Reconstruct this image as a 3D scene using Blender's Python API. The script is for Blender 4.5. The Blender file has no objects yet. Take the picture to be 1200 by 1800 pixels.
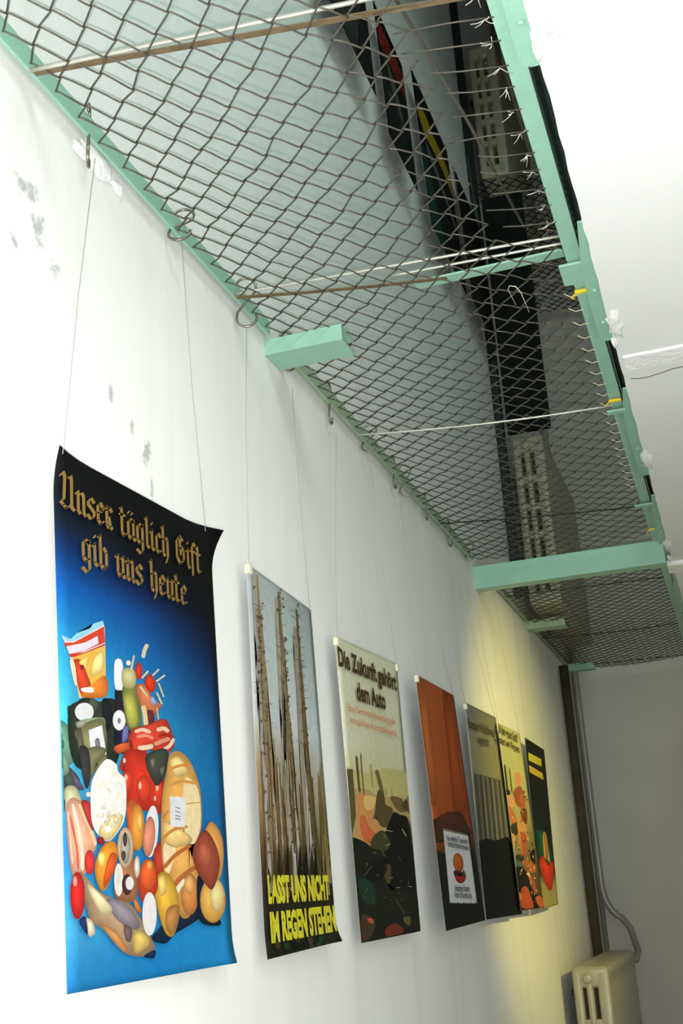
import bpy, bmesh, math, random
from mathutils import Vector, Matrix
S = bpy.context.scene
COL = S.collection
random.seed(7)

# ------------------------------------------------------------------ camera, light, exposure
cd = bpy.data.cameras.new('camera'); cam = bpy.data.objects.new('camera', cd); COL.objects.link(cam)
cd.sensor_fit = 'VERTICAL'; cd.sensor_height = 36; cd.lens = 40; cd.clip_start = .02; cd.clip_end = 60
CR = ((0.9432301, 0.32718858, -0.05713669), (0.15663055, -0.28648088, 0.94519605), (-0.29288878, 0.90048672, 0.32146511))
m = Matrix(((CR[0][0], CR[1][0], -CR[2][0]), (CR[0][1], CR[1][1], -CR[2][1]), (CR[0][2], CR[1][2], -CR[2][2]))).to_4x4()
m.translation = (1, 0, 1.55); cam.matrix_world = m; S.camera = cam

W = bpy.data.worlds.new('world'); S.world = W; W.use_nodes = True
bg = W.node_tree.nodes['Background']; bg.inputs[0].default_value = (.80, .96, .95, 1); bg.inputs[1].default_value = .06

def lamp(name, kind, loc, energy, color, aim=None, **kw):
    d = bpy.data.lights.new(name, kind); d.energy = energy; d.color = color
    for k, v in kw.items(): setattr(d, k, v)
    o = bpy.data.objects.new(name, d); COL.objects.link(o); o.location = loc
    if aim is not None: o.rotation_euler = (Vector(aim) - Vector(loc)).to_track_quat('-Z', 'Y').to_euler()
    return o
lamp('camera_flash', 'POINT', (.985, -.03, 1.50), 228, (1, .965, .985), shadow_soft_size=.008)
lamp('fill_lower', 'AREA', (1.3, -2.6, 1.7), 16, (.86, 1, .98), (.6, 3, 1.8), shape='RECTANGLE', size=1.8, size_y=1.6)  # unseen area fill behind the camera, added to lighten the lower wall
lamp('fill_upper', 'AREA', (1.7, .3, 5.6), 72, (.74, 1, .94), (.0, 2.6, 3.6), shape='RECTANGLE', size=1.2, size_y=1.0)  # unseen area fill over the gallery, added to brighten the near upper wall
lamp('gallery_lamp', 'SPOT', (2.35, 4.3, 2.4), 230, (1, .86, .20), (0, 5.6, 1.85), spot_size=.98, spot_blend=1, shadow_soft_size=.05)
S.view_settings.view_transform = 'Standard'; S.view_settings.look = 'None'
S.view_settings.exposure = 0; S.view_settings.gamma = 1

# ------------------------------------------------------------------ materials
def lin(c):
    return tuple(((v/255)/12.92 if v/255 <= .04045 else ((v/255+.055)/1.055)**2.4) for v in c)
def mat(name, c, rough=.6, metal=0., noise=0., nscale=8., bump=0., bscale=40., spec=.5):
    M = bpy.data.materials.new(name); M.use_nodes = True; N = M.node_tree; b = N.nodes['Principled BSDF']
    c = lin(c); b.inputs['Roughness'].default_value = rough; b.inputs['Metallic'].default_value = metal
    b.inputs['Specular IOR Level'].default_value = spec
    b.inputs['Base Color'].default_value = (*c, 1)
    tc = N.nodes.new('ShaderNodeTexCoord')
    if noise:
        t = N.nodes.new('ShaderNodeTexNoise'); t.inputs['Scale'].default_value = nscale; t.inputs['Detail'].default_value = 6
        N.links.new(tc.outputs['Object'], t.inputs['Vector'])
        r = N.nodes.new('ShaderNodeValToRGB'); r.color_ramp.elements[0].position = .3; r.color_ramp.elements[1].position = .7
        r.color_ramp.elements[0].color = (*[v*(1-noise) for v in c], 1); r.color_ramp.elements[1].color = (*[min(1, v*(1+noise*.4)) for v in c], 1)
        N.links.new(t.outputs['Fac'], r.inputs['Fac']); N.links.new(r.outputs['Color'], b.inputs['Base Color'])
    if bump:
        t2 = N.nodes.new('ShaderNodeTexNoise'); t2.inputs['Scale'].default_value = bscale; t2.inputs['Detail'].default_value = 5
        N.links.new(tc.outputs['Object'], t2.inputs['Vector'])
        bp = N.nodes.new('ShaderNodeBump'); bp.inputs['Strength'].default_value = bump; bp.inputs['Distance'].default_value = .01
        N.links.new(t2.outputs['Fac'], bp.inputs['Height']); N.links.new(bp.outputs['Normal'], b.inputs['Normal'])
    return M
def ink(name, rough=.6):
    M = bpy.data.materials.new(name); M.use_nodes = True; N = M.node_tree; b = N.nodes['Principled BSDF']
    a = N.nodes.new('ShaderNodeVertexColor'); a.layer_name = 'print'
    tc = N.nodes.new('ShaderNodeTexCoord'); t = N.nodes.new('ShaderNodeTexNoise'); t.inputs['Scale'].default_value = 55; t.inputs['Detail'].default_value = 5; t.inputs['Roughness'].default_value = .65
    N.links.new(tc.outputs['Object'], t.inputs['Vector'])
    r = N.nodes.new('ShaderNodeMapRange'); r.inputs['From Min'].default_value = .3; r.inputs['From Max'].default_value = .7; r.inputs['To Min'].default_value = .88; r.inputs['To Max'].default_value = 1.08; N.links.new(t.outputs['Fac'], r.inputs['Value'])
    mx = N.nodes.new('ShaderNodeVectorMath'); mx.operation = 'SCALE'; N.links.new(a.outputs['Color'], mx.inputs[0]); N.links.new(r.outputs[0], mx.inputs['Scale'])
    N.links.new(mx.outputs[0], b.inputs['Base Color']); b.inputs['Roughness'].default_value = rough
    b.inputs['Specular IOR Level'].default_value = .12
    return M
def wallmat(name, c, marks):
    # white lime paint with its own stains: each mark is (y, z, radius_y, radius_z)
    M = mat(name, c, .75, 0, .03, 2.5, .08, 30); N = M.node_tree; b = N.nodes['Principled BSDF']
    src = b.inputs['Base Color'].links[0].from_socket
    geo = N.nodes.new('ShaderNodeNewGeometry'); sep = N.nodes.new('ShaderNodeSeparateXYZ'); N.links.new(geo.outputs['Position'], sep.inputs[0])
    t = N.nodes.new('ShaderNodeTexNoise'); t.inputs['Scale'].default_value = 34; t.inputs['Detail'].default_value = 8; t.inputs['Roughness'].default_value = .7
    N.links.new(geo.outputs['Position'], t.inputs['Vector'])
    def mth(op, a, bb):
        n = N.nodes.new('ShaderNodeMath'); n.operation = op
        for i, v in enumerate((a, bb)):
            if isinstance(v, (int, float)): n.inputs[i].default_value = v
            else: N.links.new(v, n.inputs[i])
        return n.outputs[0]
    acc = 0.0
    for (y, z, ry, rz) in marks:
        dy = mth('DIVIDE', mth('SUBTRACT', sep.outputs['Y'], y), ry); dz = mth('DIVIDE', mth('SUBTRACT', sep.outputs['Z'], z), rz)
        d = mth('ADD', mth('MULTIPLY', dy, dy), mth('MULTIPLY', dz, dz))
        k = mth('MAXIMUM', mth('SUBTRACT', 1.0, d), 0.0)
        acc = mth('MAXIMUM', k, acc)
    f = N.nodes.new('ShaderNodeMapRange'); f.inputs['From Min'].default_value = .72; f.inputs['From Max'].default_value = .86; f.inputs['To Max'].default_value = .55
    N.links.new(mth('ADD', mth('MULTIPLY', acc, .36), t.outputs['Fac']), f.inputs['Value'])
    # vertical drip streaks in the old paint
    cx = N.nodes.new('ShaderNodeCombineXYZ'); N.links.new(mth('MULTIPLY', sep.outputs['Y'], 9.0), cx.inputs[0]); N.links.new(mth('MULTIPLY', sep.outputs['Z'], .5), cx.inputs[1])
    st = N.nodes.new('ShaderNodeTexNoise'); st.inputs['Scale'].default_value = 1.0; st.inputs['Detail'].default_value = 4; N.links.new(cx.outputs[0], st.inputs['Vector'])
    fs = N.nodes.new('ShaderNodeMapRange'); fs.inputs['From Min'].default_value = .5; fs.inputs['From Max'].default_value = .8; fs.inputs['To Max'].default_value = .16; N.links.new(st.outputs['Fac'], fs.inputs['Value'])
    m0 = N.nodes.new('ShaderNodeMix'); m0.data_type = 'RGBA'; N.links.new(fs.outputs[0], m0.inputs['Factor']); N.links.new(src, m0.inputs[6]); m0.inputs[7].default_value = (.42, .40, .33, 1)
    mx = N.nodes.new('ShaderNodeMix'); mx.data_type = 'RGBA'; N.links.new(f.outputs[0], mx.inputs['Factor']); N.links.new(m0.outputs[2], mx.inputs[6])
    mx.inputs[7].default_value = (.16, .17, .17, 1); N.links.new(mx.outputs[2], b.inputs['Base Color'])
    return M
M_WALL = wallmat('white_lime_paint', (232, 233, 231), [(1.43, 2.74, .07, .035), (1.47, 2.68, .04, .06), (1.52, 2.63, .03, .03), (1.40, 2.62, .02, .02), (1.80, 2.43, .025, .03), (1.86, 2.40, .03, .05), (1.88, 2.33, .012, .05), (1.72, 2.48, .015, .05)])
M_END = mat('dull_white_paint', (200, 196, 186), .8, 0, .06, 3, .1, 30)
M_SLAB = mat('white_slab_paint', (236, 237, 236), .75, 0, .02, 4, .05, 40)
M_PLASTER = mat('raw_white_plaster', (244, 244, 244), .9, 0, .04, 20, .6, 60)
M_FLOOR = mat('green_linoleum', (150, 168, 158), .5, 0, .1, 5)
M_GREEN = mat('mint_green_enamel', (146, 190, 170), .4, 0, .06, 14, .1, 60)
M_GREENY = mat('aged_green_enamel', (160, 184, 150), .45, 0, .12, 14, .1, 60)
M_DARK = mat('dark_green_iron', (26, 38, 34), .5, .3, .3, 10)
M_WIRE = mat('weathered_wire', (92, 86, 78), .5, .4, .25, 30)
M_WIREL = mat('bright_wire', (200, 198, 188), .35, .6)
M_RUST = mat('rusty_iron', (116, 100, 70), .7, .2, .4, 25)
M_ROD = mat('galvanised_rod', (196, 194, 182), .4, .5, .15, 20)
M_CHROME = mat('plated_steel', (140, 134, 120), .32, .85, .08, 20)
M_RAD = mat('cream_radiator_enamel', (158, 153, 130), .32, 0, .06, 8)
M_PIPE = mat('grey_pipe_paint', (150, 148, 140), .35, .2, .1, 8)
M_CORD = mat('clear_nylon_cord', (168, 172, 168), .4)
M_CLIP = mat('clip_plastic', (226, 222, 190), .4)
M_YEL = mat('yellow_tape', (222, 196, 40), .6)
M_CRACK = mat('dark_crack', (90, 88, 84), .9)
M_INK = ink('printing_ink')

# ------------------------------------------------------------------ mesh helpers
class MB:
    def __init__(s): s.v = []; s.f = []
    def add(s, vs, fs):
        n = len(s.v); s.v += [tuple(p) for p in vs]; s.f += [tuple(n+i for i in f) for f in fs]; return s
    def box(s, a, b):
        x0, y0, z0 = a; x1, y1, z1 = b
        return s.add([(x0,y0,z0),(x1,y0,z0),(x1,y1,z0),(x0,y1,z0),(x0,y0,z1),(x1,y0,z1),(x1,y1,z1),(x0,y1,z1)],
                     [(0,3,2,1),(4,5,6,7),(0,1,5,4),(1,2,6,5),(2,3,7,6),(3,0,4,7)])
    def rbox(s, a, b, r, seg=3):
        bm = bmesh.new(); bmesh.ops.create_cube(bm, size=1)
        for v in bm.verts: v.co = Vector([(a[i]+b[i])/2 + v.co[i]*(b[i]-a[i]) for i in range(3)])
        bmesh.ops.bevel(bm, geom=list(bm.edges), offset=r, segments=seg, profile=.5, affect='EDGES')
        bm.verts.index_update(); s.add([v.co for v in bm.verts], [[v.index for v in f.verts] for f in bm.faces]); bm.free(); return s
    def tube(s, pts, r, n=6, closed=False):
        pts = [Vector(p) for p in pts]; N = len(pts); base = len(s.v); up = None
        for i, p in enumerate(pts):
            t = (pts[(i+1) % N]-pts[i-1]) if closed else (pts[min(i+1, N-1)]-pts[max(i-1, 0)])
            t = t.normalized()
            if up is None: up = t.orthogonal().normalized()
            up = (up - t*up.dot(t)); up = up.normalized() if up.length > 1e-6 else t.orthogonal().normalized()
            w = t.cross(up); rr = r(i/(N-1)) if callable(r) else r
            for k in range(n):
                a = 2*math.pi*k/n; s.v.append(tuple(p + (up*math.cos(a)+w*math.sin(a))*rr))
        for i in range(N if closed else N-1):
            j = (i+1) % N
            for k in range(n): s.f.append((base+i*n+k, base+i*n+(k+1)%n, base+j*n+(k+1)%n, base+j*n+k))
        if not closed: s.f.append(tuple(base+k for k in range(n))[::-1]); s.f.append(tuple(base+(N-1)*n+k for k in range(n)))
        return s
    def prism(s, poly, z0, z1):
        n = len(poly); s.add([(x, y, z0) for x, y in poly]+[(x, y, z1) for x, y in poly],
            [tuple(range(n))[::-1], tuple(range(n, 2*n))]+[(i, (i+1)%n, n+(i+1)%n, n+i) for i in range(n)]); return s
    def lathe(s, prof, axis_pt, ax, n=14):
        # prof: (distance along axis, radius)
        ax = Vector(ax).normalized(); u = ax.orthogonal().normalized(); w = ax.cross(u); o = Vector(axis_pt); b = len(s.v)
        for d, r in prof:
            for k in range(n):
                a = 2*math.pi*k/n; s.v.append(tuple(o+ax*d+(u*math.cos(a)+w*math.sin(a))*r))
        for i in range(len(prof)-1):
            for k in range(n): s.f.append((b+i*n+k, b+i*n+(k+1)%n, b+(i+1)*n+(k+1)%n, b+(i+1)*n+k))
        s.f.append(tuple(b+k for k in range(n))[::-1]); s.f.append(tuple(b+(len(prof)-1)*n+k for k in range(n))); return s
    def build(s, name, m, parent=None, smooth=False, colors=None):
        me = bpy.data.meshes.new(name); me.from_pydata(s.v, [], s.f); me.materials.append(m)
        if colors is not None:
            at = me.color_attributes.new('print', 'FLOAT_COLOR', 'POINT')
            for i, c in enumerate(colors): at.data[i].color = (*c, 1)
        else:
            bm = bmesh.new(); bm.from_mesh(me); bmesh.ops.recalc_face_normals(bm, faces=list(bm.faces)); bm.to_mesh(me); bm.free()
        if smooth:
            for p in me.polygons: p.use_smooth = True
            if smooth == 'a':
                try: me.set_sharp_from_angle(angle=math.radians(40))
                except Exception: pass
        o = bpy.data.objects.new(name, me); COL.objects.link(o)
        if parent: o.parent = parent
        return o
def tag(o, label=None, cat=None, group=None, kind=None):
    for k, v in (('label', label), ('category', cat), ('group', group), ('kind', kind)):
        if v: o[k] = v
    return o
def struct(o, label=None): return tag(o, label, None, None, 'structure')
def empty(name, loc, label, cat, group=None):
    o = bpy.data.objects.new(name, None); COL.objects.link(o); o.location = loc; o.empty_display_size = .05
    return tag(o, label, cat, group)
def copy_tree(o, loc=None, parent=None):
    c = o.copy(); COL.objects.link(c)
    if loc is not None: c.location = loc
    if parent: c.parent = parent
    for ch in list(o.children): copy_tree(ch, None, c)
    return c

# ------------------------------------------------------------------ the setting
ZS = 2.93          # underside of the gallery slab
YE = 8.05          # end wall
XR = 2.6           # right wall
HT = 9.2
struct(MB().box((-.3, -3, -.2), (0, YE+.3, HT)).build('wall_left', M_WALL))
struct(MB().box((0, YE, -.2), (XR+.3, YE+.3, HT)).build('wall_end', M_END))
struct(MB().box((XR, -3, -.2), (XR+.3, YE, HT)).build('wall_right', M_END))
struct(MB().box((0, -3, -.2), (XR, YE, 0)).build('floor', M_FLOOR))
# gallery slab with slightly ragged plastered edge
random.seed(11)
poly = [(XR, YE), (XR, -3)]
y = -3.0
while y < YE: poly.append((.866+random.uniform(-.002, .002), y)); y += .06
poly.append((.868, YE))
slab = struct(MB().prism(poly, ZS, ZS+.2).build('ceiling', M_SLAB))
struct(MB().box((.88, -3, 5.8), (XR, YE, 6.0)).build('ceiling_upper', M_SLAB))
struct(MB().box((0, 2.2, HT), (XR, YE, HT+.2)).build('ceiling_top', M_SLAB))
# ribs of plaster across the slab
struct(MB().rbox((.876, 2.975, ZS-.006), (XR, 3.075, ZS+.01), .005, 2).build('trim_1', M_PLASTER))
struct(MB().rbox((.84, 5.27, ZS-.02), (XR, 5.42, ZS+.01), .006, 2).build('trim_2', M_PLASTER))
pts = []
for i in range(30):
    t = i/29; pts.append((.885+t*.5, 3.135+.012*math.sin(t*17)+random.uniform(-.004, .004)-.012*t, ZS-.0005))
MB().tube(pts, .0016, 4).build('crack', M_CRACK, slab)
def lump(cx, cy, rx, ry, seed):
    random.seed(seed); b = MB(); n = 18; rings = 4
    vs = []; fs = []
    rad = [random.uniform(.62, 1.1) for _ in range(n)]
    for r in range(rings+1):
        t = r/rings
        for k in range(n):
            a = 2*math.pi*k/n; q = (1-t*.75)*rad[k]
            vs.append((cx+rx*q*math.cos(a), cy+ry*q*math.sin(a), ZS+.004-.012*min(1, t*1.6)-random.uniform(0, .005)*t))
    for r in range(rings):
        for k in range(n): fs.append((r*n+k, r*n+(k+1)%n, (r+1)*n+(k+1)%n, (r+1)*n+k))
    fs.append(tuple(rings*n+k for k in range(n)))
    b.add(vs, fs).build('plaster_patch', M_PLASTER, slab, True)
for i, a in enumerate(((.896, 1.58, .03, .09), (.868, 1.66, .012, .05), (.882, 2.78, .024, .11), (.866, 2.88, .01, .04), (.872, 3.86, .022, .12), (.866, 5.0, .026, .12), (.858, 5.22, .012, .05))): lump(*a, 20+i)

# ------------------------------------------------------------------ gallery edge steelwork
EX0, EX1 = .806, .842
# fascia plate on the slab edge, seen dark through the gap
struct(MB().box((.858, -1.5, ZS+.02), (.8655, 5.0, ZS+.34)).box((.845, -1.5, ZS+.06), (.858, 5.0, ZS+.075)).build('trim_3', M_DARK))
def edge_angle(y0, y1, label):
    o = MB()
    o.box((EX0, y0, 2.950), (EX1, y1, 2.956)).box((EX1-.005, y0, 2.956), (EX1, y1, 2.99))
    o = o.build('edge_angle', M_GREEN); return tag(o, label, 'steel angle', 'steel angles along the gallery edge')
edge_angle(-1.0, 2.47, 'mint green steel angle along the gallery edge, nearest length')
edge_angle(2.475, 5.0, 'mint green steel angle along the gallery edge, between tab and cross beam')
edge_angle(5.2, 7.95, 'dull green steel angle along the gallery edge beyond the cross beam')
def gusset(y0, y1, label, taper=True):
    b = MB(); x0, x1 = .830, .872; r = .024
    pl = [(x1, y0), (x1, y1)]
    for k in range(7):
        a = math.pi/2*k/6; pl.append((x0+r-r*math.sin(a), y1-r*1.5+r*1.5*math.cos(a)))
    pl += [(x0+.004, y0+.22), (x1-.018, y0)]
    b.prism(pl, 2.936, 2.942)
    o = b.build('edge_plate', M_GREEN)
    for yy in (y1-.30, y1-.12): MB().lathe([(0, .006), (.004, .006), (.006, .003)], (.852, yy, 2.936), (0, 0, -1), 8).build('bolt', M_GREEN, o, True)
    return tag(o, label, 'steel plate', 'rounded plates on the gallery edge')
gusset(.9, 1.715, 'green plate with rounded end on the gallery edge at the top of the photo')
gusset(2.26, 2.875, 'green plate with rounded end on the gallery edge beside the square tab')
gusset(3.22, 4.03, 'green plate with rounded end on the gallery edge past the slab crack')
gusset(4.28, 5.08, 'green plate with rounded end touching the long green cross beam')
gusset(5.62, 6.42, 'shaded plate on the gallery edge beyond the long cross beam')
def tab(x0, x1, y0, y1, z, label):
    o = MB().rbox((x0, y0, z), (x1, y1, z+.007), .002, 1).build('edge_tab', M_GREEN); return tag(o, label, 'steel tab', 'small tabs under the gallery edge')
tab(.785, .858, 2.435, 2.535, 2.938, 'square green tab under the gallery edge at the end of the flat bar')
tab(.790, .850, 3.37, 3.40, 2.934, 'narrow green tab on the gallery edge past the slab crack')
tab(.780, .850, 4.37, 4.40, 2.934, 'narrow green tab on the gallery edge just before the long cross beam')

# wall rail
def rail(y0, y1, label):
    o = MB().rbox((.014, y0, 2.957), (.020, y1, 3.004), .0015, 1)
    y = y0+.35
    while y < y1: o.box((0, y, 2.965), (.015, y+.03, 2.99)); y += 1.1
    o = o.build('wall_rail', M_GREEN if y0 < 2.6 else M_GREENY); return tag(o, label, 'rail', 'flat rails along the white wall')
rail(-.6, 2.50, 'pale green flat rail on the white wall, nearest length above the stain')
rail(2.60, 4.86, 'greyish green flat rail on the white wall between short bracket and cross beam')
rail(5.12, 7.9, 'dark flat rail on the wall beyond the long cross beam')
random.seed(5)
bm_ = MB()
for i, (yy, zz, sy, sz) in enumerate(((1.66, 2.945, .07, .035), (1.60, 2.93, .035, .02), (1.74, 2.935, .03, .02))):
    n = 12; vs = [(.012, yy, zz)]; vs += [(.001, yy+sy*math.cos(2*math.pi*k/n)*random.uniform(.7, 1.1), zz+sz*math.sin(2*math.pi*k/n)*random.uniform(.7, 1.1)) for k in range(n)]
    bm_.add(vs, [(0, 1+k, 1+(k+1)%n) for k in range(n)])
wl = bpy.data.objects['wall_left']
bm_.build('plaster_patch', M_PLASTER, wl, True)

# long cross beam: a channel standing on edge, web to the camera
def channel(name, x0, x1, y, h, d, z, m, label, cat, t=.007):
    b = MB().box((x0, y, z-h), (x1, y+t, z)).box((x0, y+t, z-t), (x1, y+d, z)).box((x0, y+t, z-h), (x1, y+d, z-h+t))
    return tag(b.build(name, m), label, cat)
ch = channel('cross_beam', -.004, .846, 4.97, .105, .07, 2.955, M_GREEN, 'long mint green channel beam spanning from white wall to gallery edge', 'beam')
g = channel('wall_bracket', 0, .215, 2.505, .045, .10, 2.954, M_GREEN, 'short mint green bracket on the white wall above the bare tree poster', 'bracket')
g['group'] = 'short brackets on the white wall'
g = channel('wall_bracket', 0, .22, 6.30, .05, .10, 2.975, M_GREENY, 'short dull bracket on the yellow lit wall beyond the long cross beam', 'bracket'); g['group'] = 'short brackets on the white wall'
g = channel('wall_bracket', 0, .20, 7.72, .05, .08, 2.965, M_GREEN, 'short dark bracket in the far corner above the grey pipes', 'bracket'); g['group'] = 'short brackets on the white wall'
tag(MB().rbox((.43, 2.44, 2.985), (.80, 2.475, 2.991), .001, 1).build('flat_bar', M_GREEN), 'flat mint green bar lying across the wire net to the square tab', 'bar')

# rods that carry the net
def rod(pa, pb, r, sag, m, label, flat=False):
    N = 16; pts = []
    for i in range(N+1):
        t = i/N; p = Vector(pa).lerp(Vector(pb), t); p.z -= sag*4*t*(1-t); pts.append(p)
    b = MB()
    if flat:
        for i in range(N):
            p, q = pts[i], pts[i+1]; h = .0065; w = .0025
            b.add([(p.x, p.y-h, p.z), (p.x, p.y+h, p.z), (q.x, q.y+h, q.z), (q.x, q.y-h, q.z), (p.x, p.y-h, p.z+w), (p.x, p.y+h, p.z+w), (q.x, q.y+h, q.z+w), (q.x, q.y-h, q.z+w)],
                  [(0,3,2,1),(4,5,6,7),(0,1,5,4),(1,2,6,5),(2,3,7,6),(3,0,4,7)])
    else: b.tube(pts, r, 8)
    return tag(b.build('flat_strip' if flat else 'support_rod', m, None, not flat), label, 'strip' if flat else 'rod', 'rods and strips under the wire net')
rod((.02, 1.40, 2.958), (.80, 1.49, 2.958), .0042, .0, M_ROD, 'topmost pale rod across the net, meeting the rail above the wall stain')
rod((.02, 1.412, 2.960), (.80, 1.535, 2.960), .007, .0, M_RUST, 'brown strip across the net just below the topmost pale rod', True)
rod((.02, 2.27, 2.965), (.81, 2.335, 2.960), .0035, .0, M_ROD, 'pale rod across the net starting beside the large S hook')
rod((.40, 2.345, 2.962), (.81, 2.365, 2.958), .0032, .0, M_ROD, 'short pale rod running close beside the longer rod near the flat green bar')
rod((.02, 2.285, 2.962), (.52, 2.415, 2.963), .007, .004, M_RUST, 'rusty strip across the net starting beside the large S hook', True)
rod((.01, 3.24, 2.958), (.81, 3.36, 2.950), .0032, .012, M_ROD, 'thin sagging pale rod across the net at the narrow green tab past the slab crack')
rod((.01, 4.28, 2.960), (.81, 4.45, 2.955), .007, .006, M_DARK, 'dark strip across the net just before the long cross beam', True)
rod((.02, 5.62, 2.958), (.81, 5.66, 2.958), .007, .0, M_DARK, 'dark strip across the far net, nearest one beyond the long cross beam', True)
rod((.02, 6.75, 2.958), (.81, 6.80, 2.958), .007, .012, M_DARK, 'dark sagging strip across the middle of the far net', True)
rod((.02, 7.80, 2.958), (.85, 7.86, 2.958), .007, .0, M_DARK, 'dark strip at the far end of the net before the end wall', True)

# chain link nets
XC = [.026]
while XC[-1] < .80: XC.append(XC[-1]+.0335+.0075*min(1, XC[-1]/.6))
def yoff(x): return .32*x-.36*x*x
def net(name, y0, y1, z, xmax_of_y, r, sag, label, n=5, m=M_WIRE):
    random.seed(31); jit = {}
    def node(i, j):
        if (i, j) not in jit: jit[(i, j)] = (random.uniform(-.0035, .0035), random.uniform(-.005, .005))
        x = XC[i]+jit[(i, j)][0]; y = y0+.082*j+(.041 if i % 2 else 0)+yoff(x)+jit[(i, j)][1]
        return x, y
    def zz(x, y):
        return z-sag*math.sin(math.pi*min(1, x/.82))*(.7+.3*math.sin(y*5.1))
    b = MB(); J = int((y1-y0)/.082)
    for k in range(len(XC)-1):
        runs = [[]]
        e = k if k % 2 == 0 else k+1; o = k+1 if k % 2 == 0 else k
        for j in range(J):
            for i in (e, o):
                x, y = node(i, j)
                if y > y1-.01 or XC[max(i, k)] > xmax_of_y(y) or y < y0+.005:
                    if runs[-1]: runs.append([])
                    continue
                runs[-1].append((x, y, i))
        for run in runs:
            if len(run) < 2: continue
            pts = []
            for q, (x, y, i) in enumerate(run):
                hz = .0022 if (i == k) else -.0022
                d = .003 if i == k else -.003
                pts.append((x-d*.4, y, zz(x, y)+hz))
                if q < len(run)-1:
                    X, Y, I = run[q+1]
                    for t in (.12, .5, .88):
                        bow = -.0065*math.sin(math.pi*t) if I > i else 0
                        pts.append((x+(X-x)*t+bow*.3, y+(Y-y)*t+bow, zz(x+(X-x)*t, y)+(.0022*math.cos(math.pi*t))*(1 if i == k else -1)))
            b.tube(pts, r, n)
    root = empty(name, (0, 0, 0), label, 'wire net', 'chain link nets over the stairwell')
    b.build('wire_mesh', m, root, True)
    return root
near = net('chain_link_net', .72, 4.97, 2.963, lambda y: .69 if y < 2.28 else .9, .0019, .022, 'brown chain link net stretched from rail to gallery edge before the long cross beam')
far = net('chain_link_net', 5.08, 7.95, 2.963, lambda y: .9, .0021, .016, 'dark chain link net beyond the long cross beam, by the end wall')
up = net('chain_link_net', 6.0, 7.95, 5.70, lambda y: .9, .0036, .016, 'dark chain link net high above, under the topmost radiator', 4, M_DARK)  # dimness of the upper floor put into thicker, darker wire
# tie wires holding the near net to the gallery edge
random.seed(9)
y = .98
while y < 2.25:
    b = MB(); x0 = .640+random.uniform(-.03, .02) if y < 1.75 else .67+random.uniform(-.02, .03)
    b.tube([(x0, y+random.uniform(-.008, .008)-.01, 2.957), (.73, y, 2.953), (EX0+.004, y+.012, 2.949)], .0016, 5)
    b.build('tie_wire', M_WIRE, near, True)
    k = MB(); c = Vector((EX0-.012, y+.01, 2.947))
    for q in range(4):
        d = Vector((random.uniform(-.028, .02), random.uniform(-.02, .026), random.uniform(-.012, .004)))
        k.tube([c, c+d*.5+Vector((0, .003, 0)), c+d], .0009, 4)
    k.build('twisted_wire_end', M_WIREL, near, True)
    y += .066+random.uniform(-.006, .008)
y = 2.6
while y < 4.2:
    MB().tube([(.775, y, 2.955), (.79, y+.01, 2.948), (EX0+.006, y+.006, 2.947)], .0012, 4).build('twisted_wire_end', M_CLIP, near, True); y += .082
MB().tube([(.625, .9, 2.972), (.655, 1.45, 2.972), (.70, 1.85, 2.972), (.735, 2.28, 2.972)], .0036, 6).build('tension_wire', M_WIRE, near, True)
tag(MB().tube([(.655, 2.585, 2.945), (.652, 2.50, 2.945), (.660, 2.475, 2.94), (.674, 2.475, 2.935), (.682, 2.50, 2.93), (.684, 2.60, 2.925)], .0011, 5).build('wire_hook', M_CLIP, None, True), 'thin pale bent wire hanging from the net below the flat green bar', 'wire')
def tie(x0, x1, y, label):
    b = MB(); b.rbox((x0, y, 2.938), (x1, y+.014, 2.947), .003, 2); b.tube([(x0+.004, y+.006, 2.94), (x0-.01, y+.016, 2.935), (x0-.004, y+.03, 2.938)], .0022, 5)
    tag(b.build('yellow_tie', M_YEL, None, 'a'), label, 'tie', 'yellow ties on the gallery edge')
tie(.803, .838, 2.575, 'yellow tie wrapped on the gallery edge angle beside the square tab')
tie(.803, .842, 3.30, 'yellow tie wrapped on the gallery edge angle past the slab crack')
tie(.805, .840, 4.74, 'yellow tie wrapped on the gallery edge angle just before the cross beam')

# ------------------------------------------------------------------ S hooks
def s_hook(y, rot, h, w, label, z_top=3.03, tilt=0., x=.017):
    pts = []; R = w*.38; r = .0031
    hh = h/2-R
    # upper loop opens left, lower loop opens right; local plane (u, z)
    for a in range(200, -1, -20): pts.append((R*math.cos(math.radians(a)), hh+R*math.sin(math.radians(a))))
    pts.append((R*.9, hh-R*.6)); pts.append((0, 0)); pts.append((-R*.9, -hh+R*.6))
    for a in range(180, 381, 20): pts.append((R*math.cos(math.radians(a)), -hh+R*math.sin(math.radians(a))))
    c, s_ = math.cos(rot), math.sin(rot); P3 = []
    for u, v in pts:
        P3.append((u*c, u*s_+v*math.sin(tilt), v*math.cos(tilt)))
    o = MB().tube(P3, r, 8).build('s_hook', M_CHROME, None, True); o.location = (max(x, R*abs(c)+.009), y, z_top-h/2)
    return tag(o, label, 'hook', 'S hooks hanging on the wall rail')
s_hook(1.598, 2.05, 0.135, 0.050, 'plated S hook seen edge on beside the wall stain, nearest hook on the rail', 3.028, 0.00)
s_hook(1.962, 0.35, 0.105, 0.062, 'plated S hook turned sideways, second hook along the rail', 3.028, 0.35)
s_hook(2.312, 0.30, 0.135, 0.066, 'large plated S hook facing the camera beside the rusty strip', 3.028, 0.00)
s_hook(2.613, 0.70, 0.120, 0.050, 'plated S hook half hidden under the short green bracket', 3.028, 0.00)
s_hook(2.972, 1.65, 0.135, 0.050, 'slender plated S hook, first one past the short green bracket', 3.028, 0.00)
s_hook(3.319, 0.25, 0.110, 0.060, 'plated S hook just past the thin sagging pale rod', 3.028, 0.30)
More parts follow.
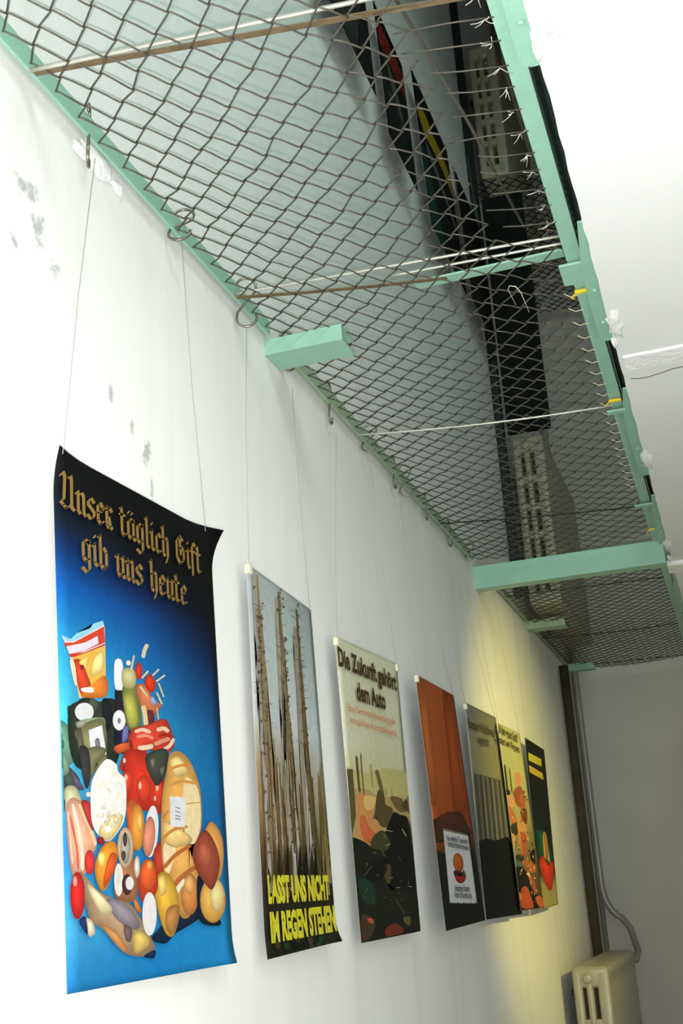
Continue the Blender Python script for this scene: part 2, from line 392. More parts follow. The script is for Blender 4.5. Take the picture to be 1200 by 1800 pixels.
s_hook(3.648, 1.60, 0.120, 0.050, 'thin plated S hook close behind its twin, above the orange poster', 3.028, 0.00)
s_hook(3.749, 0.20, 0.120, 0.055, 'plated S hook facing the camera above the orange poster', 3.028, 0.00)
s_hook(4.083, 1.70, 0.110, 0.050, 'small plated S hook seen edge on above the poster of bare trunks', 3.028, 0.00)
s_hook(4.454, 1.40, 0.115, 0.050, 'small plated S hook near the end of the rail at the cross beam', 3.028, 0.00)
s_hook(4.798, 0.30, 0.090, 0.050, 'last S hook on the rail, tucked against the long cross beam', 3.028, 0.20)

# ------------------------------------------------------------------ posters
class Poster:
    def __init__(s, q, x0, label, group, gain, curl, name='poster'):
        s.q = q; s.x0 = x0; s.gain = gain; s.curl = curl; s.n = 0
        s.root = empty(name, (0, sum(p[0] for p in q)/4, q[2][1]), label, 'poster', group); s.org = Vector(s.root.location)
    def pos(s, u, v, k=0.):
        (a, b), (c, d), (e, f), (g, h) = s.q
        y = (1-u)*v*a+u*v*c+u*(1-v)*e+(1-u)*(1-v)*g; z = (1-u)*v*b+u*v*d+u*(1-v)*f+(1-u)*(1-v)*h
        cu = s.curl
        x = s.x0+k+cu.get('tilt', 0)*(s.q[0][1]-z)
        x += cu.get('tr', 0)*max(0, (u-.8)/.2)**2*max(0, (v-.9)/.1)**2+cu.get('tl', 0)*max(0, (.2-u)/.2)**2*max(0, (v-.9)/.1)**2
        x += cu.get('bot', 0)*max(0, (.08-v)/.08)**2+cu.get('br', 0)*max(0, (u-.75)/.25)**2*max(0, (.07-v)/.07)**2
        return Vector((x, y, z))-s.org
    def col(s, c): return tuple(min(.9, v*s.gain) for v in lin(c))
    def sheet(s, table):
        # table: [(v, [colours across])] from top to bottom
        NU, NV = 16, 60; b = MB(); cs = []
        def at(u, v):
            for i in range(len(table)-1):
                if table[i][0] >= v >= table[i+1][0]:
                    t = (table[i][0]-v)/(table[i][0]-table[i+1][0]+1e-9); r = []
                    for row in (table[i][1], table[i+1][1]):
                        n = len(row)-1; f = u*n; k = min(int(f), n-1) if n else 0; w = f-k
                        A, B = row[k], row[min(k+1, n)]
                        r.append([A[q]*(1-w)+B[q]*w for q in range(3)])
                    return [r[0][q]*(1-t)+r[1][q]*t for q in range(3)]
            return table[-1][1][0]
        for j in range(NV+1):
            for i in range(NU+1):
                u, v = i/NU, 1-j/NV; b.v.append(tuple(s.pos(u, v))); cs.append(s.col(at(u, v)))
        for j in range(NV):
            for i in range(NU): a = j*(NU+1)+i; b.f.append((a, a+NU+1, a+NU+2, a+1))
        # back of the paper and its edge, so the sheet has its thickness
        n0 = len(b.v)
        for j in range(NV+1):
            for i in range(NU+1): b.v.append(tuple(s.pos(i/NU, 1-j/NV, -.0012))); cs.append((.6, .6, .56))
        for j in range(NV):
            for i in range(NU): a = n0+j*(NU+1)+i; b.f.append((a, a+1, a+NU+2, a+NU+1))
        rim = [i for i in range(NU+1)]+[j*(NU+1)+NU for j in range(1, NV+1)]+[NV*(NU+1)+i for i in range(NU-1, -1, -1)]+[j*(NU+1) for j in range(NV-1, 0, -1)]
        for k in range(len(rim)): a, c = rim[k], rim[(k+1) % len(rim)]; b.f.append((a, c, n0+c, n0+a))
        b.build('paper_sheet', M_INK, s.root, True, cs)
    def picture(s, items, name='printed_picture'):
        bm = bmesh.new(); cs = []; k = .0006
        for it in items:
            c, flat = it[:2]; pts = list(zip([q/2000 for q in flat[0::2]], [q/2000 for q in flat[1::2]])); k += .000012
            cu_, cv_ = sum(p[0] for p in pts)/len(pts), sum(p[1] for p in pts)/len(pts); ru = max(p[0] for p in pts)-min(p[0] for p in pts)
            # the printed picture is modelled in tones: round things are printed darker at the rim
            for sc, f, du, dv in (((1, .80, 0, 0), (.94, .86, -.005, .003), (.86, .92, -.012, .008), (.76, .97, -.022, .015), (.64, 1.02, -.036, .024), (.5, 1.07, -.052, .034), (.36, 1.12, -.068, .044), (.2, 1.17, -.08, .054)) if len(it) == 3 else ((1, 1, 0, 0),)):
                bm.faces.new([bm.verts.new(s.pos(cu_+(u-cu_)*sc+du*ru, cv_+(v-cv_)*sc+dv*ru, k)) for u, v in pts])
                cs += [s.col([min(255, q*f) for q in c])]*len(pts); k += .0000025
        bm.verts.index_update(); bmesh.ops.triangulate(bm, faces=list(bm.faces), ngon_method='EAR_CLIP')
        me = bpy.data.meshes.new(name); bm.to_mesh(me); bm.free(); me.materials.append(M_INK)
        at = me.color_attributes.new('print', 'FLOAT_COLOR', 'POINT')
        for i, c in enumerate(cs): at.data[i].color = (*c, 1)
        o = bpy.data.objects.new(name, me); COL.objects.link(o); o.parent = s.root; s.k = k; return o
    def letters(s, polys, c, name='lettering', k=None):
        b = MB(); n = 0
        for pl in polys:
            b.add([s.pos(u, v, k or .0062) for u, v in pl], [tuple(range(len(pl)))])
        return b.build(name, M_INK, s.root, False, [s.col(c)]*len(b.v))
    def text(s, t, p0, p1, h, c, bold=.02, k=None, cond=None):
        # t set from uv p0 to uv p1 along the baseline, capital height h (in v)
        cu = bpy.data.curves.new('t', 'FONT'); cu.body = t; cu.offset = bold; cu.size = 1; cu.space_character = 1.0; cu.resolution_u = 3
        o = bpy.data.objects.new('t', cu); COL.objects.link(o); bpy.context.view_layer.update()
        me = bpy.data.meshes.new_from_object(o.evaluated_get(bpy.context.evaluated_depsgraph_get()))
        xs = [v.co.x for v in me.vertices]; ys = [v.co.y for v in me.vertices]; xa, xb = min(xs), max(xs); cap = .70+bold
        b = MB()
        b.v = []
        for v in me.vertices:
            f = (v.co.x-xa)/(xb-xa); b.v.append(tuple(s.pos(p0[0]+(p1[0]-p0[0])*f, p0[1]+(p1[1]-p0[1])*f+v.co.y/cap*h, k or .0064)))
        b.f = [tuple(p.vertices) for p in me.polygons]
        bpy.data.objects.remove(o); bpy.data.meshes.remove(me); bpy.data.curves.remove(cu)
        return b.build('lettering', M_INK, s.root, False, [s.col(c)]*len(b.v))
    def hang(s, u, v, top, clip=True, m=M_CLIP):
        a = s.pos(u, v, .002)+Vector((0, 0, -.004)); t = Vector(top)-s.org
        MB().tube([a, a.lerp(t, .5)+Vector((-.004, 0, 0)), t], .0007, 5).build('hanging_cord', M_CORD, s.root, True)
        if clip:
            c = s.pos(u, v, 0); b = MB().rbox((c.x-.006, c.y-.010, c.z-.016), (c.x+.007, c.y+.010, c.z+.006), .002, 1)
            b.tube([(c.x, c.y, c.z+.004), (c.x+.002, c.y-.008, c.z+.014), (c.x, c.y, c.z+.018), (c.x-.002, c.y+.008, c.z+.012)], .0012, 5)
            b.build('clip', m, s.root)
# broad nib blackletter
GL = {'n': (.56, [[(.0,.86),(.12,1),(.12,.12),(.22,.0)], [(.12,.84),(.36,1),(.44,.88),(.44,.12),(.54,0)]]),
 'u': (.56, [[(0,.86),(.12,1),(.12,.14),(.24,0),(.44,.16)], [(.34,.9),(.44,1),(.44,.12),(.54,0)]]),
 's': (.5, [[(.44,.84),(.28,1),(.1,.82),(.1,.64),(.42,.4),(.42,.18),(.22,0),(.02,.14)]]),
 'e': (.46, [[(.38,.62),(.42,.82),(.26,1),(.1,.84),(.1,.14),(.24,0),(.42,.16)], [(.12,.5),(.38,.66)]]),
 'r': (.46, [[(0,.86),(.12,1),(.12,.12),(.22,0)], [(.12,.82),(.3,1),(.44,.86)], [(.24,.5),(.34,.1),(.42,0)]]),
 't': (.4, [[(.06,1.3),(.14,1.36),(.14,.14),(.26,0),(.36,.1)], [(0,1),(.36,1)]]),
 'l': (.3, [[(.04,1.42),(.14,1.54),(.14,.12),(.26,0)]]),
 'g': (.56, [[(.42,.86),(.26,1),(.1,.84),(.1,.16),(.24,0),(.42,.16)], [(.34,.92),(.44,1),(.44,-.3),(.26,-.5),(.02,-.36)]]),
 'i': (.3, [[(.02,.86),(.14,1),(.14,.12),(.26,0)], [(.12,1.3),(.18,1.38)]]),
 'c': (.42, [[(.4,.86),(.26,1),(.1,.84),(.1,.14),(.24,0),(.4,.14)]]),
 'h': (.56, [[(.02,1.42),(.12,1.54),(.12,.12),(.22,0)], [(.12,.84),(.34,1),(.44,.88),(.44,0),(.28,-.36),(.2,-.42)]]),
 'f': (.38, [[(.14,-.3),(.14,1.2),(.26,1.5),(.4,1.38)], [(0,1),(.34,1)]]),
 'b': (.56, [[(.02,1.42),(.12,1.54),(.12,.14),(.28,0),(.46,.16),(.46,.82),(.32,1),(.14,.86)]]),
 'a': (.56, [[(.42,.86),(.26,1),(.1,.84),(.1,.16),(.24,0),(.42,.16)], [(.34,.92),(.44,1),(.44,.12),(.54,0)]]),
 'U': (.86, [[(.02,1.3),(.16,1.5),(.26,1.36),(.24,.3),(.06,.16)], [(.06,.14),(.2,.02),(.36,-.04),(.66,.2)], [(.5,1.4),(.62,1.5),(.66,1.3),(.66,.1),(.8,0)]]),
 'G': (.8, [[(.6,1.3),(.4,1.5),(.12,1.2),(.12,.3),(.36,0),(.66,.26),(.66,.74),(.48,.94),(.32,.74)], [(.36,1.44),(.44,.5)]])}
GL['\u00e4'] = (.56, GL['a'][1]+[[(.12,1.26),(.18,1.34)], [(.34,1.26),(.40,1.34)]])
def fraktur(po, t, p0, p1, xh, c):
    nib = Vector((.085, .075)); polys = []; x = 0; tot = sum(GL[q][0]+.06 if q != ' ' else .42 for q in t)
    du = (p1[0]-p0[0])/tot
    for q in t:
        if q == ' ': x += .42; po.letters(polys, c); polys = []; continue
        w, strokes = GL[q]
        for st in strokes:
            for a, b in zip(st, st[1:]):
                a, b = Vector(a), Vector(b); d = b-a
                if d.length < 1e-4: continue
                e = d.normalized()*.02; a = a-e; b = b+e
                pl = [a-nib, a+nib, b+nib, b-nib]
                if abs(d.normalized().cross(nib.normalized())) < .25: nn = Vector((-.3*nib.y, .3*nib.x)); pl = [a-nib*.6-nn, a-nib*.6+nn, b+nib*.6+nn, b+nib*.6-nn]
                out = []
                for p in pl:
                    u = p0[0]+(x+p.x)*du; out.append((u, p0[1]+(p1[1]-p0[1])*(u-p0[0])/(p1[0]-p0[0])+p.y*xh))
                ar = sum(out[i][0]*out[(i+1)%4][1]-out[(i+1)%4][0]*out[i][1] for i in range(4))
                polys.append(out if ar > 0 else out[::-1])
        x += w+.06
    if polys: po.letters(polys, c)
p_food = Poster([(1.4841, 2.2733), (2.0804, 2.2956), (2.1446, 1.4455), (1.5595, 1.4416)], 0.03, 'tall blue poster with heaped food under old style gold lettering, nearest on the wall', 'posters hung along the lower wall', 0.7, {'tr': 0.032, 'tl': 0.014, 'br': 0.008})
p_food.sheet([(1, [(10, 13, 15), (10, 13, 15), (10, 13, 15)]), (0.94, [(12, 16, 18), (7, 9, 11), (8, 10, 10)]), (0.86, [(12, 26, 46), (8, 12, 18), (6, 8, 10)]), (0.79, [(8, 60, 125), (8, 25, 60), (6, 10, 18)]), (0.73, [(10, 95, 180), (10, 68, 138), (8, 18, 40)]), (0.63, [(40, 150, 205), (22, 110, 182), (8, 46, 95)]), (0.5, [(75, 195, 225), (48, 148, 203), (14, 92, 156)]), (0.4, [(80, 180, 210), (38, 138, 193), (18, 112, 176)]), (0.25, [(50, 140, 200), (30, 125, 190), (25, 108, 178)]), (0.1, [(70, 165, 215), (30, 140, 205), (32, 148, 213)]), (0, [(28, 120, 180), (25, 130, 198), (33, 148, 213)])])
p_food.picture([
((105, 150, 130), [8, 936, 8, 945, 8, 948, 8, 948, 8, 946, 11, 945, 27, 943, 42, 940, 56, 936, 68, 931, 78, 926, 84, 919, 87, 912, 88, 904, 90, 895, 92, 883, 99, 868, 110, 849, 119, 830, 122, 812, 114, 798, 89, 787, 51, 777, 8, 771, 8, 768, 8, 769, 8, 775, 8, 785, 8, 799, 8, 815, 8, 831, 8, 851, 8, 875, 8, 899, 8, 921], 1),
((70, 105, 85), [8, 876, 8, 878, 8, 878, 8, 876, 20, 874, 29, 871, 33, 866, 34, 861, 33, 855, 31, 849, 27, 845, 20, 841, 10, 839, 8, 837, 8, 836, 8, 838, 8, 843, 8, 852, 8, 862, 8, 870], 1),
((140, 185, 160), [8, 917, 8, 920, 8, 923, 8, 925, 8, 926, 10, 925, 17, 922, 22, 917, 24, 911, 23, 905, 19, 900, 10, 895, 8, 890, 8, 886, 8, 883, 8, 883, 8, 887, 8, 894, 8, 902, 8, 911], 1),
((60, 75, 65), [72, 997, 77, 1002, 87, 1004, 98, 1005, 110, 1005, 119, 1003, 126, 1000, 132, 996, 138, 990, 141, 984, 140, 978, 134, 970, 124, 961, 112, 952, 100, 945, 91, 944, 84, 950, 78, 961, 73, 975, 71, 988], 1),
((46, 54, 46), [83, 987, 94, 1000, 109, 1009, 128, 1015, 147, 1019, 167, 1025, 187, 1031, 209, 1038, 231, 1044, 254, 1048, 277, 1051, 302, 1052, 327, 1049, 353, 1046, 378, 1044, 401, 1043, 422, 1046, 440, 1051, 458, 1056, 475, 1061, 493, 1064, 512, 1066, 532, 1068, 552, 1068, 570, 1065, 585, 1058, 596, 1045, 605, 1028, 611, 1007, 614, 985, 615, 961, 614, 934, 613, 903, 608, 871, 595, 842, 573, 820, 537, 805, 490, 795, 438, 789, 386, 785, 340, 782, 297, 778, 254, 775, 213, 774, 177, 776, 148, 782, 125, 792, 108, 806, 96, 822, 86, 841, 79, 861, 74, 884, 71, 912, 72, 940, 76, 967], 1),
((75, 85, 70), [314, 1050, 327, 1051, 345, 1051, 363, 1049, 378, 1046, 388, 1042, 392, 1036, 392, 1028, 388, 1020, 382, 1013, 373, 1009, 358, 1008, 338, 1009, 316, 1012, 298, 1016, 287, 1020, 285, 1026, 288, 1033, 295, 1040, 304, 1046], 1),
((28, 32, 36), [427, 1045, 438, 1056, 458, 1062, 481, 1064, 503, 1062, 518, 1057, 528, 1047, 536, 1031, 540, 1013, 541, 995, 537, 979, 526, 964, 508, 948, 488, 935, 468, 927, 454, 928, 443, 942, 433, 967, 427, 998, 424, 1026], 1),
((232, 216, 228), [34, 1264, 126, 1259, 188, 1289, 326, 1324, 365, 1348, 470, 1372, 488, 1348, 487, 1271, 477, 1070, 340, 1056, 192, 1042, 147, 1139, 99, 1206]),
((150, 214, 236), [34, 1264, 126, 1259, 188, 1289, 326, 1324, 365, 1348, 470, 1372, 482, 1358, 162, 1255, 90, 1246]),
((216, 72, 42), [55, 1237, 156, 1249, 482, 1351, 486, 1286, 115, 1189, 94, 1215]),
((236, 222, 240), [77, 1225, 271, 1262, 406, 1303, 416, 1275, 256, 1227, 104, 1199]),
((205, 60, 45), [116, 1197, 255, 1221, 485, 1281, 485, 1275, 254, 1209, 119, 1188]),
((240, 186, 80), [115, 1183, 485, 1274, 474, 1072, 199, 1047]),
((206, 70, 42), [138, 1176, 149, 1183, 167, 1187, 189, 1190, 211, 1190, 228, 1188, 240, 1183, 249, 1176, 257, 1167, 265, 1157, 273, 1147, 286, 1135, 301, 1121, 314, 1107, 323, 1093, 323, 1083, 311, 1073, 289, 1065, 263, 1058, 237, 1055, 217, 1055, 204, 1062, 193, 1073, 184, 1086, 176, 1101, 168, 1114, 159, 1127, 149, 1141, 140, 1155, 136, 1167], 1),
((225, 128, 48), [306, 1095, 337, 1108, 375, 1123, 415, 1138, 451, 1149, 475, 1152, 491, 1144, 501, 1127, 502, 1106, 494, 1086, 474, 1071, 432, 1062, 371, 1054, 305, 1049, 249, 1047, 217, 1047, 212, 1052, 224, 1061, 248, 1072, 278, 1084], 1),
((250, 222, 140), [353, 1205, 368, 1217, 389, 1228, 410, 1237, 430, 1244, 446, 1248, 456, 1247, 464, 1242, 469, 1235, 471, 1226, 471, 1218, 470, 1208, 466, 1198, 460, 1187, 451, 1176, 438, 1167, 418, 1158, 390, 1149, 361, 1141, 337, 1137, 322, 1138, 318, 1145, 321, 1159, 329, 1175, 340, 1192], 1),
((245, 205, 110), [203, 1181, 217, 1187, 240, 1195, 266, 1203, 289, 1208, 303, 1210, 306, 1205, 302, 1195, 294, 1183, 284, 1172, 275, 1165, 266, 1162, 256, 1161, 245, 1162, 235, 1163, 226, 1165, 218, 1167, 209, 1170, 203, 1173, 200, 1177], 1),
((244, 225, 200), [108, 1171, 111, 1178, 119, 1182, 130, 1183, 141, 1181, 149, 1175, 156, 1165, 163, 1148, 168, 1130, 172, 1113, 173, 1101, 172, 1093, 168, 1088, 162, 1085, 155, 1085, 149, 1090, 140, 1102, 130, 1120, 119, 1140, 111, 1158]),
((245, 240, 236), [219, 1080, 235, 1083, 260, 1087, 287, 1090, 313, 1092, 330, 1092, 340, 1091, 345, 1087, 346, 1082, 343, 1078, 335, 1074, 319, 1072, 296, 1070, 270, 1069, 247, 1068, 230, 1068, 220, 1069, 214, 1072, 211, 1075, 212, 1078]),
((150, 40, 40), [208, 1168, 215, 1169, 225, 1170, 236, 1171, 245, 1171, 251, 1170, 252, 1167, 250, 1163, 246, 1159, 242, 1155, 237, 1152, 233, 1151, 228, 1151, 222, 1152, 217, 1153, 213, 1155, 210, 1157, 208, 1160, 206, 1163, 206, 1166]),
((228, 228, 232), [337, 999, 331, 988, 316, 977, 294, 968, 266, 961, 236, 957, 206, 957, 180, 960, 159, 966, 147, 975, 143, 985, 148, 996, 163, 1007, 184, 1016, 211, 1023, 241, 1027, 271, 1028, 299, 1025, 320, 1019, 333, 1010]),
((132, 150, 122), [149, 948, 171, 951, 208, 953, 252, 955, 295, 957, 331, 960, 358, 966, 383, 973, 403, 979, 421, 984, 434, 986, 446, 983, 457, 976, 462, 967, 459, 958, 443, 950, 408, 942, 356, 934, 298, 926, 245, 921, 206, 919, 180, 921, 160, 927, 147, 935, 143, 942], 1),
((128, 128, 88), [153, 922, 193, 935, 253, 952, 322, 967, 387, 977, 433, 977, 457, 961, 466, 934, 467, 902, 463, 870, 461, 846, 462, 829, 463, 814, 461, 803, 452, 794, 434, 786, 401, 779, 357, 774, 309, 771, 264, 772, 230, 777, 208, 789, 192, 807, 182, 828, 174, 848, 166, 866, 156, 879, 144, 891, 136, 901, 137, 911], 1),
((92, 92, 70), [152, 913, 158, 923, 169, 930, 183, 932, 196, 929, 206, 921, 214, 902, 222, 873, 228, 842, 232, 813, 231, 795, 226, 786, 217, 783, 206, 785, 194, 791, 185, 801, 176, 818, 167, 843, 158, 871, 153, 896], 1),
((160, 160, 140), [161, 944, 173, 948, 193, 952, 214, 956, 233, 958, 245, 959, 250, 957, 250, 954, 246, 949, 239, 944, 232, 940, 221, 937, 206, 933, 190, 930, 175, 928, 165, 927, 159, 929, 155, 932, 153, 936, 155, 941], 1),
((236, 236, 244), [276, 925, 418, 954, 455, 846, 299, 808]),
((120, 120, 126), [340, 891, 345, 895, 354, 899, 364, 901, 374, 902, 382, 900, 386, 896, 390, 888, 392, 879, 393, 871, 391, 865, 386, 861, 378, 858, 368, 856, 359, 856, 353, 857, 348, 862, 343, 869, 340, 877, 338, 885], 1),
((36, 34, 42), [583, 1110, 595, 1117, 612, 1122, 630, 1123, 646, 1122, 658, 1116, 663, 1104, 664, 1087, 663, 1068, 664, 1048, 669, 1031, 683, 1017, 702, 1005, 722, 993, 741, 981, 752, 970, 756, 959, 755, 948, 750, 938, 744, 927, 739, 917, 737, 905, 736, 893, 733, 881, 726, 871, 713, 864, 688, 859, 655, 856, 619, 855, 587, 858, 565, 865, 554, 878, 550, 896, 550, 917, 553, 938, 554, 957, 556, 973, 558, 989, 562, 1003, 565, 1018, 569, 1033, 571, 1049, 572, 1067, 573, 1084, 576, 1099], 1),
((246, 246, 250), [585, 1219, 598, 1228, 617, 1234, 638, 1237, 657, 1235, 670, 1228, 677, 1214, 680, 1192, 679, 1167, 677, 1144, 673, 1127, 667, 1117, 659, 1112, 648, 1109, 638, 1108, 627, 1108, 616, 1106, 604, 1106, 592, 1106, 581, 1110, 575, 1118, 572, 1134, 571, 1156, 573, 1181, 577, 1203]),
((30, 30, 58), [566, 944, 589, 954, 624, 963, 663, 969, 699, 973, 725, 973, 740, 968, 748, 959, 751, 947, 751, 935, 750, 922, 748, 909, 745, 894, 738, 879, 728, 867, 712, 859, 687, 855, 653, 855, 618, 857, 586, 862, 565, 870, 554, 881, 548, 897, 548, 914, 554, 931], 1),
((242, 240, 246), [684, 991, 679, 978, 667, 966, 650, 956, 629, 949, 606, 946, 584, 946, 565, 951, 550, 958, 541, 969, 538, 981, 543, 994, 554, 1006, 571, 1016, 592, 1023, 615, 1027, 637, 1027, 657, 1022, 673, 1014, 682, 1004]),
((130, 130, 140), [629, 986, 628, 982, 625, 978, 620, 975, 615, 973, 609, 972, 603, 972, 598, 974, 594, 976, 592, 979, 591, 983, 593, 987, 596, 990, 600, 993, 606, 996, 612, 997, 617, 996, 623, 995, 626, 993, 629, 989]),
((104, 112, 172), [655, 961, 665, 967, 678, 971, 691, 973, 703, 973, 711, 970, 715, 963, 716, 952, 715, 940, 711, 929, 705, 920, 694, 913, 677, 906, 660, 902, 644, 900, 635, 901, 633, 909, 635, 922, 640, 937, 647, 951], 1),
((118, 130, 64), [655, 1087, 655, 1104, 660, 1117, 667, 1129, 677, 1138, 689, 1148, 703, 1157, 721, 1167, 740, 1175, 759, 1180, 776, 1180, 791, 1175, 805, 1167, 819, 1156, 831, 1141, 841, 1122, 851, 1096, 863, 1064, 871, 1030, 874, 1000, 867, 978, 845, 964, 811, 955, 773, 951, 737, 952, 710, 960, 691, 977, 676, 1004, 666, 1034, 659, 1064], 1),
((178, 176, 82), [671, 1084, 684, 1095, 709, 1102, 738, 1105, 766, 1104, 788, 1098, 804, 1084, 819, 1061, 830, 1036, 835, 1012, 833, 995, 820, 983, 798, 973, 771, 967, 745, 965, 725, 971, 708, 986, 691, 1011, 678, 1039, 670, 1065], 1),
((192, 186, 132), [666, 1194, 684, 1201, 712, 1207, 742, 1210, 772, 1211, 794, 1211, 809, 1208, 820, 1203, 827, 1196, 831, 1188, 833, 1180, 833, 1171, 829, 1160, 823, 1150, 813, 1140, 799, 1133, 778, 1128, 749, 1124, 719, 1122, 692, 1123, 673, 1127, 662, 1136, 656, 1151, 654, 1167, 657, 1182], 1),
((206, 120, 82), [821, 1140, 838, 1149, 866, 1155, 901, 1159, 935, 1159, 962, 1157, 979, 1149, 992, 1136, 1002, 1122, 1014, 1108, 1029, 1098, 1052, 1093, 1082, 1092, 1112, 1091, 1134, 1090, 1142, 1086, 1130, 1077, 1105, 1065, 1071, 1053, 1036, 1042, 1006, 1036, 978, 1035, 950, 1036, 922, 1040, 897, 1047, 876, 1056, 857, 1070, 840, 1088, 826, 1108, 819, 1126], 1),
((150, 168, 204), [1016, 1117, 1027, 1115, 1041, 1112, 1055, 1106, 1068, 1101, 1074, 1096, 1073, 1092, 1068, 1087, 1060, 1083, 1050, 1080, 1041, 1079, 1032, 1079, 1022, 1080, 1011, 1083, 1003, 1086, 998, 1090, 997, 1095, 999, 1102, 1003, 1109, 1009, 1114], 1),
((104, 42, 42), [948, 1047, 958, 1052, 974, 1055, 993, 1056, 1010, 1055, 1023, 1052, 1030, 1046, 1035, 1037, 1037, 1026, 1036, 1016, 1032, 1008, 1024, 1002, 1011, 997, 996, 994, 982, 992, 971, 994, 962, 1001, 954, 1013, 948, 1026, 946, 1038], 1),
((218, 206, 170), [937, 1269, 953, 1277, 959, 1287, 967, 1298, 974, 1306, 983, 1313, 994, 1321, 1005, 1327, 1003, 1333, 979, 1335, 962, 1332, 951, 1325, 938, 1316, 927, 1307, 918, 1296, 910, 1285, 903, 1275, 910, 1268]),
((218, 206, 170), [783, 1204, 826, 1268, 803, 1267, 760, 1204]),
((218, 206, 170), [907, 1179, 993, 1217, 975, 1221, 890, 1183]),
((218, 206, 170), [1043, 1202, 1133, 1238, 1115, 1242, 1026, 1206]),
((218, 206, 170), [1085, 1180, 1207, 1219, 1192, 1224, 1071, 1185]),
((218, 206, 170), [1098, 1178, 1160, 1122, 1181, 1126, 1119, 1182]),
((218, 206, 170), [1069, 1135, 1132, 1089, 1153, 1094, 1090, 1139]),
((218, 206, 170), [862, 1141, 946, 1108, 966, 1115, 882, 1148]),
((236, 236, 222), [771, 1232, 769, 1229, 765, 1225, 758, 1222, 750, 1220, 741, 1219, 732, 1218, 725, 1219, 719, 1221, 715, 1223, 714, 1227, 716, 1230, 720, 1234, 727, 1237, 735, 1239, 744, 1240, 752, 1241, 760, 1240, 766, 1238, 770, 1236]),
((206, 54, 38), [906, 1212, 903, 1200, 896, 1189, 886, 1180, 874, 1174, 861, 1171, 848, 1172, 838, 1176, 830, 1183, 825, 1193, 824, 1204, 828, 1216, 835, 1227, 845, 1236, 857, 1242, 870, 1245, 882, 1245, 893, 1240, 901, 1233, 906, 1223], 1),
((216, 56, 32), [1068, 1178, 1071, 1166, 1067, 1155, 1056, 1145, 1040, 1137, 1021, 1132, 1000, 1130, 979, 1133, 960, 1138, 945, 1147, 936, 1157, 934, 1169, 938, 1180, 948, 1190, 963, 1198, 982, 1203, 1004, 1205, 1025, 1203, 1044, 1197, 1059, 1189], 1),
((232, 206, 152), [883, 1065, 873, 1057, 878, 1047, 883, 1037, 887, 1026, 890, 1015, 893, 1003, 895, 991, 909, 985, 942, 988, 954, 997, 952, 1009, 949, 1021, 946, 1033, 942, 1044, 936, 1055, 932, 1065, 915, 1070]),
((220, 170, 120), [1060, 1069, 1076, 1021, 1098, 1023, 1082, 1072]),
((206, 66, 46), [751, 956, 782, 965, 821, 972, 866, 979, 912, 986, 956, 993, 1001, 1002, 1048, 1012, 1095, 1021, 1138, 1028, 1173, 1030, 1198, 1027, 1215, 1020, 1226, 1009, 1236, 998, 1246, 987, 1259, 976, 1274, 964, 1286, 952, 1292, 940, 1289, 929, 1274, 918, 1251, 906, 1222, 896, 1189, 887, 1153, 881, 1111, 880, 1063, 883, 1013, 887, 966, 889, 928, 884, 900, 872, 881, 854, 864, 834, 845, 816, 817, 803, 774, 794, 720, 788, 666, 785, 622, 787, 597, 793, 596, 807, 613, 827, 639, 852, 667, 875, 689, 895, 701, 910, 709, 924, 718, 935, 730, 946], 1),
((236, 206, 180), [789, 947, 809, 948, 833, 952, 857, 957, 878, 959, 900, 959, 927, 957, 953, 955, 976, 957, 987, 965, 973, 969, 945, 972, 914, 974, 881, 974, 849, 970, 819, 965, 794, 960, 781, 954]),
((228, 150, 120), [806, 929, 828, 929, 859, 933, 891, 936, 918, 938, 940, 938, 962, 936, 983, 933, 1003, 934, 1013, 941, 1003, 946, 981, 948, 953, 950, 923, 951, 890, 949, 854, 945, 823, 941, 803, 936]),
((240, 208, 176), [1062, 971, 1083, 971, 1108, 975, 1132, 979, 1147, 980, 1156, 979, 1170, 976, 1183, 973, 1202, 973, 1224, 982, 1223, 987, 1207, 992, 1186, 996, 1157, 997, 1125, 995, 1094, 990, 1068, 986, 1054, 979]),
((170, 40, 34), [1073, 946, 1093, 947, 1117, 952, 1143, 957, 1163, 959, 1179, 958, 1199, 956, 1218, 953, 1236, 954, 1247, 959, 1238, 964, 1218, 967, 1194, 969, 1166, 970, 1136, 967, 1106, 962, 1081, 957, 1067, 951]),
((242, 212, 184), [814, 882, 833, 879, 859, 881, 889, 884, 918, 886, 944, 889, 971, 893, 994, 896, 1007, 902, 1001, 912, 983, 914, 960, 911, 935, 908, 911, 905, 885, 903, 856, 900, 830, 898, 812, 892]),
((226, 160, 130), [1025, 910, 1049, 911, 1078, 916, 1109, 922, 1137, 927, 1164, 932, 1191, 936, 1215, 940, 1229, 946, 1221, 955, 1201, 955, 1177, 952, 1149, 947, 1121, 942, 1091, 937, 1059, 930, 1030, 925, 1015, 918]),
((240, 214, 190), [1145, 897, 1164, 898, 1186, 902, 1212, 908, 1237, 916, 1258, 925, 1277, 936, 1292, 945, 1293, 952, 1270, 955, 1250, 950, 1235, 940, 1219, 931, 1204, 924, 1187, 919, 1166, 914, 1145, 910, 1135, 904]),
((238, 205, 180), [790, 850, 795, 846, 811, 844, 830, 842, 850, 842, 871, 844, 887, 848, 899, 851, 902, 856, 889, 862, 876, 862, 866, 859, 857, 857, 852, 856, 844, 857, 829, 858, 815, 859, 800, 857]),
((150, 36, 30), [711, 914, 711, 908, 720, 902, 727, 894, 729, 888, 725, 881, 716, 873, 706, 865, 705, 860, 719, 858, 731, 863, 742, 871, 752, 880, 757, 890, 754, 898, 746, 907, 737, 914, 726, 917]),
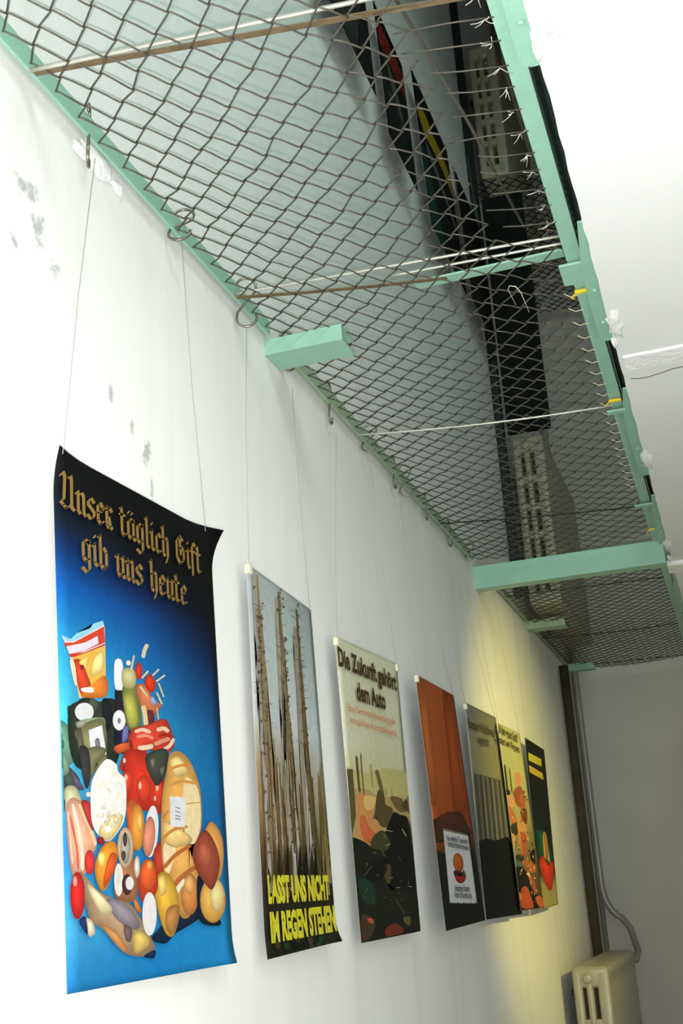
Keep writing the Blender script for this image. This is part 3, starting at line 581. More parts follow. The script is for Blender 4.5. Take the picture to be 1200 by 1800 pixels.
((206, 92, 52), [540, 878, 562, 884, 597, 891, 639, 898, 677, 903, 704, 905, 717, 903, 723, 898, 724, 891, 718, 884, 707, 877, 688, 872, 660, 865, 628, 860, 599, 856, 577, 854, 560, 856, 546, 860, 536, 866, 533, 872], 1),
((118, 116, 84), [257, 853, 287, 862, 334, 868, 386, 870, 431, 868, 455, 864, 452, 855, 431, 841, 399, 826, 367, 810, 343, 797, 326, 783, 310, 768, 297, 754, 285, 746, 275, 746, 265, 759, 254, 782, 247, 809, 246, 835], 1),
((56, 56, 58), [167, 848, 178, 859, 198, 865, 222, 865, 245, 861, 262, 853, 271, 838, 276, 815, 279, 789, 278, 765, 275, 746, 269, 732, 258, 719, 245, 709, 232, 706, 220, 711, 207, 730, 192, 760, 178, 795, 168, 826], 1),
((66, 80, 68), [8, 796, 8, 806, 8, 808, 8, 803, 15, 796, 37, 789, 64, 781, 94, 770, 125, 759, 151, 747, 166, 736, 170, 726, 165, 716, 154, 707, 139, 700, 123, 693, 105, 690, 82, 690, 57, 690, 34, 689, 15, 684, 8, 672, 8, 655, 8, 637, 8, 626, 8, 629, 8, 651, 8, 688, 8, 730, 8, 770], 1),
((120, 150, 130), [8, 824, 8, 831, 8, 835, 8, 835, 10, 833, 25, 829, 38, 820, 50, 807, 61, 792, 67, 778, 67, 767, 58, 758, 42, 751, 23, 745, 8, 743, 8, 746, 8, 757, 8, 774, 8, 794, 8, 812], 1),
((92, 84, 110), [82, 767, 91, 766, 109, 759, 129, 749, 150, 738, 166, 730, 178, 723, 190, 717, 199, 710, 204, 705, 203, 702, 194, 700, 178, 698, 159, 698, 139, 700, 124, 705, 111, 715, 99, 731, 88, 747, 82, 760], 1),
((194, 192, 154), [16, 699, 31, 706, 53, 711, 79, 713, 104, 712, 124, 708, 142, 700, 159, 688, 172, 674, 179, 660, 175, 649, 155, 638, 122, 627, 83, 617, 48, 612, 25, 613, 12, 624, 8, 642, 8, 664, 8, 684], 1),
((30, 32, 48), [8, 643, 8, 648, 8, 653, 8, 659, 8, 662, 13, 661, 17, 656, 18, 645, 17, 634, 14, 623, 10, 616, 8, 613, 8, 613, 8, 615, 8, 618, 8, 621, 8, 624, 8, 628, 8, 633, 8, 638], 1),
((236, 172, 142), [26, 633, 42, 654, 67, 666, 97, 670, 129, 668, 160, 660, 192, 641, 228, 611, 263, 576, 291, 543, 309, 517, 314, 501, 308, 491, 295, 483, 280, 475, 264, 464, 247, 449, 227, 429, 205, 410, 183, 395, 161, 385, 139, 381, 115, 380, 92, 384, 71, 395, 55, 414, 42, 449, 31, 497, 23, 550, 21, 599], 1),
((246, 226, 202), [79, 645, 85, 620, 105, 586, 125, 548, 139, 515, 146, 485, 148, 456, 149, 431, 157, 413, 176, 414, 183, 431, 183, 457, 180, 486, 173, 517, 159, 551, 138, 589, 119, 624, 98, 647]),
((242, 202, 152), [142, 646, 154, 629, 183, 606, 213, 581, 238, 560, 254, 542, 267, 525, 277, 511, 292, 501, 314, 503, 315, 515, 305, 529, 292, 547, 274, 566, 249, 588, 218, 613, 189, 636, 161, 650]),
((240, 216, 196), [34, 616, 66, 436, 78, 437, 46, 617]),
((214, 110, 90), [56, 605, 62, 584, 77, 553, 93, 520, 104, 492, 110, 468, 112, 446, 113, 427, 118, 414, 130, 414, 135, 427, 134, 446, 132, 469, 126, 493, 114, 522, 99, 555, 83, 586, 68, 606]),
((180, 58, 60), [171, 654, 178, 662, 198, 665, 224, 664, 250, 659, 267, 651, 277, 634, 284, 608, 287, 581, 286, 560, 280, 552, 262, 561, 235, 583, 205, 611, 181, 637], 1),
((216, 58, 54), [289, 441, 285, 428, 277, 416, 265, 406, 250, 400, 234, 398, 218, 400, 204, 407, 194, 416, 188, 428, 186, 442, 190, 455, 198, 467, 210, 477, 225, 483, 241, 485, 257, 483, 271, 477, 282, 467, 288, 455], 1),
((240, 214, 204), [273, 687, 272, 684, 268, 681, 262, 679, 255, 677, 246, 676, 238, 676, 231, 678, 226, 680, 222, 682, 221, 685, 223, 688, 227, 691, 233, 693, 240, 694, 248, 695, 256, 695, 263, 694, 269, 692, 272, 689]),
((206, 52, 36), [643, 848, 664, 865, 694, 874, 729, 879, 765, 881, 801, 882, 836, 882, 874, 880, 911, 875, 946, 868, 974, 859, 995, 845, 1010, 826, 1022, 806, 1032, 788, 1045, 776, 1060, 771, 1076, 773, 1092, 776, 1106, 777, 1116, 772, 1122, 760, 1126, 742, 1127, 722, 1124, 702, 1119, 686, 1111, 672, 1101, 659, 1088, 647, 1070, 638, 1046, 632, 1013, 631, 973, 633, 930, 638, 887, 641, 849, 641, 813, 633, 778, 622, 745, 610, 716, 601, 693, 600, 675, 607, 663, 619, 654, 635, 648, 656, 643, 679, 637, 709, 632, 747, 630, 786, 632, 822], 1),
((216, 64, 40), [740, 751, 735, 737, 724, 724, 708, 714, 688, 707, 668, 704, 647, 705, 630, 711, 616, 720, 608, 733, 607, 746, 611, 760, 622, 773, 638, 784, 657, 791, 678, 794, 698, 793, 716, 787, 730, 778, 738, 765], 1),
((216, 64, 40), [954, 730, 947, 713, 932, 697, 911, 684, 884, 675, 856, 672, 829, 674, 805, 681, 787, 692, 777, 707, 774, 724, 781, 741, 795, 757, 816, 770, 842, 779, 870, 783, 897, 781, 922, 774, 941, 762, 952, 747], 1),
((216, 64, 40), [1107, 717, 1101, 700, 1089, 684, 1071, 671, 1051, 662, 1029, 659, 1008, 661, 990, 669, 976, 681, 969, 696, 968, 713, 973, 730, 985, 746, 1002, 760, 1022, 768, 1044, 772, 1065, 770, 1084, 763, 1098, 750, 1106, 735], 1),
((244, 200, 180), [674, 765, 673, 761, 670, 757, 666, 754, 660, 752, 654, 751, 649, 752, 644, 753, 640, 756, 638, 759, 637, 763, 639, 767, 642, 771, 646, 774, 651, 776, 657, 777, 663, 776, 668, 775, 672, 772, 674, 769]),
((244, 200, 180), [834, 739, 832, 734, 829, 730, 825, 726, 820, 724, 814, 723, 809, 723, 805, 725, 801, 729, 799, 733, 799, 738, 800, 742, 803, 747, 807, 750, 813, 753, 818, 754, 823, 753, 828, 751, 831, 748, 833, 744]),
((244, 200, 180), [1046, 738, 1044, 734, 1041, 730, 1037, 727, 1031, 725, 1025, 724, 1020, 724, 1015, 726, 1011, 729, 1009, 732, 1009, 737, 1010, 741, 1013, 744, 1018, 747, 1023, 749, 1029, 750, 1035, 750, 1039, 748, 1043, 745, 1045, 742]),
((244, 200, 180), [1007, 693, 1006, 690, 1004, 687, 1000, 684, 996, 683, 992, 682, 987, 682, 984, 684, 981, 686, 979, 689, 979, 692, 980, 695, 982, 698, 986, 701, 990, 702, 994, 703, 999, 702, 1002, 701, 1005, 699, 1007, 696]),
((244, 200, 180), [661, 830, 660, 827, 657, 824, 654, 822, 649, 820, 644, 819, 639, 820, 634, 821, 631, 823, 629, 826, 628, 829, 629, 832, 632, 835, 636, 837, 641, 839, 646, 840, 651, 839, 655, 838, 659, 836, 661, 833]),
((206, 96, 48), [653, 655, 671, 670, 700, 680, 732, 685, 760, 683, 776, 670, 777, 642, 768, 599, 754, 552, 738, 510, 726, 483, 715, 472, 703, 472, 692, 479, 682, 491, 673, 507, 665, 531, 656, 564, 649, 599, 647, 632], 1),
((226, 152, 62), [852, 574, 844, 546, 829, 520, 808, 500, 783, 487, 757, 483, 732, 487, 711, 500, 695, 519, 687, 544, 686, 572, 693, 600, 707, 625, 728, 646, 752, 659, 779, 664, 804, 660, 826, 648, 842, 628, 851, 602], 1),
((240, 190, 100), [826, 596, 823, 584, 817, 574, 809, 565, 800, 560, 791, 558, 782, 559, 774, 565, 768, 573, 765, 583, 765, 595, 768, 606, 773, 617, 781, 626, 790, 631, 800, 633, 809, 631, 817, 626, 823, 618, 826, 607], 1),
((64, 70, 60), [920, 869, 957, 878, 1011, 888, 1072, 897, 1127, 903, 1166, 902, 1185, 893, 1192, 877, 1191, 858, 1183, 839, 1171, 821, 1153, 804, 1126, 786, 1095, 768, 1065, 755, 1041, 746, 1022, 744, 1005, 747, 990, 753, 977, 761, 963, 769, 948, 778, 933, 789, 919, 800, 907, 812, 900, 822, 895, 832, 892, 842, 892, 852, 901, 861], 1),
((110, 112, 104), [952, 844, 960, 848, 974, 852, 991, 855, 1006, 856, 1014, 854, 1015, 848, 1011, 838, 1004, 827, 996, 817, 989, 813, 980, 815, 970, 821, 960, 830, 954, 838], 1),
((100, 104, 96), [1070, 817, 1079, 821, 1094, 825, 1111, 827, 1126, 828, 1134, 826, 1133, 820, 1126, 810, 1116, 798, 1105, 789, 1097, 785, 1090, 787, 1081, 793, 1074, 802, 1070, 811], 1),
((246, 242, 238), [448, 825, 470, 826, 494, 824, 517, 820, 537, 814, 552, 810, 561, 805, 563, 800, 563, 794, 565, 788, 571, 782, 583, 777, 600, 773, 618, 768, 634, 762, 646, 754, 652, 743, 654, 730, 654, 715, 653, 700, 651, 686, 649, 672, 647, 657, 643, 643, 638, 630, 631, 617, 622, 606, 613, 596, 602, 586, 588, 577, 571, 567, 549, 556, 524, 544, 496, 533, 468, 523, 444, 518, 422, 517, 400, 519, 380, 523, 361, 529, 344, 535, 328, 541, 314, 548, 301, 555, 290, 563, 281, 572, 275, 580, 270, 589, 267, 598, 265, 609, 264, 621, 264, 638, 263, 658, 264, 678, 267, 699, 273, 716, 282, 731, 294, 744, 308, 756, 324, 768, 341, 779, 360, 790, 381, 801, 404, 812, 426, 820]),
((238, 216, 152), [356, 570, 373, 579, 397, 589, 424, 599, 453, 608, 479, 614, 507, 618, 537, 621, 565, 621, 589, 620, 603, 617, 607, 610, 603, 600, 592, 589, 578, 578, 562, 567, 543, 557, 519, 545, 494, 535, 468, 526, 444, 521, 421, 519, 397, 521, 375, 525, 356, 530, 344, 535, 338, 540, 335, 547, 338, 554, 345, 562], 1),
((244, 238, 214), [529, 589, 523, 584, 507, 581, 491, 582, 480, 586, 481, 591, 492, 595, 509, 596, 524, 594]),
((252, 250, 246), [522, 782, 515, 777, 499, 773, 482, 774, 471, 777, 472, 783, 484, 788, 501, 790, 516, 787]),
((250, 248, 244), [558, 675, 553, 667, 542, 662, 530, 663, 523, 670, 524, 679, 533, 686, 545, 688, 554, 684]),
((232, 222, 196), [477, 617, 470, 607, 455, 602, 440, 603, 430, 611, 431, 621, 442, 628, 458, 630, 472, 626]),
((250, 248, 244), [487, 752, 482, 746, 472, 743, 461, 743, 454, 748, 455, 754, 463, 759, 474, 760, 483, 758]),
((244, 238, 214), [417, 672, 413, 664, 403, 660, 393, 661, 386, 667, 387, 676, 395, 682, 405, 684, 414, 680]),
((232, 222, 196), [582, 619, 576, 612, 561, 608, 544, 609, 534, 615, 535, 622, 546, 628, 563, 630, 577, 626]),
((252, 250, 246), [416, 603, 409, 597, 393, 593, 374, 594, 363, 599, 363, 605, 376, 611, 394, 612, 411, 609]),
((252, 250, 246), [490, 705, 485, 696, 473, 690, 459, 692, 452, 699, 453, 709, 462, 717, 475, 719, 487, 714]),
((232, 222, 196), [577, 744, 572, 737, 560, 733, 548, 734, 540, 739, 541, 746, 550, 752, 562, 754, 573, 750]),
((252, 250, 246), [519, 724, 510, 718, 491, 714, 469, 714, 455, 719, 455, 725, 470, 731, 492, 733, 512, 730]),
((224, 208, 170), [402, 612, 396, 606, 384, 602, 370, 603, 361, 608, 361, 615, 371, 620, 385, 622, 398, 618]),
((252, 250, 246), [456, 565, 448, 555, 431, 550, 411, 552, 399, 559, 400, 569, 414, 576, 433, 578, 450, 574]),
((252, 250, 246), [376, 669, 369, 664, 354, 660, 336, 661, 326, 665, 326, 671, 338, 676, 355, 677, 370, 675]),
((252, 250, 246), [528, 681, 521, 673, 503, 668, 485, 669, 473, 675, 474, 684, 487, 692, 506, 694, 522, 690]),
((244, 238, 214), [400, 582, 395, 577, 383, 574, 369, 575, 361, 579, 362, 584, 371, 588, 384, 589, 396, 586]),
((250, 248, 244), [530, 700, 524, 692, 510, 688, 495, 688, 485, 694, 486, 703, 497, 709, 512, 711, 526, 708]),
((252, 250, 246), [422, 776, 416, 766, 401, 760, 386, 762, 377, 769, 378, 779, 388, 787, 404, 789, 417, 785]),
((244, 238, 214), [589, 701, 582, 695, 567, 691, 549, 691, 539, 696, 539, 702, 551, 708, 569, 709, 584, 707]),
((252, 250, 246), [468, 561, 461, 555, 446, 552, 428, 553, 417, 558, 418, 564, 430, 569, 447, 571, 463, 568]),
((232, 222, 196), [373, 615, 365, 611, 347, 608, 327, 609, 314, 612, 314, 616, 328, 620, 348, 621, 366, 619]),
((224, 208, 170), [461, 609, 455, 603, 443, 600, 430, 601, 421, 605, 422, 612, 431, 617, 445, 618, 456, 615]),
((252, 250, 246), [574, 750, 565, 741, 544, 736, 520, 737, 506, 743, 506, 751, 522, 759, 546, 761, 567, 758]),
((250, 248, 244), [394, 664, 390, 659, 380, 656, 370, 657, 363, 661, 364, 666, 371, 670, 382, 672, 391, 669]),
((244, 238, 214), [557, 771, 550, 764, 533, 760, 514, 760, 503, 765, 503, 772, 516, 777, 535, 779, 551, 777]),
((244, 238, 214), [358, 725, 353, 718, 342, 714, 331, 714, 323, 720, 324, 727, 332, 733, 344, 735, 355, 732]),
((224, 208, 170), [552, 597, 544, 588, 526, 583, 507, 584, 495, 591, 496, 601, 509, 609, 529, 611, 546, 606], 1),
((252, 250, 246), [595, 664, 586, 657, 566, 652, 544, 653, 531, 658, 532, 666, 546, 672, 569, 674, 588, 671]),
((252, 250, 246), [457, 597, 452, 593, 441, 590, 429, 591, 422, 594, 422, 599, 431, 603, 443, 604, 453, 602]),
((250, 248, 244), [500, 664, 492, 660, 474, 657, 453, 657, 440, 661, 440, 665, 454, 669, 475, 670, 493, 669]),
((244, 238, 214), [529, 632, 523, 626, 507, 623, 489, 624, 478, 628, 479, 634, 491, 639, 509, 640, 524, 638]),
((252, 250, 246), [402, 670, 396, 662, 385, 657, 373, 658, 365, 665, 366, 674, 375, 681, 387, 683, 398, 679]),
((232, 222, 196), [506, 576, 499, 569, 482, 565, 464, 566, 453, 571, 453, 578, 466, 584, 484, 585, 500, 582]),
((232, 222, 196), [476, 703, 469, 695, 455, 690, 440, 691, 430, 697, 431, 707, 442, 714, 458, 716, 471, 712]),
((252, 250, 246), [379, 618, 374, 610, 361, 606, 348, 607, 340, 613, 341, 621, 350, 627, 364, 629, 375, 625]),
((250, 248, 244), [455, 651, 450, 643, 439, 639, 427, 640, 419, 646, 420, 654, 429, 661, 441, 663, 452, 659]),
((250, 248, 244), [620, 686, 612, 681, 591, 678, 567, 678, 552, 681, 553, 686, 568, 690, 592, 692, 613, 690]),
((244, 238, 214), [406, 723, 398, 718, 378, 714, 356, 714, 341, 718, 342, 724, 357, 729, 379, 731, 399, 729]),
((252, 250, 246), [442, 757, 438, 749, 427, 744, 416, 745, 410, 751, 410, 760, 418, 768, 430, 770, 439, 765]),
((244, 238, 214), [568, 688, 560, 681, 543, 678, 523, 678, 511, 683, 512, 690, 525, 695, 545, 697, 561, 694]),
((250, 248, 244), [564, 751, 557, 741, 541, 736, 524, 737, 513, 744, 514, 754, 527, 762, 544, 764, 559, 760]),
((250, 248, 244), [433, 765, 426, 759, 411, 755, 394, 756, 384, 760, 384, 767, 396, 772, 413, 774, 427, 771]),
((232, 222, 196), [419, 640, 413, 636, 396, 633, 377, 633, 366, 636, 366, 641, 378, 644, 397, 645, 413, 644]),
((224, 208, 170), [453, 583, 446, 576, 428, 573, 409, 573, 397, 578, 397, 585, 410, 590, 430, 592, 447, 589]),
((224, 208, 170), [471, 600, 465, 591, 453, 586, 440, 587, 432, 594, 433, 604, 442, 611, 456, 613, 467, 608]),
((252, 250, 246), [462, 693, 455, 685, 440, 681, 423, 682, 413, 688, 414, 696, 425, 703, 442, 705, 456, 701]),
((142, 42, 38), [319, 529, 327, 530, 340, 531, 354, 532, 368, 531, 377, 529, 383, 526, 386, 520, 388, 514, 387, 509, 383, 506, 375, 504, 362, 504, 347, 505, 334, 506, 325, 508, 319, 511, 316, 516, 314, 521, 315, 525], 1),
((236, 232, 236), [1009, 558, 994, 526, 972, 498, 946, 476, 918, 462, 891, 457, 868, 463, 850, 478, 840, 500, 838, 529, 845, 560, 859, 592, 880, 620, 906, 643, 934, 658, 962, 663, 986, 658, 1004, 643, 1015, 620, 1017, 591]),
((222, 142, 116), [969, 538, 956, 513, 938, 491, 915, 474, 891, 463, 867, 460, 846, 464, 829, 476, 819, 493, 816, 515, 821, 540, 833, 564, 851, 586, 873, 604, 897, 615, 921, 619, 943, 615, 960, 603, 971, 585, 974, 563], 1),
((184, 62, 44), [934, 471, 949, 487, 975, 503, 1006, 516, 1035, 523, 1055, 522, 1065, 509, 1069, 484, 1069, 455, 1066, 428, 1060, 407, 1050, 392, 1037, 380, 1021, 371, 1004, 367, 990, 370, 975, 382, 959, 403, 944, 427, 934, 452], 1),
((20, 38, 66), [884, 157, 931, 165, 1000, 176, 1080, 189, 1162, 202, 1235, 213, 1301, 224, 1367, 236, 1428, 247, 1480, 255, 1517, 257, 1538, 253, 1546, 243, 1542, 230, 1526, 217, 1497, 205, 1449, 195, 1383, 185, 1309, 175, 1240, 166, 1185, 158, 1145, 149, 1115, 140, 1089, 133, 1064, 126, 1036, 123, 1003, 124, 967, 127, 932, 132, 903, 137, 882, 142, 867, 144, 856, 146, 852, 148, 860, 151], 1),
((236, 176, 92), [1206, 884, 1227, 891, 1253, 896, 1281, 900, 1311, 901, 1338, 901, 1365, 898, 1392, 893, 1418, 887, 1444, 879, 1468, 869, 1492, 857, 1515, 844, 1536, 828, 1556, 812, 1572, 796, 1586, 780, 1597, 763, 1606, 746, 1612, 727, 1616, 706, 1617, 682, 1615, 655, 1611, 628, 1605, 602, 1595, 581, 1580, 565, 1562, 554, 1541, 544, 1521, 535, 1504, 525, 1489, 515, 1474, 505, 1462, 495, 1453, 484, 1450, 471, 1457, 457, 1472, 442, 1490, 425, 1506, 408, 1516, 390, 1520, 372, 1522, 353, 1519, 334, 1512, 315, 1501, 297, 1483, 280, 1458, 262, 1431, 245, 1403, 231, 1377, 220, 1352, 214, 1326, 210, 1301, 210, 1278, 212, 1257, 219, 1241, 230, 1228, 245, 1216, 264, 1203, 284, 1185, 303, 1161, 323, 1132, 343, 1102, 364, 1075, 385, 1056, 407, 1045, 429, 1040, 453, 1039, 476, 1040, 500, 1041, 522, 1042, 544, 1044, 565, 1047, 585, 1050, 605, 1055, 626, 1060, 646, 1066, 666, 1072, 686, 1080, 706, 1089, 725, 1100, 743, 1113, 762, 1127, 780, 1141, 797, 1153, 814, 1163, 830, 1171, 845, 1180, 860, 1190, 873], 1),
((250, 226, 176), [1387, 782, 1417, 794, 1459, 793, 1505, 782, 1546, 766, 1576, 747, 1591, 723, 1599, 691, 1600, 656, 1595, 623, 1585, 595, 1570, 571, 1547, 550, 1521, 531, 1493, 518, 1468, 512, 1443, 511, 1415, 515, 1388, 525, 1367, 541, 1354, 564, 1348, 601, 1349, 651, 1356, 705, 1368, 752]),
((250, 226, 180), [1064, 497, 1075, 508, 1092, 517, 1114, 521, 1136, 523, 1154, 523, 1173, 520, 1193, 515, 1211, 508, 1222, 497, 1222, 484, 1207, 464, 1179, 437, 1146, 409, 1115, 389, 1093, 381, 1079, 392, 1069, 416, 1062, 446, 1061, 476]),
((246, 212, 140), [1202, 856, 1216, 864, 1242, 871, 1274, 876, 1307, 878, 1335, 876, 1362, 869, 1392, 858, 1419, 844, 1436, 830, 1438, 819, 1417, 810, 1379, 801, 1333, 794, 1289, 790, 1257, 791, 1235, 799, 1217, 813, 1204, 829, 1199, 845], 1),
((244, 205, 130), [1082, 600, 1121, 600, 1177, 594, 1242, 585, 1305, 574, 1354, 564, 1391, 557, 1424, 548, 1449, 540, 1462, 532, 1459, 525, 1433, 518, 1388, 510, 1334, 504, 1280, 499, 1235, 497, 1198, 498, 1161, 501, 1129, 506, 1101, 513, 1082, 522, 1068, 536, 1059, 555, 1056, 574, 1063, 591], 1),
((192, 112, 54), [1067, 411, 1101, 418, 1137, 431, 1180, 446, 1225, 459, 1278, 470, 1342, 483, 1403, 493, 1441, 504, 1427, 512, 1378, 507, 1317, 496, 1251, 483, 1193, 470, 1145, 456, 1100, 441, 1064, 428, 1047, 416]),
((190, 108, 56), [1182, 339, 1218, 345, 1257, 357, 1301, 370, 1344, 381, 1392, 391, 1447, 399, 1499, 407, 1529, 416, 1514, 425, 1471, 424, 1419, 416, 1361, 406, 1308, 396, 1261, 384, 1214, 370, 1176, 357, 1158, 345]),
((214, 140, 66), [1070, 529, 1100, 534, 1134, 545, 1173, 555, 1211, 563, 1257, 569, 1313, 573, 1366, 576, 1403, 581, 1400, 589, 1361, 589, 1307, 586, 1248, 581, 1195, 575, 1149, 565, 1107, 554, 1073, 543, 1055, 534]),
((206, 128, 60), [1083, 611, 1160, 645, 1142, 649, 1065, 615]),
((222, 158, 80), [1137, 740, 1176, 744, 1228, 753, 1287, 762, 1342, 768, 1401, 769, 1468, 768, 1530, 767, 1577, 768, 1583, 775, 1541, 779, 1477, 781, 1407, 782, 1340, 780, 1277, 773, 1215, 763, 1162, 754, 1129, 746]),
((224, 168, 90), [1394, 677, 1591, 689, 1589, 695, 1393, 683]),
((222, 150, 72), [1167, 811, 1205, 814, 1255, 823, 1309, 831, 1354, 837, 1390, 838, 1425, 838, 1457, 836, 1483, 838, 1490, 845, 1470, 849, 1437, 850, 1395, 851, 1350, 849, 1299, 842, 1242, 834, 1192, 825, 1160, 817]),
((214, 140, 76), [1509, 304, 1498, 277, 1476, 254, 1445, 236, 1409, 225, 1370, 222, 1333, 227, 1301, 240, 1278, 259, 1264, 282, 1262, 308, 1272, 334, 1293, 357, 1322, 376, 1358, 388, 1397, 391, 1435, 387, 1468, 374, 1493, 355, 1507, 331], 1),
((250, 236, 206), [1200, 307, 1223, 311, 1240, 319, 1259, 328, 1278, 335, 1297, 342, 1320, 349, 1340, 355, 1346, 362, 1322, 369, 1298, 368, 1277, 362, 1253, 354, 1231, 346, 1211, 338, 1190, 329, 1173, 320, 1173, 313]),
((234, 170, 100), [1461, 344, 1455, 332, 1443, 321, 1425, 313, 1403, 308, 1379, 306, 1356, 309, 1337, 314, 1322, 323, 1313, 334, 1311, 346, 1317, 359, 1329, 369, 1347, 378, 1368, 383, 1392, 385, 1415, 383, 1435, 377, 1450, 368, 1459, 357], 1),
((234, 234, 240), [1176, 706, 1389, 707, 1360, 581, 1167, 582]),
((118, 118, 128), [1241, 661, 1309, 657, 1313, 661, 1244, 664]),
((118, 118, 128), [1238, 644, 1307, 640, 1310, 644, 1241, 648]),
((118, 118, 128), [1236, 627, 1304, 623, 1308, 627, 1239, 631]),
((118, 118, 128), [1234, 615, 1302, 611, 1306, 615, 1237, 619]),
((22, 34, 58), [1503, 377, 1520, 381, 1543, 376, 1568, 365, 1588, 351, 1600, 336, 1594, 319, 1575, 297, 1554, 275, 1541, 254, 1548, 237, 1582, 224, 1639, 213, 1703, 204, 1762, 196, 1800, 189, 1816, 182, 1820, 176, 1812, 171, 1795, 168, 1772, 166, 1735, 167, 1683, 169, 1628, 172, 1577, 177, 1539, 184, 1515, 192, 1500, 202, 1490, 213, 1485, 228, 1481, 245, 1479, 269, 1480, 301, 1485, 333, 1492, 361], 1),
((238, 168, 88), [1706, 605, 1731, 611, 1757, 611, 1781, 606, 1804, 599, 1825, 591, 1846, 582, 1866, 571, 1884, 558, 1899, 544, 1909, 528, 1914, 510, 1914, 490, 1910, 468, 1904, 448, 1895, 429, 1885, 413, 1872, 397, 1856, 382, 1836, 370, 1813, 360, 1781, 352, 1743, 344, 1703, 339, 1666, 340, 1637, 349, 1614, 369, 1593, 399, 1577, 434, 1568, 469, 1569, 498, 1583, 524, 1609, 549, 1642, 573, 1676, 592], 1),
((242, 182, 86), [1903, 272, 1887, 242, 1854, 216, 1806, 196, 1750, 184, 1690, 181, 1633, 188, 1583, 203, 1546, 224, 1525, 251, 1521, 280, 1535, 309, 1565, 335, 1610, 356, 1665, 369, 1725, 373, 1784, 367, 1836, 353, 1876, 331, 1899, 303], 1),
((250, 218, 150), [1879, 290, 1869, 269, 1850, 250, 1823, 236, 1792, 227, 1758, 224, 1726, 228, 1699, 239, 1678, 254, 1667, 273, 1665, 294, 1674, 315, 1692, 334, 1718, 348, 1750, 358, 1783, 361, 1816, 357, 1844, 347, 1866, 331, 1877, 311], 1),
((166, 76, 56), [1604, 569, 1626, 573, 1645, 575, 1662, 573, 1679, 569, 1698, 563, 1721, 554, 1745, 543, 1769, 529, 1791, 514, 1809, 499, 1822, 484, 1834, 468, 1842, 451, 1844, 433, 1838, 416, 1822, 395, 1797, 371, 1768, 349, 1737, 331, 1708, 320, 1680, 320, 1652, 327, 1623, 338, 1595, 351, 1569, 363, 1544, 375, 1519, 388, 1495, 403, 1476, 417, 1462, 431, 1453, 444, 1449, 458, 1449, 471, 1455, 485, 1466, 498, 1485, 513, 1513, 529, 1545, 546, 1577, 559], 1),
((188, 98, 74), [1548, 512, 1562, 518, 1580, 522, 1602, 523, 1623, 522, 1643, 519, 1663, 514, 1685, 505, 1706, 494, 1722, 482, 1730, 471, 1729, 459, 1722, 446, 1708, 433, 1692, 422, 1673, 416, 1648, 416, 1616, 420, 1584, 426, 1556, 435, 1537, 444, 1529, 456, 1527, 471, 1531, 487, 1538, 502], 1),
((222, 172, 62), [1055, 402, 1075, 401, 1096, 397, 1116, 391, 1136, 384, 1154, 374, 1171, 363, 1189, 349, 1204, 334, 1218, 318, 1227, 303, 1234, 288, 1237, 272, 1238, 257, 1235, 241, 1229, 226, 1217, 209, 1201, 191, 1182, 174, 1162, 159, 1142, 150, 1122, 146, 1101, 146, 1080, 149, 1060, 155, 1042, 163, 1026, 173, 1011, 186, 997, 201, 984, 217, 972, 233, 960, 250, 948, 269, 937, 287, 929, 305, 925, 321, 924, 335, 926, 347, 932, 358, 940, 368, 952, 377, 967, 384, 987, 391, 1010, 397, 1033, 401], 1),
((190, 130, 72), [1075, 255, 1100, 262, 1135, 267, 1172, 269, 1205, 269, 1226, 264, 1231, 254, 1227, 238, 1216, 220, 1202, 203, 1189, 189, 1176, 178, 1161, 169, 1144, 161, 1127, 156, 1112, 154, 1096, 157, 1080, 164, 1065, 173, 1053, 183, 1046, 194, 1044, 206, 1045, 219, 1051, 233, 1060, 246], 1),
((238, 204, 110), [970, 370, 980, 378, 997, 384, 1018, 388, 1038, 390, 1053, 388, 1065, 381, 1075, 369, 1084, 355, 1088, 341, 1086, 331, 1075, 322, 1058, 315, 1037, 309, 1017, 306, 1002, 307, 990, 315, 980, 328, 972, 344, 969, 359], 1),
((206, 62, 38), [754, 409, 781, 421, 822, 430, 867, 436, 909, 437, 939, 433, 958, 420, 971, 399, 977, 375, 975, 351, 966, 333, 943, 319, 909, 307, 870, 297, 833, 290, 805, 287, 787, 286, 774, 288, 764, 293, 757, 301, 752, 312, 746, 328, 740, 349, 738, 372, 741, 393], 1),
((228, 96, 44), [961, 389, 954, 370, 937, 353, 913, 339, 883, 331, 852, 328, 822, 332, 796, 341, 776, 355, 764, 372, 761, 391, 768, 410, 784, 427, 808, 440, 836, 449, 868, 452, 898, 449, 926, 440, 946, 426, 959, 408], 1),
((244, 160, 80), [915, 427, 912, 421, 907, 416, 899, 412, 888, 409, 878, 408, 867, 409, 858, 412, 851, 416, 846, 421, 845, 427, 848, 433, 853, 438, 861, 442, 871, 445, 882, 446, 893, 445, 902, 442, 910, 438, 914, 433], 1),
((170, 110, 82), [569, 458, 593, 466, 621, 470, 649, 469, 674, 466, 695, 458, 711, 447, 724, 430, 733, 411, 739, 391, 741, 373, 740, 355, 736, 337, 728, 319, 715, 305, 694, 295, 662, 291, 618, 291, 572, 294, 530, 299, 500, 305, 482, 312, 471, 321, 466, 332, 466, 344, 471, 358, 482, 377, 499, 400, 521, 423, 545, 444], 1),
((222, 192, 154), [699, 495, 692, 471, 677, 450, 654, 433, 628, 422, 600, 419, 573, 423, 549, 433, 532, 450, 521, 471, 519, 494, 526, 518, 541, 539, 562, 556, 588, 567, 617, 571, 644, 568, 668, 557, 687, 540, 697, 519], 1),
((168, 164, 150), [666, 492, 661, 474, 651, 458, 637, 445, 620, 437, 602, 434, 584, 437, 569, 445, 558, 458, 552, 474, 551, 491, 555, 509, 565, 526, 579, 539, 596, 547, 614, 550, 632, 547, 647, 539, 659, 526, 665, 510], 1),
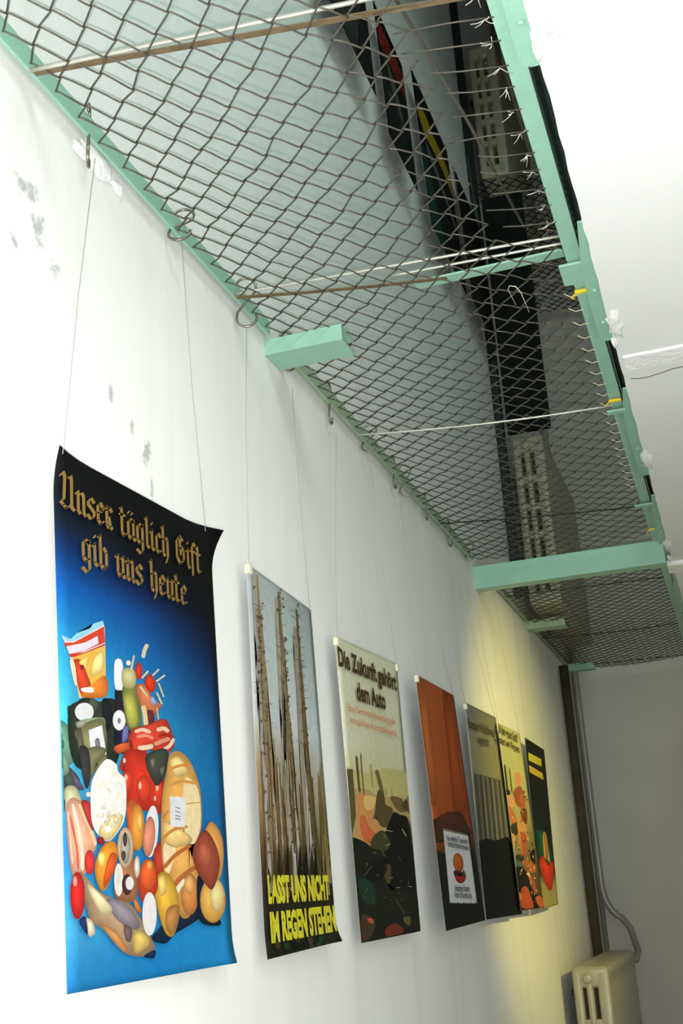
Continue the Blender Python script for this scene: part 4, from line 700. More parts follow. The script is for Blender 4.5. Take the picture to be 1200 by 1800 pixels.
((72, 62, 54), [630, 525, 628, 517, 624, 509, 618, 503, 612, 499, 605, 497, 598, 498, 593, 502, 589, 509, 586, 516, 586, 525, 588, 534, 592, 541, 598, 548, 604, 552, 611, 553, 618, 552, 623, 548, 627, 542, 629, 534], 1),
((84, 70, 60), [608, 464, 607, 459, 603, 454, 597, 450, 589, 447, 581, 446, 574, 447, 567, 450, 562, 454, 559, 459, 559, 464, 560, 470, 564, 475, 570, 479, 578, 482, 585, 483, 593, 482, 600, 479, 605, 475, 608, 470], 1),
((240, 232, 222), [570, 375, 566, 356, 557, 339, 545, 326, 530, 318, 515, 315, 500, 319, 487, 327, 478, 341, 473, 357, 472, 376, 477, 394, 485, 411, 497, 424, 512, 433, 527, 436, 542, 433, 555, 424, 565, 411, 570, 394]),
((70, 46, 52), [669, 356, 664, 343, 655, 333, 641, 324, 624, 319, 607, 317, 589, 319, 574, 325, 562, 334, 556, 345, 554, 357, 558, 369, 567, 380, 581, 389, 597, 394, 615, 396, 633, 394, 648, 388, 660, 379, 667, 368], 1),
((236, 226, 226), [687, 360, 684, 352, 677, 345, 666, 340, 652, 337, 637, 336, 623, 337, 610, 341, 601, 347, 595, 354, 594, 361, 597, 369, 604, 376, 615, 381, 628, 385, 643, 386, 657, 385, 670, 381, 680, 375, 686, 368]),
((216, 206, 190), [765, 421, 762, 408, 756, 396, 747, 387, 737, 381, 726, 379, 716, 381, 708, 387, 702, 397, 698, 409, 698, 422, 701, 435, 707, 447, 716, 456, 726, 462, 736, 464, 747, 462, 755, 456, 762, 447, 765, 435], 1),
((236, 152, 52), [349, 494, 371, 502, 396, 510, 423, 515, 449, 518, 470, 518, 486, 515, 500, 510, 511, 502, 518, 493, 522, 482, 520, 470, 515, 457, 506, 441, 494, 426, 480, 411, 461, 395, 437, 378, 412, 361, 388, 347, 367, 339, 350, 337, 335, 339, 322, 345, 310, 352, 300, 361, 291, 371, 283, 383, 277, 396, 274, 411, 276, 424, 284, 438, 296, 454, 312, 469, 329, 483], 1),
((250, 222, 124), [388, 453, 385, 445, 379, 438, 370, 432, 358, 428, 346, 427, 333, 429, 323, 432, 314, 438, 310, 445, 308, 453, 311, 461, 317, 468, 327, 474, 338, 477, 350, 478, 363, 477, 374, 474, 382, 468, 387, 461], 1),
((216, 92, 42), [439, 470, 455, 476, 472, 477, 488, 475, 501, 471, 508, 464, 508, 456, 504, 445, 496, 431, 485, 418, 472, 405, 454, 392, 430, 378, 405, 364, 383, 353, 368, 348, 360, 350, 356, 356, 355, 365, 358, 377, 364, 389, 374, 404, 388, 422, 405, 442, 423, 459], 1),
((176, 146, 112), [124, 408, 134, 410, 152, 403, 175, 391, 200, 378, 223, 368, 244, 360, 264, 352, 286, 345, 309, 338, 333, 332, 360, 326, 390, 320, 420, 315, 452, 310, 482, 306, 514, 302, 546, 299, 578, 296, 610, 291, 639, 284, 665, 275, 690, 263, 713, 250, 736, 236, 760, 221, 786, 205, 813, 187, 840, 169, 864, 152, 882, 139, 894, 129, 902, 122, 906, 117, 904, 113, 897, 108, 883, 102, 863, 97, 838, 92, 810, 88, 780, 86, 747, 87, 709, 89, 670, 92, 633, 96, 600, 101, 573, 107, 550, 113, 529, 120, 507, 129, 482, 138, 454, 149, 424, 163, 394, 177, 364, 190, 337, 201, 312, 209, 288, 214, 265, 219, 245, 225, 227, 233, 213, 241, 203, 251, 194, 261, 186, 274, 177, 290, 164, 312, 148, 340, 134, 369, 125, 394], 1),
((142, 132, 142), [381, 308, 403, 310, 442, 308, 492, 303, 542, 295, 585, 286, 623, 273, 662, 257, 697, 239, 724, 223, 740, 210, 741, 201, 732, 194, 714, 190, 690, 188, 664, 189, 632, 194, 591, 202, 549, 212, 508, 224, 475, 236, 446, 250, 417, 268, 393, 285, 379, 299], 1),
((226, 212, 168), [191, 362, 203, 364, 230, 358, 265, 347, 302, 334, 333, 323, 361, 312, 391, 299, 419, 286, 438, 274, 444, 266, 433, 260, 407, 256, 374, 255, 340, 257, 311, 264, 282, 279, 249, 303, 219, 328, 198, 350], 1),
((216, 186, 102), [663, 177, 680, 182, 707, 183, 738, 181, 768, 177, 791, 172, 810, 166, 828, 157, 842, 147, 847, 137, 842, 128, 819, 120, 781, 112, 738, 105, 699, 102, 672, 103, 658, 113, 651, 130, 649, 149, 653, 166], 1),
((200, 140, 82), [323, 218, 335, 220, 367, 215, 409, 206, 452, 195, 487, 184, 517, 169, 547, 150, 574, 130, 594, 113, 601, 104, 592, 102, 572, 106, 543, 114, 512, 124, 482, 135, 447, 151, 405, 171, 365, 191, 334, 208], 1),
((216, 204, 180), [173, 245, 181, 248, 194, 247, 209, 243, 224, 238, 235, 232, 243, 226, 250, 217, 255, 207, 257, 199, 255, 193, 247, 188, 233, 183, 217, 181, 202, 181, 191, 184, 183, 193, 177, 207, 172, 223, 171, 237], 1),
((110, 90, 90), [559, 210, 572, 211, 592, 208, 614, 203, 634, 196, 646, 190, 649, 182, 646, 173, 640, 163, 632, 155, 623, 149, 614, 147, 603, 147, 591, 149, 579, 152, 571, 157, 565, 166, 559, 179, 555, 192, 555, 204], 1),
((196, 120, 60), [668, 302, 672, 304, 680, 304, 691, 302, 702, 299, 713, 295, 724, 288, 738, 278, 751, 267, 760, 257, 763, 251, 757, 249, 744, 249, 728, 251, 712, 254, 699, 259, 690, 266, 681, 276, 673, 287, 669, 296], 1),
((240, 234, 234), [939, 239, 932, 214, 916, 191, 895, 173, 869, 163, 842, 160, 816, 165, 794, 177, 778, 196, 769, 219, 768, 244, 775, 269, 790, 292, 811, 310, 836, 321, 863, 324, 889, 320, 912, 308, 929, 289, 938, 265]),
((206, 42, 40), [165, 325, 160, 299, 148, 277, 130, 259, 110, 248, 88, 245, 66, 249, 48, 261, 34, 280, 26, 302, 25, 327, 30, 353, 41, 375, 58, 393, 79, 405, 101, 408, 122, 404, 141, 392, 156, 374, 164, 350], 1),
((240, 150, 140), [97, 375, 95, 369, 92, 364, 86, 360, 80, 357, 74, 356, 67, 357, 61, 360, 57, 364, 54, 370, 54, 375, 55, 381, 59, 386, 64, 391, 70, 393, 77, 394, 83, 393, 89, 390, 93, 386, 96, 381], 1),
((24, 40, 84), [762, 87, 775, 91, 805, 96, 843, 101, 878, 104, 900, 105, 909, 101, 910, 94, 905, 86, 896, 79, 883, 75, 861, 75, 829, 77, 796, 80, 771, 84], 1),
((36, 50, 104), [102, 237, 106, 243, 119, 248, 135, 252, 151, 254, 162, 251, 170, 242, 177, 227, 181, 210, 183, 196, 179, 190, 167, 193, 148, 202, 128, 215, 110, 228], 1),])
fraktur(p_food, 'Unser t\u00e4glich Gift', (0.0120, 0.8862), (0.8929, 0.8780), 0.0440, (150, 120, 62))
fraktur(p_food, 'gib uns heute', (0.1169, 0.7927), (0.7708, 0.7850), 0.0440, (150, 120, 62))
p_food.hang(0.02, 0.992, (.032, 1.598, 2.903), False)
p_food.hang(0.92, 0.992, (.032, 1.962, 2.928), False)
p_rain = Poster([(2.2696, 2.2767), (2.6785, 2.2566), (2.7463, 1.4543), (2.3049, 1.4415)], 0.03, 'poster of bare grey trunks with two lines of yellow capitals at the bottom', 'posters hung along the lower wall', 0.88, {'br': 0.01, 'bot': 0.004})
p_rain.sheet([(1, [(172, 176, 178), (168, 176, 178), (146, 152, 156)]), (0.8, [(176, 182, 184), (176, 196, 190), (165, 175, 178)]), (0.6, [(186, 186, 184), (195, 200, 205), (190, 200, 205)]), (0.46, [(142, 126, 96), (160, 152, 130), (170, 166, 152)]), (0.34, [(120, 100, 65), (130, 118, 80), (150, 140, 110)]), (0.25, [(72, 55, 34), (76, 66, 36), (86, 74, 44)]), (0.18, [(45, 35, 25), (40, 34, 18), (45, 38, 20)]), (0.03, [(32, 34, 26), (28, 40, 24), (45, 42, 24)]), (0, [(30, 30, 24), (30, 30, 24), (30, 30, 24)])])
p_rain.picture([
((164, 160, 152), [120, 1980, 108, 1896, 120, 1816, 110, 1734, 111, 1654, 150, 1579, 158, 1501, 103, 1417, 149, 1343, 154, 1266, 96, 1185, 143, 1112, 114, 1035, 149, 961, 137, 886, 188, 814, 144, 738, 123, 665, 162, 593, 142, 520, 153, 449, 227, 377, 149, 307, 563, 294, 464, 369, 525, 442, 520, 517, 481, 591, 506, 666, 467, 741, 403, 815, 440, 893, 411, 968, 431, 1046, 384, 1121, 416, 1202, 338, 1274, 328, 1352, 358, 1434, 286, 1507, 278, 1587, 301, 1670, 285, 1749, 259, 1828, 254, 1910, 226, 1988]),
((142, 126, 94), [245, 1972, 252, 1891, 260, 1810, 232, 1725, 245, 1646, 234, 1565, 225, 1485, 232, 1407, 220, 1328, 248, 1253, 223, 1174, 245, 1099, 212, 1021, 214, 946, 272, 874, 270, 799, 265, 725, 203, 650, 248, 578, 231, 506, 262, 434, 243, 363, 256, 291, 525, 281, 528, 354, 498, 427, 520, 501, 492, 575, 530, 650, 454, 724, 439, 799, 427, 874, 476, 953, 469, 1029, 424, 1104, 437, 1183, 401, 1259, 420, 1339, 398, 1416, 394, 1496, 375, 1574, 354, 1653, 358, 1734, 319, 1811, 318, 1893, 314, 1975]),
((158, 150, 134), [776, 1914, 764, 1834, 761, 1756, 743, 1677, 751, 1601, 734, 1523, 734, 1447, 723, 1371, 740, 1297, 772, 1225, 721, 1148, 710, 1074, 711, 1001, 736, 930, 721, 857, 763, 787, 706, 714, 727, 644, 754, 574, 775, 504, 693, 435, 677, 366, 772, 296, 997, 287, 1091, 356, 1068, 427, 977, 499, 993, 570, 1015, 643, 1032, 716, 966, 787, 1004, 861, 984, 934, 1004, 1010, 999, 1084, 982, 1158, 924, 1230, 952, 1307, 964, 1385, 946, 1460, 941, 1537, 918, 1612, 921, 1690, 896, 1766, 888, 1843, 871, 1920]),
((128, 112, 78), [878, 1962, 887, 1882, 895, 1802, 890, 1722, 872, 1640, 866, 1561, 899, 1486, 874, 1405, 900, 1330, 867, 1251, 886, 1176, 856, 1098, 849, 1022, 875, 949, 844, 873, 886, 800, 901, 727, 866, 653, 905, 581, 894, 509, 879, 437, 864, 366, 899, 294, 1068, 285, 1099, 357, 1077, 430, 1056, 503, 1039, 576, 1073, 651, 1032, 724, 1042, 799, 1079, 876, 1042, 950, 1063, 1027, 1050, 1103, 1014, 1178, 1027, 1256, 988, 1331, 1009, 1411, 978, 1487, 1005, 1568, 994, 1647, 970, 1724, 960, 1804, 961, 1885, 965, 1967]),
((150, 142, 126), [1323, 1815, 1274, 1735, 1301, 1666, 1260, 1589, 1259, 1517, 1286, 1448, 1277, 1376, 1270, 1304, 1258, 1233, 1257, 1163, 1256, 1094, 1247, 1024, 1221, 954, 1248, 887, 1250, 819, 1225, 751, 1257, 684, 1249, 617, 1193, 550, 1225, 485, 1219, 419, 1259, 353, 1223, 289, 1445, 278, 1412, 345, 1456, 411, 1454, 478, 1491, 546, 1437, 613, 1433, 681, 1470, 751, 1448, 819, 1453, 888, 1485, 959, 1461, 1028, 1457, 1099, 1459, 1170, 1462, 1241, 1454, 1312, 1450, 1383, 1444, 1455, 1476, 1531, 1479, 1604, 1441, 1674, 1472, 1751, 1426, 1820]),
((112, 94, 58), [1451, 1935, 1460, 1856, 1441, 1773, 1435, 1693, 1448, 1616, 1426, 1535, 1427, 1457, 1414, 1379, 1423, 1302, 1403, 1225, 1397, 1148, 1427, 1074, 1421, 999, 1386, 922, 1365, 848, 1401, 775, 1385, 701, 1373, 628, 1386, 556, 1380, 484, 1379, 412, 1372, 341, 1352, 271, 1572, 260, 1553, 333, 1547, 405, 1549, 478, 1544, 551, 1560, 625, 1549, 698, 1535, 772, 1573, 848, 1554, 923, 1520, 997, 1516, 1073, 1548, 1151, 1544, 1228, 1526, 1304, 1537, 1382, 1526, 1459, 1528, 1538, 1507, 1615, 1522, 1696, 1519, 1776, 1501, 1854, 1512, 1936]),
((88, 76, 44), [544, 976, 541, 942, 539, 908, 544, 875, 543, 841, 538, 807, 538, 774, 547, 741, 539, 708, 532, 674, 537, 641, 546, 609, 533, 576, 529, 543, 551, 510, 534, 478, 548, 445, 539, 413, 547, 381, 532, 349, 555, 316, 526, 285, 547, 253, 630, 245, 648, 277, 615, 310, 635, 342, 616, 374, 622, 407, 609, 439, 620, 472, 600, 505, 618, 538, 611, 571, 594, 603, 601, 637, 602, 670, 592, 703, 580, 736, 586, 769, 583, 803, 575, 836, 571, 870, 572, 904, 567, 937, 560, 971]),
((88, 76, 44), [1582, 943, 1583, 912, 1583, 882, 1578, 851, 1567, 820, 1572, 790, 1568, 760, 1564, 730, 1560, 700, 1558, 670, 1543, 640, 1558, 610, 1559, 580, 1531, 550, 1529, 521, 1522, 491, 1536, 462, 1516, 433, 1513, 403, 1534, 374, 1513, 345, 1506, 316, 1509, 287, 1629, 279, 1634, 308, 1630, 337, 1611, 367, 1635, 396, 1634, 426, 1617, 455, 1633, 485, 1629, 515, 1630, 545, 1604, 574, 1608, 604, 1626, 634, 1613, 664, 1613, 694, 1613, 724, 1611, 755, 1609, 785, 1617, 815, 1609, 846, 1607, 876, 1609, 907, 1613, 938]),
((96, 82, 46), [943, 1032, 951, 997, 950, 962, 953, 927, 942, 891, 947, 857, 952, 822, 939, 787, 948, 753, 957, 719, 947, 684, 957, 650, 947, 616, 955, 582, 962, 548, 946, 514, 962, 480, 934, 446, 962, 413, 962, 379, 930, 346, 947, 312, 936, 279, 1078, 271, 1062, 305, 1075, 338, 1038, 372, 1034, 406, 1058, 440, 1025, 474, 1036, 508, 1016, 542, 1019, 576, 1022, 610, 1008, 645, 1013, 679, 999, 713, 1004, 748, 1009, 783, 991, 817, 992, 852, 993, 887, 977, 922, 976, 957, 971, 992, 975, 1027]),
((120, 100, 60), [123, 1015, 121, 982, 122, 949, 121, 916, 128, 883, 121, 850, 118, 817, 127, 785, 124, 752, 123, 720, 119, 687, 120, 655, 119, 623, 114, 591, 125, 559, 124, 528, 123, 496, 122, 464, 123, 433, 107, 402, 108, 370, 122, 339, 113, 308, 167, 302, 158, 333, 171, 364, 172, 396, 156, 427, 156, 459, 155, 490, 153, 522, 152, 554, 163, 586, 157, 618, 156, 650, 156, 683, 152, 715, 151, 747, 148, 780, 156, 813, 153, 845, 146, 878, 153, 911, 151, 944, 151, 977, 149, 1011]),
((96, 82, 46), [571, 1002, 563, 975, 567, 949, 568, 923, 568, 897, 558, 870, 556, 844, 557, 818, 563, 792, 555, 766, 551, 740, 551, 714, 547, 689, 556, 663, 539, 637, 554, 612, 541, 586, 537, 561, 544, 536, 529, 510, 539, 485, 547, 460, 541, 435, 595, 429, 590, 454, 599, 479, 611, 505, 596, 530, 605, 556, 602, 581, 590, 607, 606, 633, 590, 658, 600, 684, 598, 710, 599, 736, 595, 761, 589, 787, 596, 813, 598, 840, 597, 866, 588, 892, 589, 918, 592, 944, 597, 971, 590, 997]),
((88, 76, 44), [484, 891, 486, 869, 478, 847, 476, 826, 481, 804, 476, 783, 479, 761, 464, 739, 465, 718, 457, 697, 456, 675, 457, 654, 452, 633, 454, 612, 465, 591, 449, 570, 464, 549, 458, 528, 435, 507, 458, 486, 455, 465, 452, 445, 420, 424, 561, 418, 529, 439, 527, 460, 525, 481, 548, 502, 526, 523, 520, 544, 537, 565, 521, 586, 533, 607, 535, 629, 532, 650, 533, 671, 533, 693, 526, 714, 527, 735, 513, 756, 517, 778, 513, 799, 518, 821, 517, 843, 510, 864, 513, 886]),
((88, 76, 44), [327, 1103, 326, 1077, 331, 1051, 332, 1026, 335, 1000, 327, 974, 332, 949, 334, 924, 338, 898, 336, 873, 343, 848, 338, 823, 339, 797, 335, 772, 347, 748, 349, 723, 336, 697, 343, 673, 347, 648, 344, 623, 340, 598, 354, 574, 349, 549, 404, 544, 396, 569, 406, 593, 399, 618, 392, 643, 393, 668, 396, 693, 379, 718, 378, 743, 386, 768, 379, 793, 376, 818, 368, 843, 372, 869, 365, 894, 366, 919, 364, 945, 366, 970, 354, 995, 354, 1021, 352, 1046, 353, 1072, 348, 1098]),
((120, 100, 60), [1801, 960, 1795, 938, 1799, 916, 1793, 894, 1789, 872, 1779, 850, 1780, 828, 1788, 807, 1780, 785, 1764, 763, 1780, 742, 1767, 720, 1764, 698, 1754, 677, 1741, 655, 1751, 634, 1737, 612, 1762, 591, 1734, 570, 1757, 549, 1737, 527, 1714, 506, 1714, 485, 1888, 479, 1890, 500, 1868, 522, 1849, 543, 1874, 564, 1847, 586, 1874, 607, 1861, 629, 1872, 651, 1861, 672, 1852, 694, 1851, 715, 1839, 737, 1857, 759, 1843, 780, 1835, 802, 1845, 824, 1848, 846, 1839, 867, 1837, 889, 1833, 911, 1838, 933, 1834, 955]),
((180, 176, 165), [983, 835, 985, 816, 985, 797, 987, 778, 980, 759, 981, 740, 984, 722, 979, 703, 979, 684, 969, 665, 982, 647, 960, 628, 972, 610, 968, 591, 971, 573, 958, 554, 957, 536, 965, 517, 967, 499, 957, 480, 950, 462, 967, 444, 953, 426, 1090, 419, 1072, 438, 1087, 456, 1078, 474, 1066, 493, 1065, 512, 1071, 530, 1067, 549, 1053, 567, 1053, 586, 1046, 604, 1056, 623, 1032, 642, 1043, 660, 1030, 679, 1028, 698, 1021, 716, 1022, 735, 1020, 754, 1011, 773, 1010, 791, 1008, 810, 1008, 829]),
((140, 122, 78), [1856, 1002, 1855, 971, 1855, 940, 1846, 909, 1847, 878, 1858, 848, 1849, 817, 1848, 787, 1863, 757, 1842, 726, 1861, 696, 1865, 666, 1862, 636, 1866, 606, 1844, 575, 1867, 546, 1862, 516, 1839, 486, 1872, 456, 1857, 426, 1845, 397, 1862, 367, 1877, 337, 1960, 330, 1969, 359, 1982, 389, 1965, 419, 1944, 449, 1973, 479, 1945, 509, 1935, 539, 1954, 570, 1926, 600, 1925, 630, 1917, 660, 1916, 691, 1931, 721, 1905, 751, 1915, 782, 1908, 813, 1895, 843, 1901, 874, 1898, 904, 1884, 935, 1879, 965, 1873, 996]),
((120, 100, 60), [598, 978, 593, 950, 594, 921, 589, 893, 580, 865, 585, 837, 568, 809, 564, 781, 576, 754, 554, 725, 564, 698, 550, 670, 546, 643, 556, 616, 541, 588, 538, 561, 529, 534, 544, 507, 523, 480, 511, 454, 518, 427, 520, 400, 534, 373, 619, 367, 636, 394, 641, 420, 651, 448, 642, 475, 624, 502, 642, 529, 636, 556, 635, 584, 624, 611, 636, 639, 635, 666, 624, 693, 637, 721, 617, 749, 633, 777, 631, 805, 617, 832, 625, 861, 619, 888, 617, 916, 621, 945, 619, 973]),
((180, 176, 165), [898, 1004, 894, 972, 897, 940, 892, 908, 881, 877, 885, 845, 888, 814, 877, 782, 867, 751, 869, 720, 866, 689, 868, 658, 868, 627, 868, 597, 858, 566, 846, 535, 845, 505, 861, 475, 856, 444, 841, 414, 838, 384, 841, 354, 849, 324, 925, 317, 935, 347, 941, 377, 939, 408, 926, 438, 924, 469, 942, 499, 943, 530, 933, 561, 925, 591, 927, 622, 930, 653, 934, 684, 933, 715, 938, 747, 930, 778, 921, 809, 926, 841, 932, 872, 923, 904, 920, 935, 926, 967, 924, 999]),
((140, 122, 78), [486, 1100, 486, 1068, 483, 1035, 479, 1002, 475, 969, 469, 936, 471, 904, 461, 871, 468, 840, 462, 807, 462, 775, 459, 743, 445, 711, 443, 680, 449, 648, 446, 617, 438, 585, 429, 554, 424, 523, 422, 492, 422, 461, 429, 430, 420, 400, 478, 393, 474, 424, 485, 455, 489, 486, 492, 518, 492, 549, 487, 580, 484, 612, 486, 643, 497, 675, 499, 707, 489, 738, 491, 770, 495, 803, 494, 835, 506, 867, 501, 899, 507, 932, 506, 965, 505, 997, 506, 1030, 508, 1063, 513, 1096]),
((110, 84, 52), [354, 909, 347, 880, 347, 851, 345, 822, 338, 793, 341, 765, 331, 736, 336, 707, 331, 679, 328, 650, 322, 622, 316, 594, 317, 566, 326, 538, 321, 510, 310, 482, 318, 454, 302, 426, 310, 399, 309, 371, 296, 344, 304, 316, 287, 289, 370, 282, 356, 310, 367, 337, 357, 365, 359, 393, 371, 420, 358, 448, 369, 476, 361, 504, 359, 532, 371, 560, 375, 589, 373, 617, 370, 645, 370, 674, 368, 702, 376, 731, 369, 760, 376, 788, 372, 817, 372, 846, 376, 875, 372, 904]),
((180, 176, 165), [383, 802, 389, 789, 387, 776, 392, 763, 385, 750, 396, 738, 390, 725, 393, 712, 394, 699, 402, 687, 399, 674, 401, 661, 402, 649, 397, 636, 409, 623, 397, 611, 399, 598, 415, 586, 416, 573, 398, 560, 399, 548, 417, 535, 422, 523, 467, 517, 467, 530, 482, 542, 478, 555, 456, 568, 452, 580, 463, 593, 461, 606, 444, 618, 451, 631, 442, 644, 439, 656, 436, 669, 428, 682, 432, 694, 429, 707, 427, 720, 417, 733, 423, 746, 411, 758, 412, 771, 406, 784, 407, 796]),
((140, 122, 78), [367, 844, 365, 829, 365, 815, 362, 800, 359, 785, 360, 770, 360, 756, 357, 741, 361, 726, 358, 712, 354, 697, 358, 682, 360, 668, 350, 653, 352, 639, 356, 624, 355, 610, 352, 595, 351, 581, 356, 566, 359, 552, 355, 537, 345, 523, 401, 518, 391, 532, 387, 546, 390, 561, 396, 575, 394, 590, 391, 604, 391, 619, 395, 633, 397, 648, 387, 663, 389, 677, 393, 692, 389, 706, 387, 721, 390, 736, 387, 750, 388, 765, 389, 780, 386, 795, 383, 809, 383, 824, 382, 839]),
((140, 122, 78), [265, 931, 261, 913, 263, 896, 255, 878, 253, 860, 254, 843, 242, 825, 245, 808, 243, 790, 245, 773, 230, 755, 236, 738, 237, 721, 225, 703, 212, 686, 209, 668, 222, 652, 215, 634, 217, 617, 211, 600, 214, 583, 188, 566, 194, 549, 285, 544, 295, 561, 272, 578, 279, 595, 275, 612, 281, 630, 278, 647, 293, 664, 294, 682, 284, 699, 275, 716, 280, 733, 289, 751, 277, 768, 282, 786, 284, 803, 291, 821, 282, 838, 285, 856, 287, 873, 283, 891, 288, 909, 287, 926]),
((88, 76, 44), [1524, 1062, 1523, 1026, 1530, 991, 1527, 955, 1516, 919, 1528, 883, 1534, 848, 1526, 813, 1535, 778, 1522, 742, 1536, 707, 1520, 672, 1540, 637, 1525, 602, 1526, 568, 1537, 533, 1526, 498, 1533, 464, 1510, 430, 1516, 395, 1534, 361, 1528, 327, 1535, 293, 1656, 285, 1657, 319, 1646, 354, 1660, 388, 1660, 423, 1631, 457, 1633, 492, 1616, 527, 1622, 562, 1618, 597, 1597, 632, 1612, 667, 1591, 702, 1600, 737, 1581, 772, 1585, 808, 1572, 843, 1572, 879, 1579, 915, 1563, 950, 1554, 985, 1555, 1021, 1549, 1057]),
((88, 76, 44), [1222, 1008, 1217, 972, 1224, 937, 1221, 901, 1222, 866, 1217, 830, 1214, 795, 1224, 760, 1216, 725, 1216, 690, 1214, 655, 1218, 621, 1213, 586, 1221, 552, 1220, 517, 1223, 483, 1214, 449, 1219, 415, 1223, 381, 1225, 347, 1214, 313, 1217, 280, 1214, 246, 1278, 238, 1275, 272, 1276, 306, 1264, 340, 1265, 374, 1267, 408, 1271, 443, 1260, 477, 1262, 511, 1260, 546, 1267, 581, 1260, 615, 1263, 650, 1260, 685, 1259, 720, 1250, 755, 1258, 790, 1253, 825, 1248, 860, 1247, 896, 1243, 931, 1249, 967, 1242, 1002]),
((140, 122, 78), [702, 940, 693, 911, 689, 882, 690, 853, 682, 824, 675, 795, 684, 767, 671, 738, 678, 710, 666, 681, 653, 653, 655, 625, 642, 596, 664, 569, 656, 541, 635, 513, 627, 485, 642, 457, 639, 430, 631, 402, 614, 375, 633, 347, 612, 320, 734, 312, 716, 340, 738, 368, 725, 396, 720, 423, 721, 451, 739, 479, 734, 507, 717, 535, 712, 563, 738, 592, 728, 620, 733, 648, 723, 676, 715, 705, 726, 733, 716, 762, 728, 791, 724, 819, 720, 848, 724, 877, 724, 906, 718, 935]),
((140, 122, 78), [1885, 798, 1892, 787, 1888, 777, 1889, 766, 1883, 755, 1885, 745, 1882, 734, 1885, 724, 1890, 713, 1890, 703, 1891, 692, 1877, 681, 1890, 671, 1892, 661, 1871, 650, 1887, 640, 1871, 629, 1889, 619, 1880, 608, 1885, 598, 1869, 587, 1874, 577, 1873, 566, 1956, 560, 1954, 571, 1958, 581, 1940, 592, 1945, 602, 1934, 613, 1951, 623, 1934, 634, 1949, 644, 1928, 655, 1928, 665, 1940, 676, 1925, 686, 1925, 697, 1924, 707, 1928, 718, 1930, 729, 1925, 739, 1926, 750, 1920, 760, 1920, 771, 1914, 781, 1920, 792]),
((96, 82, 46), [1431, 811, 1421, 789, 1424, 767, 1422, 746, 1424, 724, 1424, 702, 1416, 680, 1407, 659, 1411, 637, 1412, 616, 1396, 594, 1388, 572, 1392, 551, 1398, 530, 1383, 508, 1403, 487, 1386, 466, 1392, 445, 1369, 423, 1395, 402, 1386, 381, 1376, 360, 1381, 339, 1477, 332, 1484, 353, 1474, 374, 1467, 395, 1494, 417, 1472, 438, 1479, 459, 1463, 481, 1484, 502, 1470, 524, 1478, 545, 1482, 567, 1476, 588, 1461, 610, 1463, 631, 1468, 653, 1459, 675, 1453, 696, 1454, 718, 1457, 740, 1456, 762, 1460, 784, 1451, 806]),
((140, 122, 78), [582, 833, 577, 807, 580, 781, 581, 756, 572, 730, 571, 705, 568, 679, 576, 654, 568, 629, 575, 604, 560, 579, 560, 554, 576, 529, 557, 504, 578, 479, 580, 454, 559, 430, 572, 405, 564, 380, 558, 356, 580, 331, 551, 307, 570, 282, 670, 275, 687, 299, 655, 324, 675, 349, 667, 373, 656, 398, 667, 423, 643, 448, 643, 473, 662, 498, 640, 523, 654, 549, 651, 574, 634, 599, 638, 624, 629, 649, 634, 675, 629, 700, 625, 726, 614, 751, 612, 776, 613, 802, 606, 827]),
((180, 176, 165), [784, 1001, 777, 968, 779, 936, 779, 904, 774, 871, 768, 839, 772, 807, 768, 775, 760, 744, 760, 712, 753, 680, 758, 649, 748, 617, 753, 586, 742, 555, 753, 524, 738, 493, 747, 462, 750, 431, 741, 400, 739, 370, 728, 339, 727, 309, 793, 302, 796, 332, 787, 363, 788, 394, 783, 425, 789, 456, 801, 487, 789, 518, 803, 549, 795, 581, 803, 612, 796, 643, 804, 675, 801, 707, 804, 739, 799, 770, 799, 802, 806, 834, 803, 866, 801, 899, 804, 931, 809, 964, 806, 996]),
((120, 100, 60), [1789, 976, 1787, 948, 1781, 920, 1770, 892, 1770, 865, 1757, 837, 1756, 810, 1748, 782, 1763, 756, 1756, 728, 1756, 701, 1743, 674, 1741, 647, 1745, 620, 1728, 593, 1737, 566, 1727, 540, 1726, 513, 1704, 486, 1713, 460, 1714, 433, 1718, 407, 1701, 381, 1797, 373, 1784, 400, 1792, 427, 1799, 453, 1812, 480, 1795, 507, 1797, 533, 1792, 560, 1805, 587, 1793, 614, 1801, 641, 1804, 668, 1795, 695, 1800, 723, 1798, 750, 1817, 778, 1814, 805, 1817, 832, 1809, 860, 1814, 887, 1807, 915, 1806, 942, 1808, 970]),
((88, 76, 44), [1156, 883, 1157, 865, 1160, 846, 1158, 828, 1162, 809, 1166, 791, 1168, 772, 1171, 754, 1164, 735, 1161, 717, 1162, 699, 1169, 680, 1167, 662, 1163, 644, 1166, 626, 1171, 607, 1175, 589, 1174, 571, 1182, 553, 1183, 535, 1173, 517, 1168, 499, 1178, 480, 1240, 474, 1247, 493, 1238, 511, 1225, 529, 1222, 547, 1227, 565, 1222, 584, 1223, 602, 1224, 620, 1223, 639, 1216, 657, 1210, 675, 1214, 694, 1211, 712, 1205, 730, 1194, 748, 1194, 767, 1193, 785, 1193, 804, 1194, 823, 1188, 841, 1188, 860, 1185, 878]),
((160, 150, 120), [738, 996, 735, 972, 737, 948, 736, 924, 729, 900, 730, 876, 725, 852, 722, 828, 724, 804, 721, 781, 715, 757, 720, 733, 718, 710, 705, 686, 703, 663, 710, 639, 705, 616, 710, 593, 709, 570, 697, 547, 689, 523, 685, 500, 692, 477, 757, 472, 766, 495, 764, 518, 758, 541, 749, 564, 750, 587, 758, 611, 755, 634, 764, 658, 765, 681, 753, 705, 753, 728, 761, 752, 757, 776, 757, 799, 761, 823, 760, 847, 757, 871, 760, 895, 756, 918, 757, 943, 762, 967, 761, 991]),
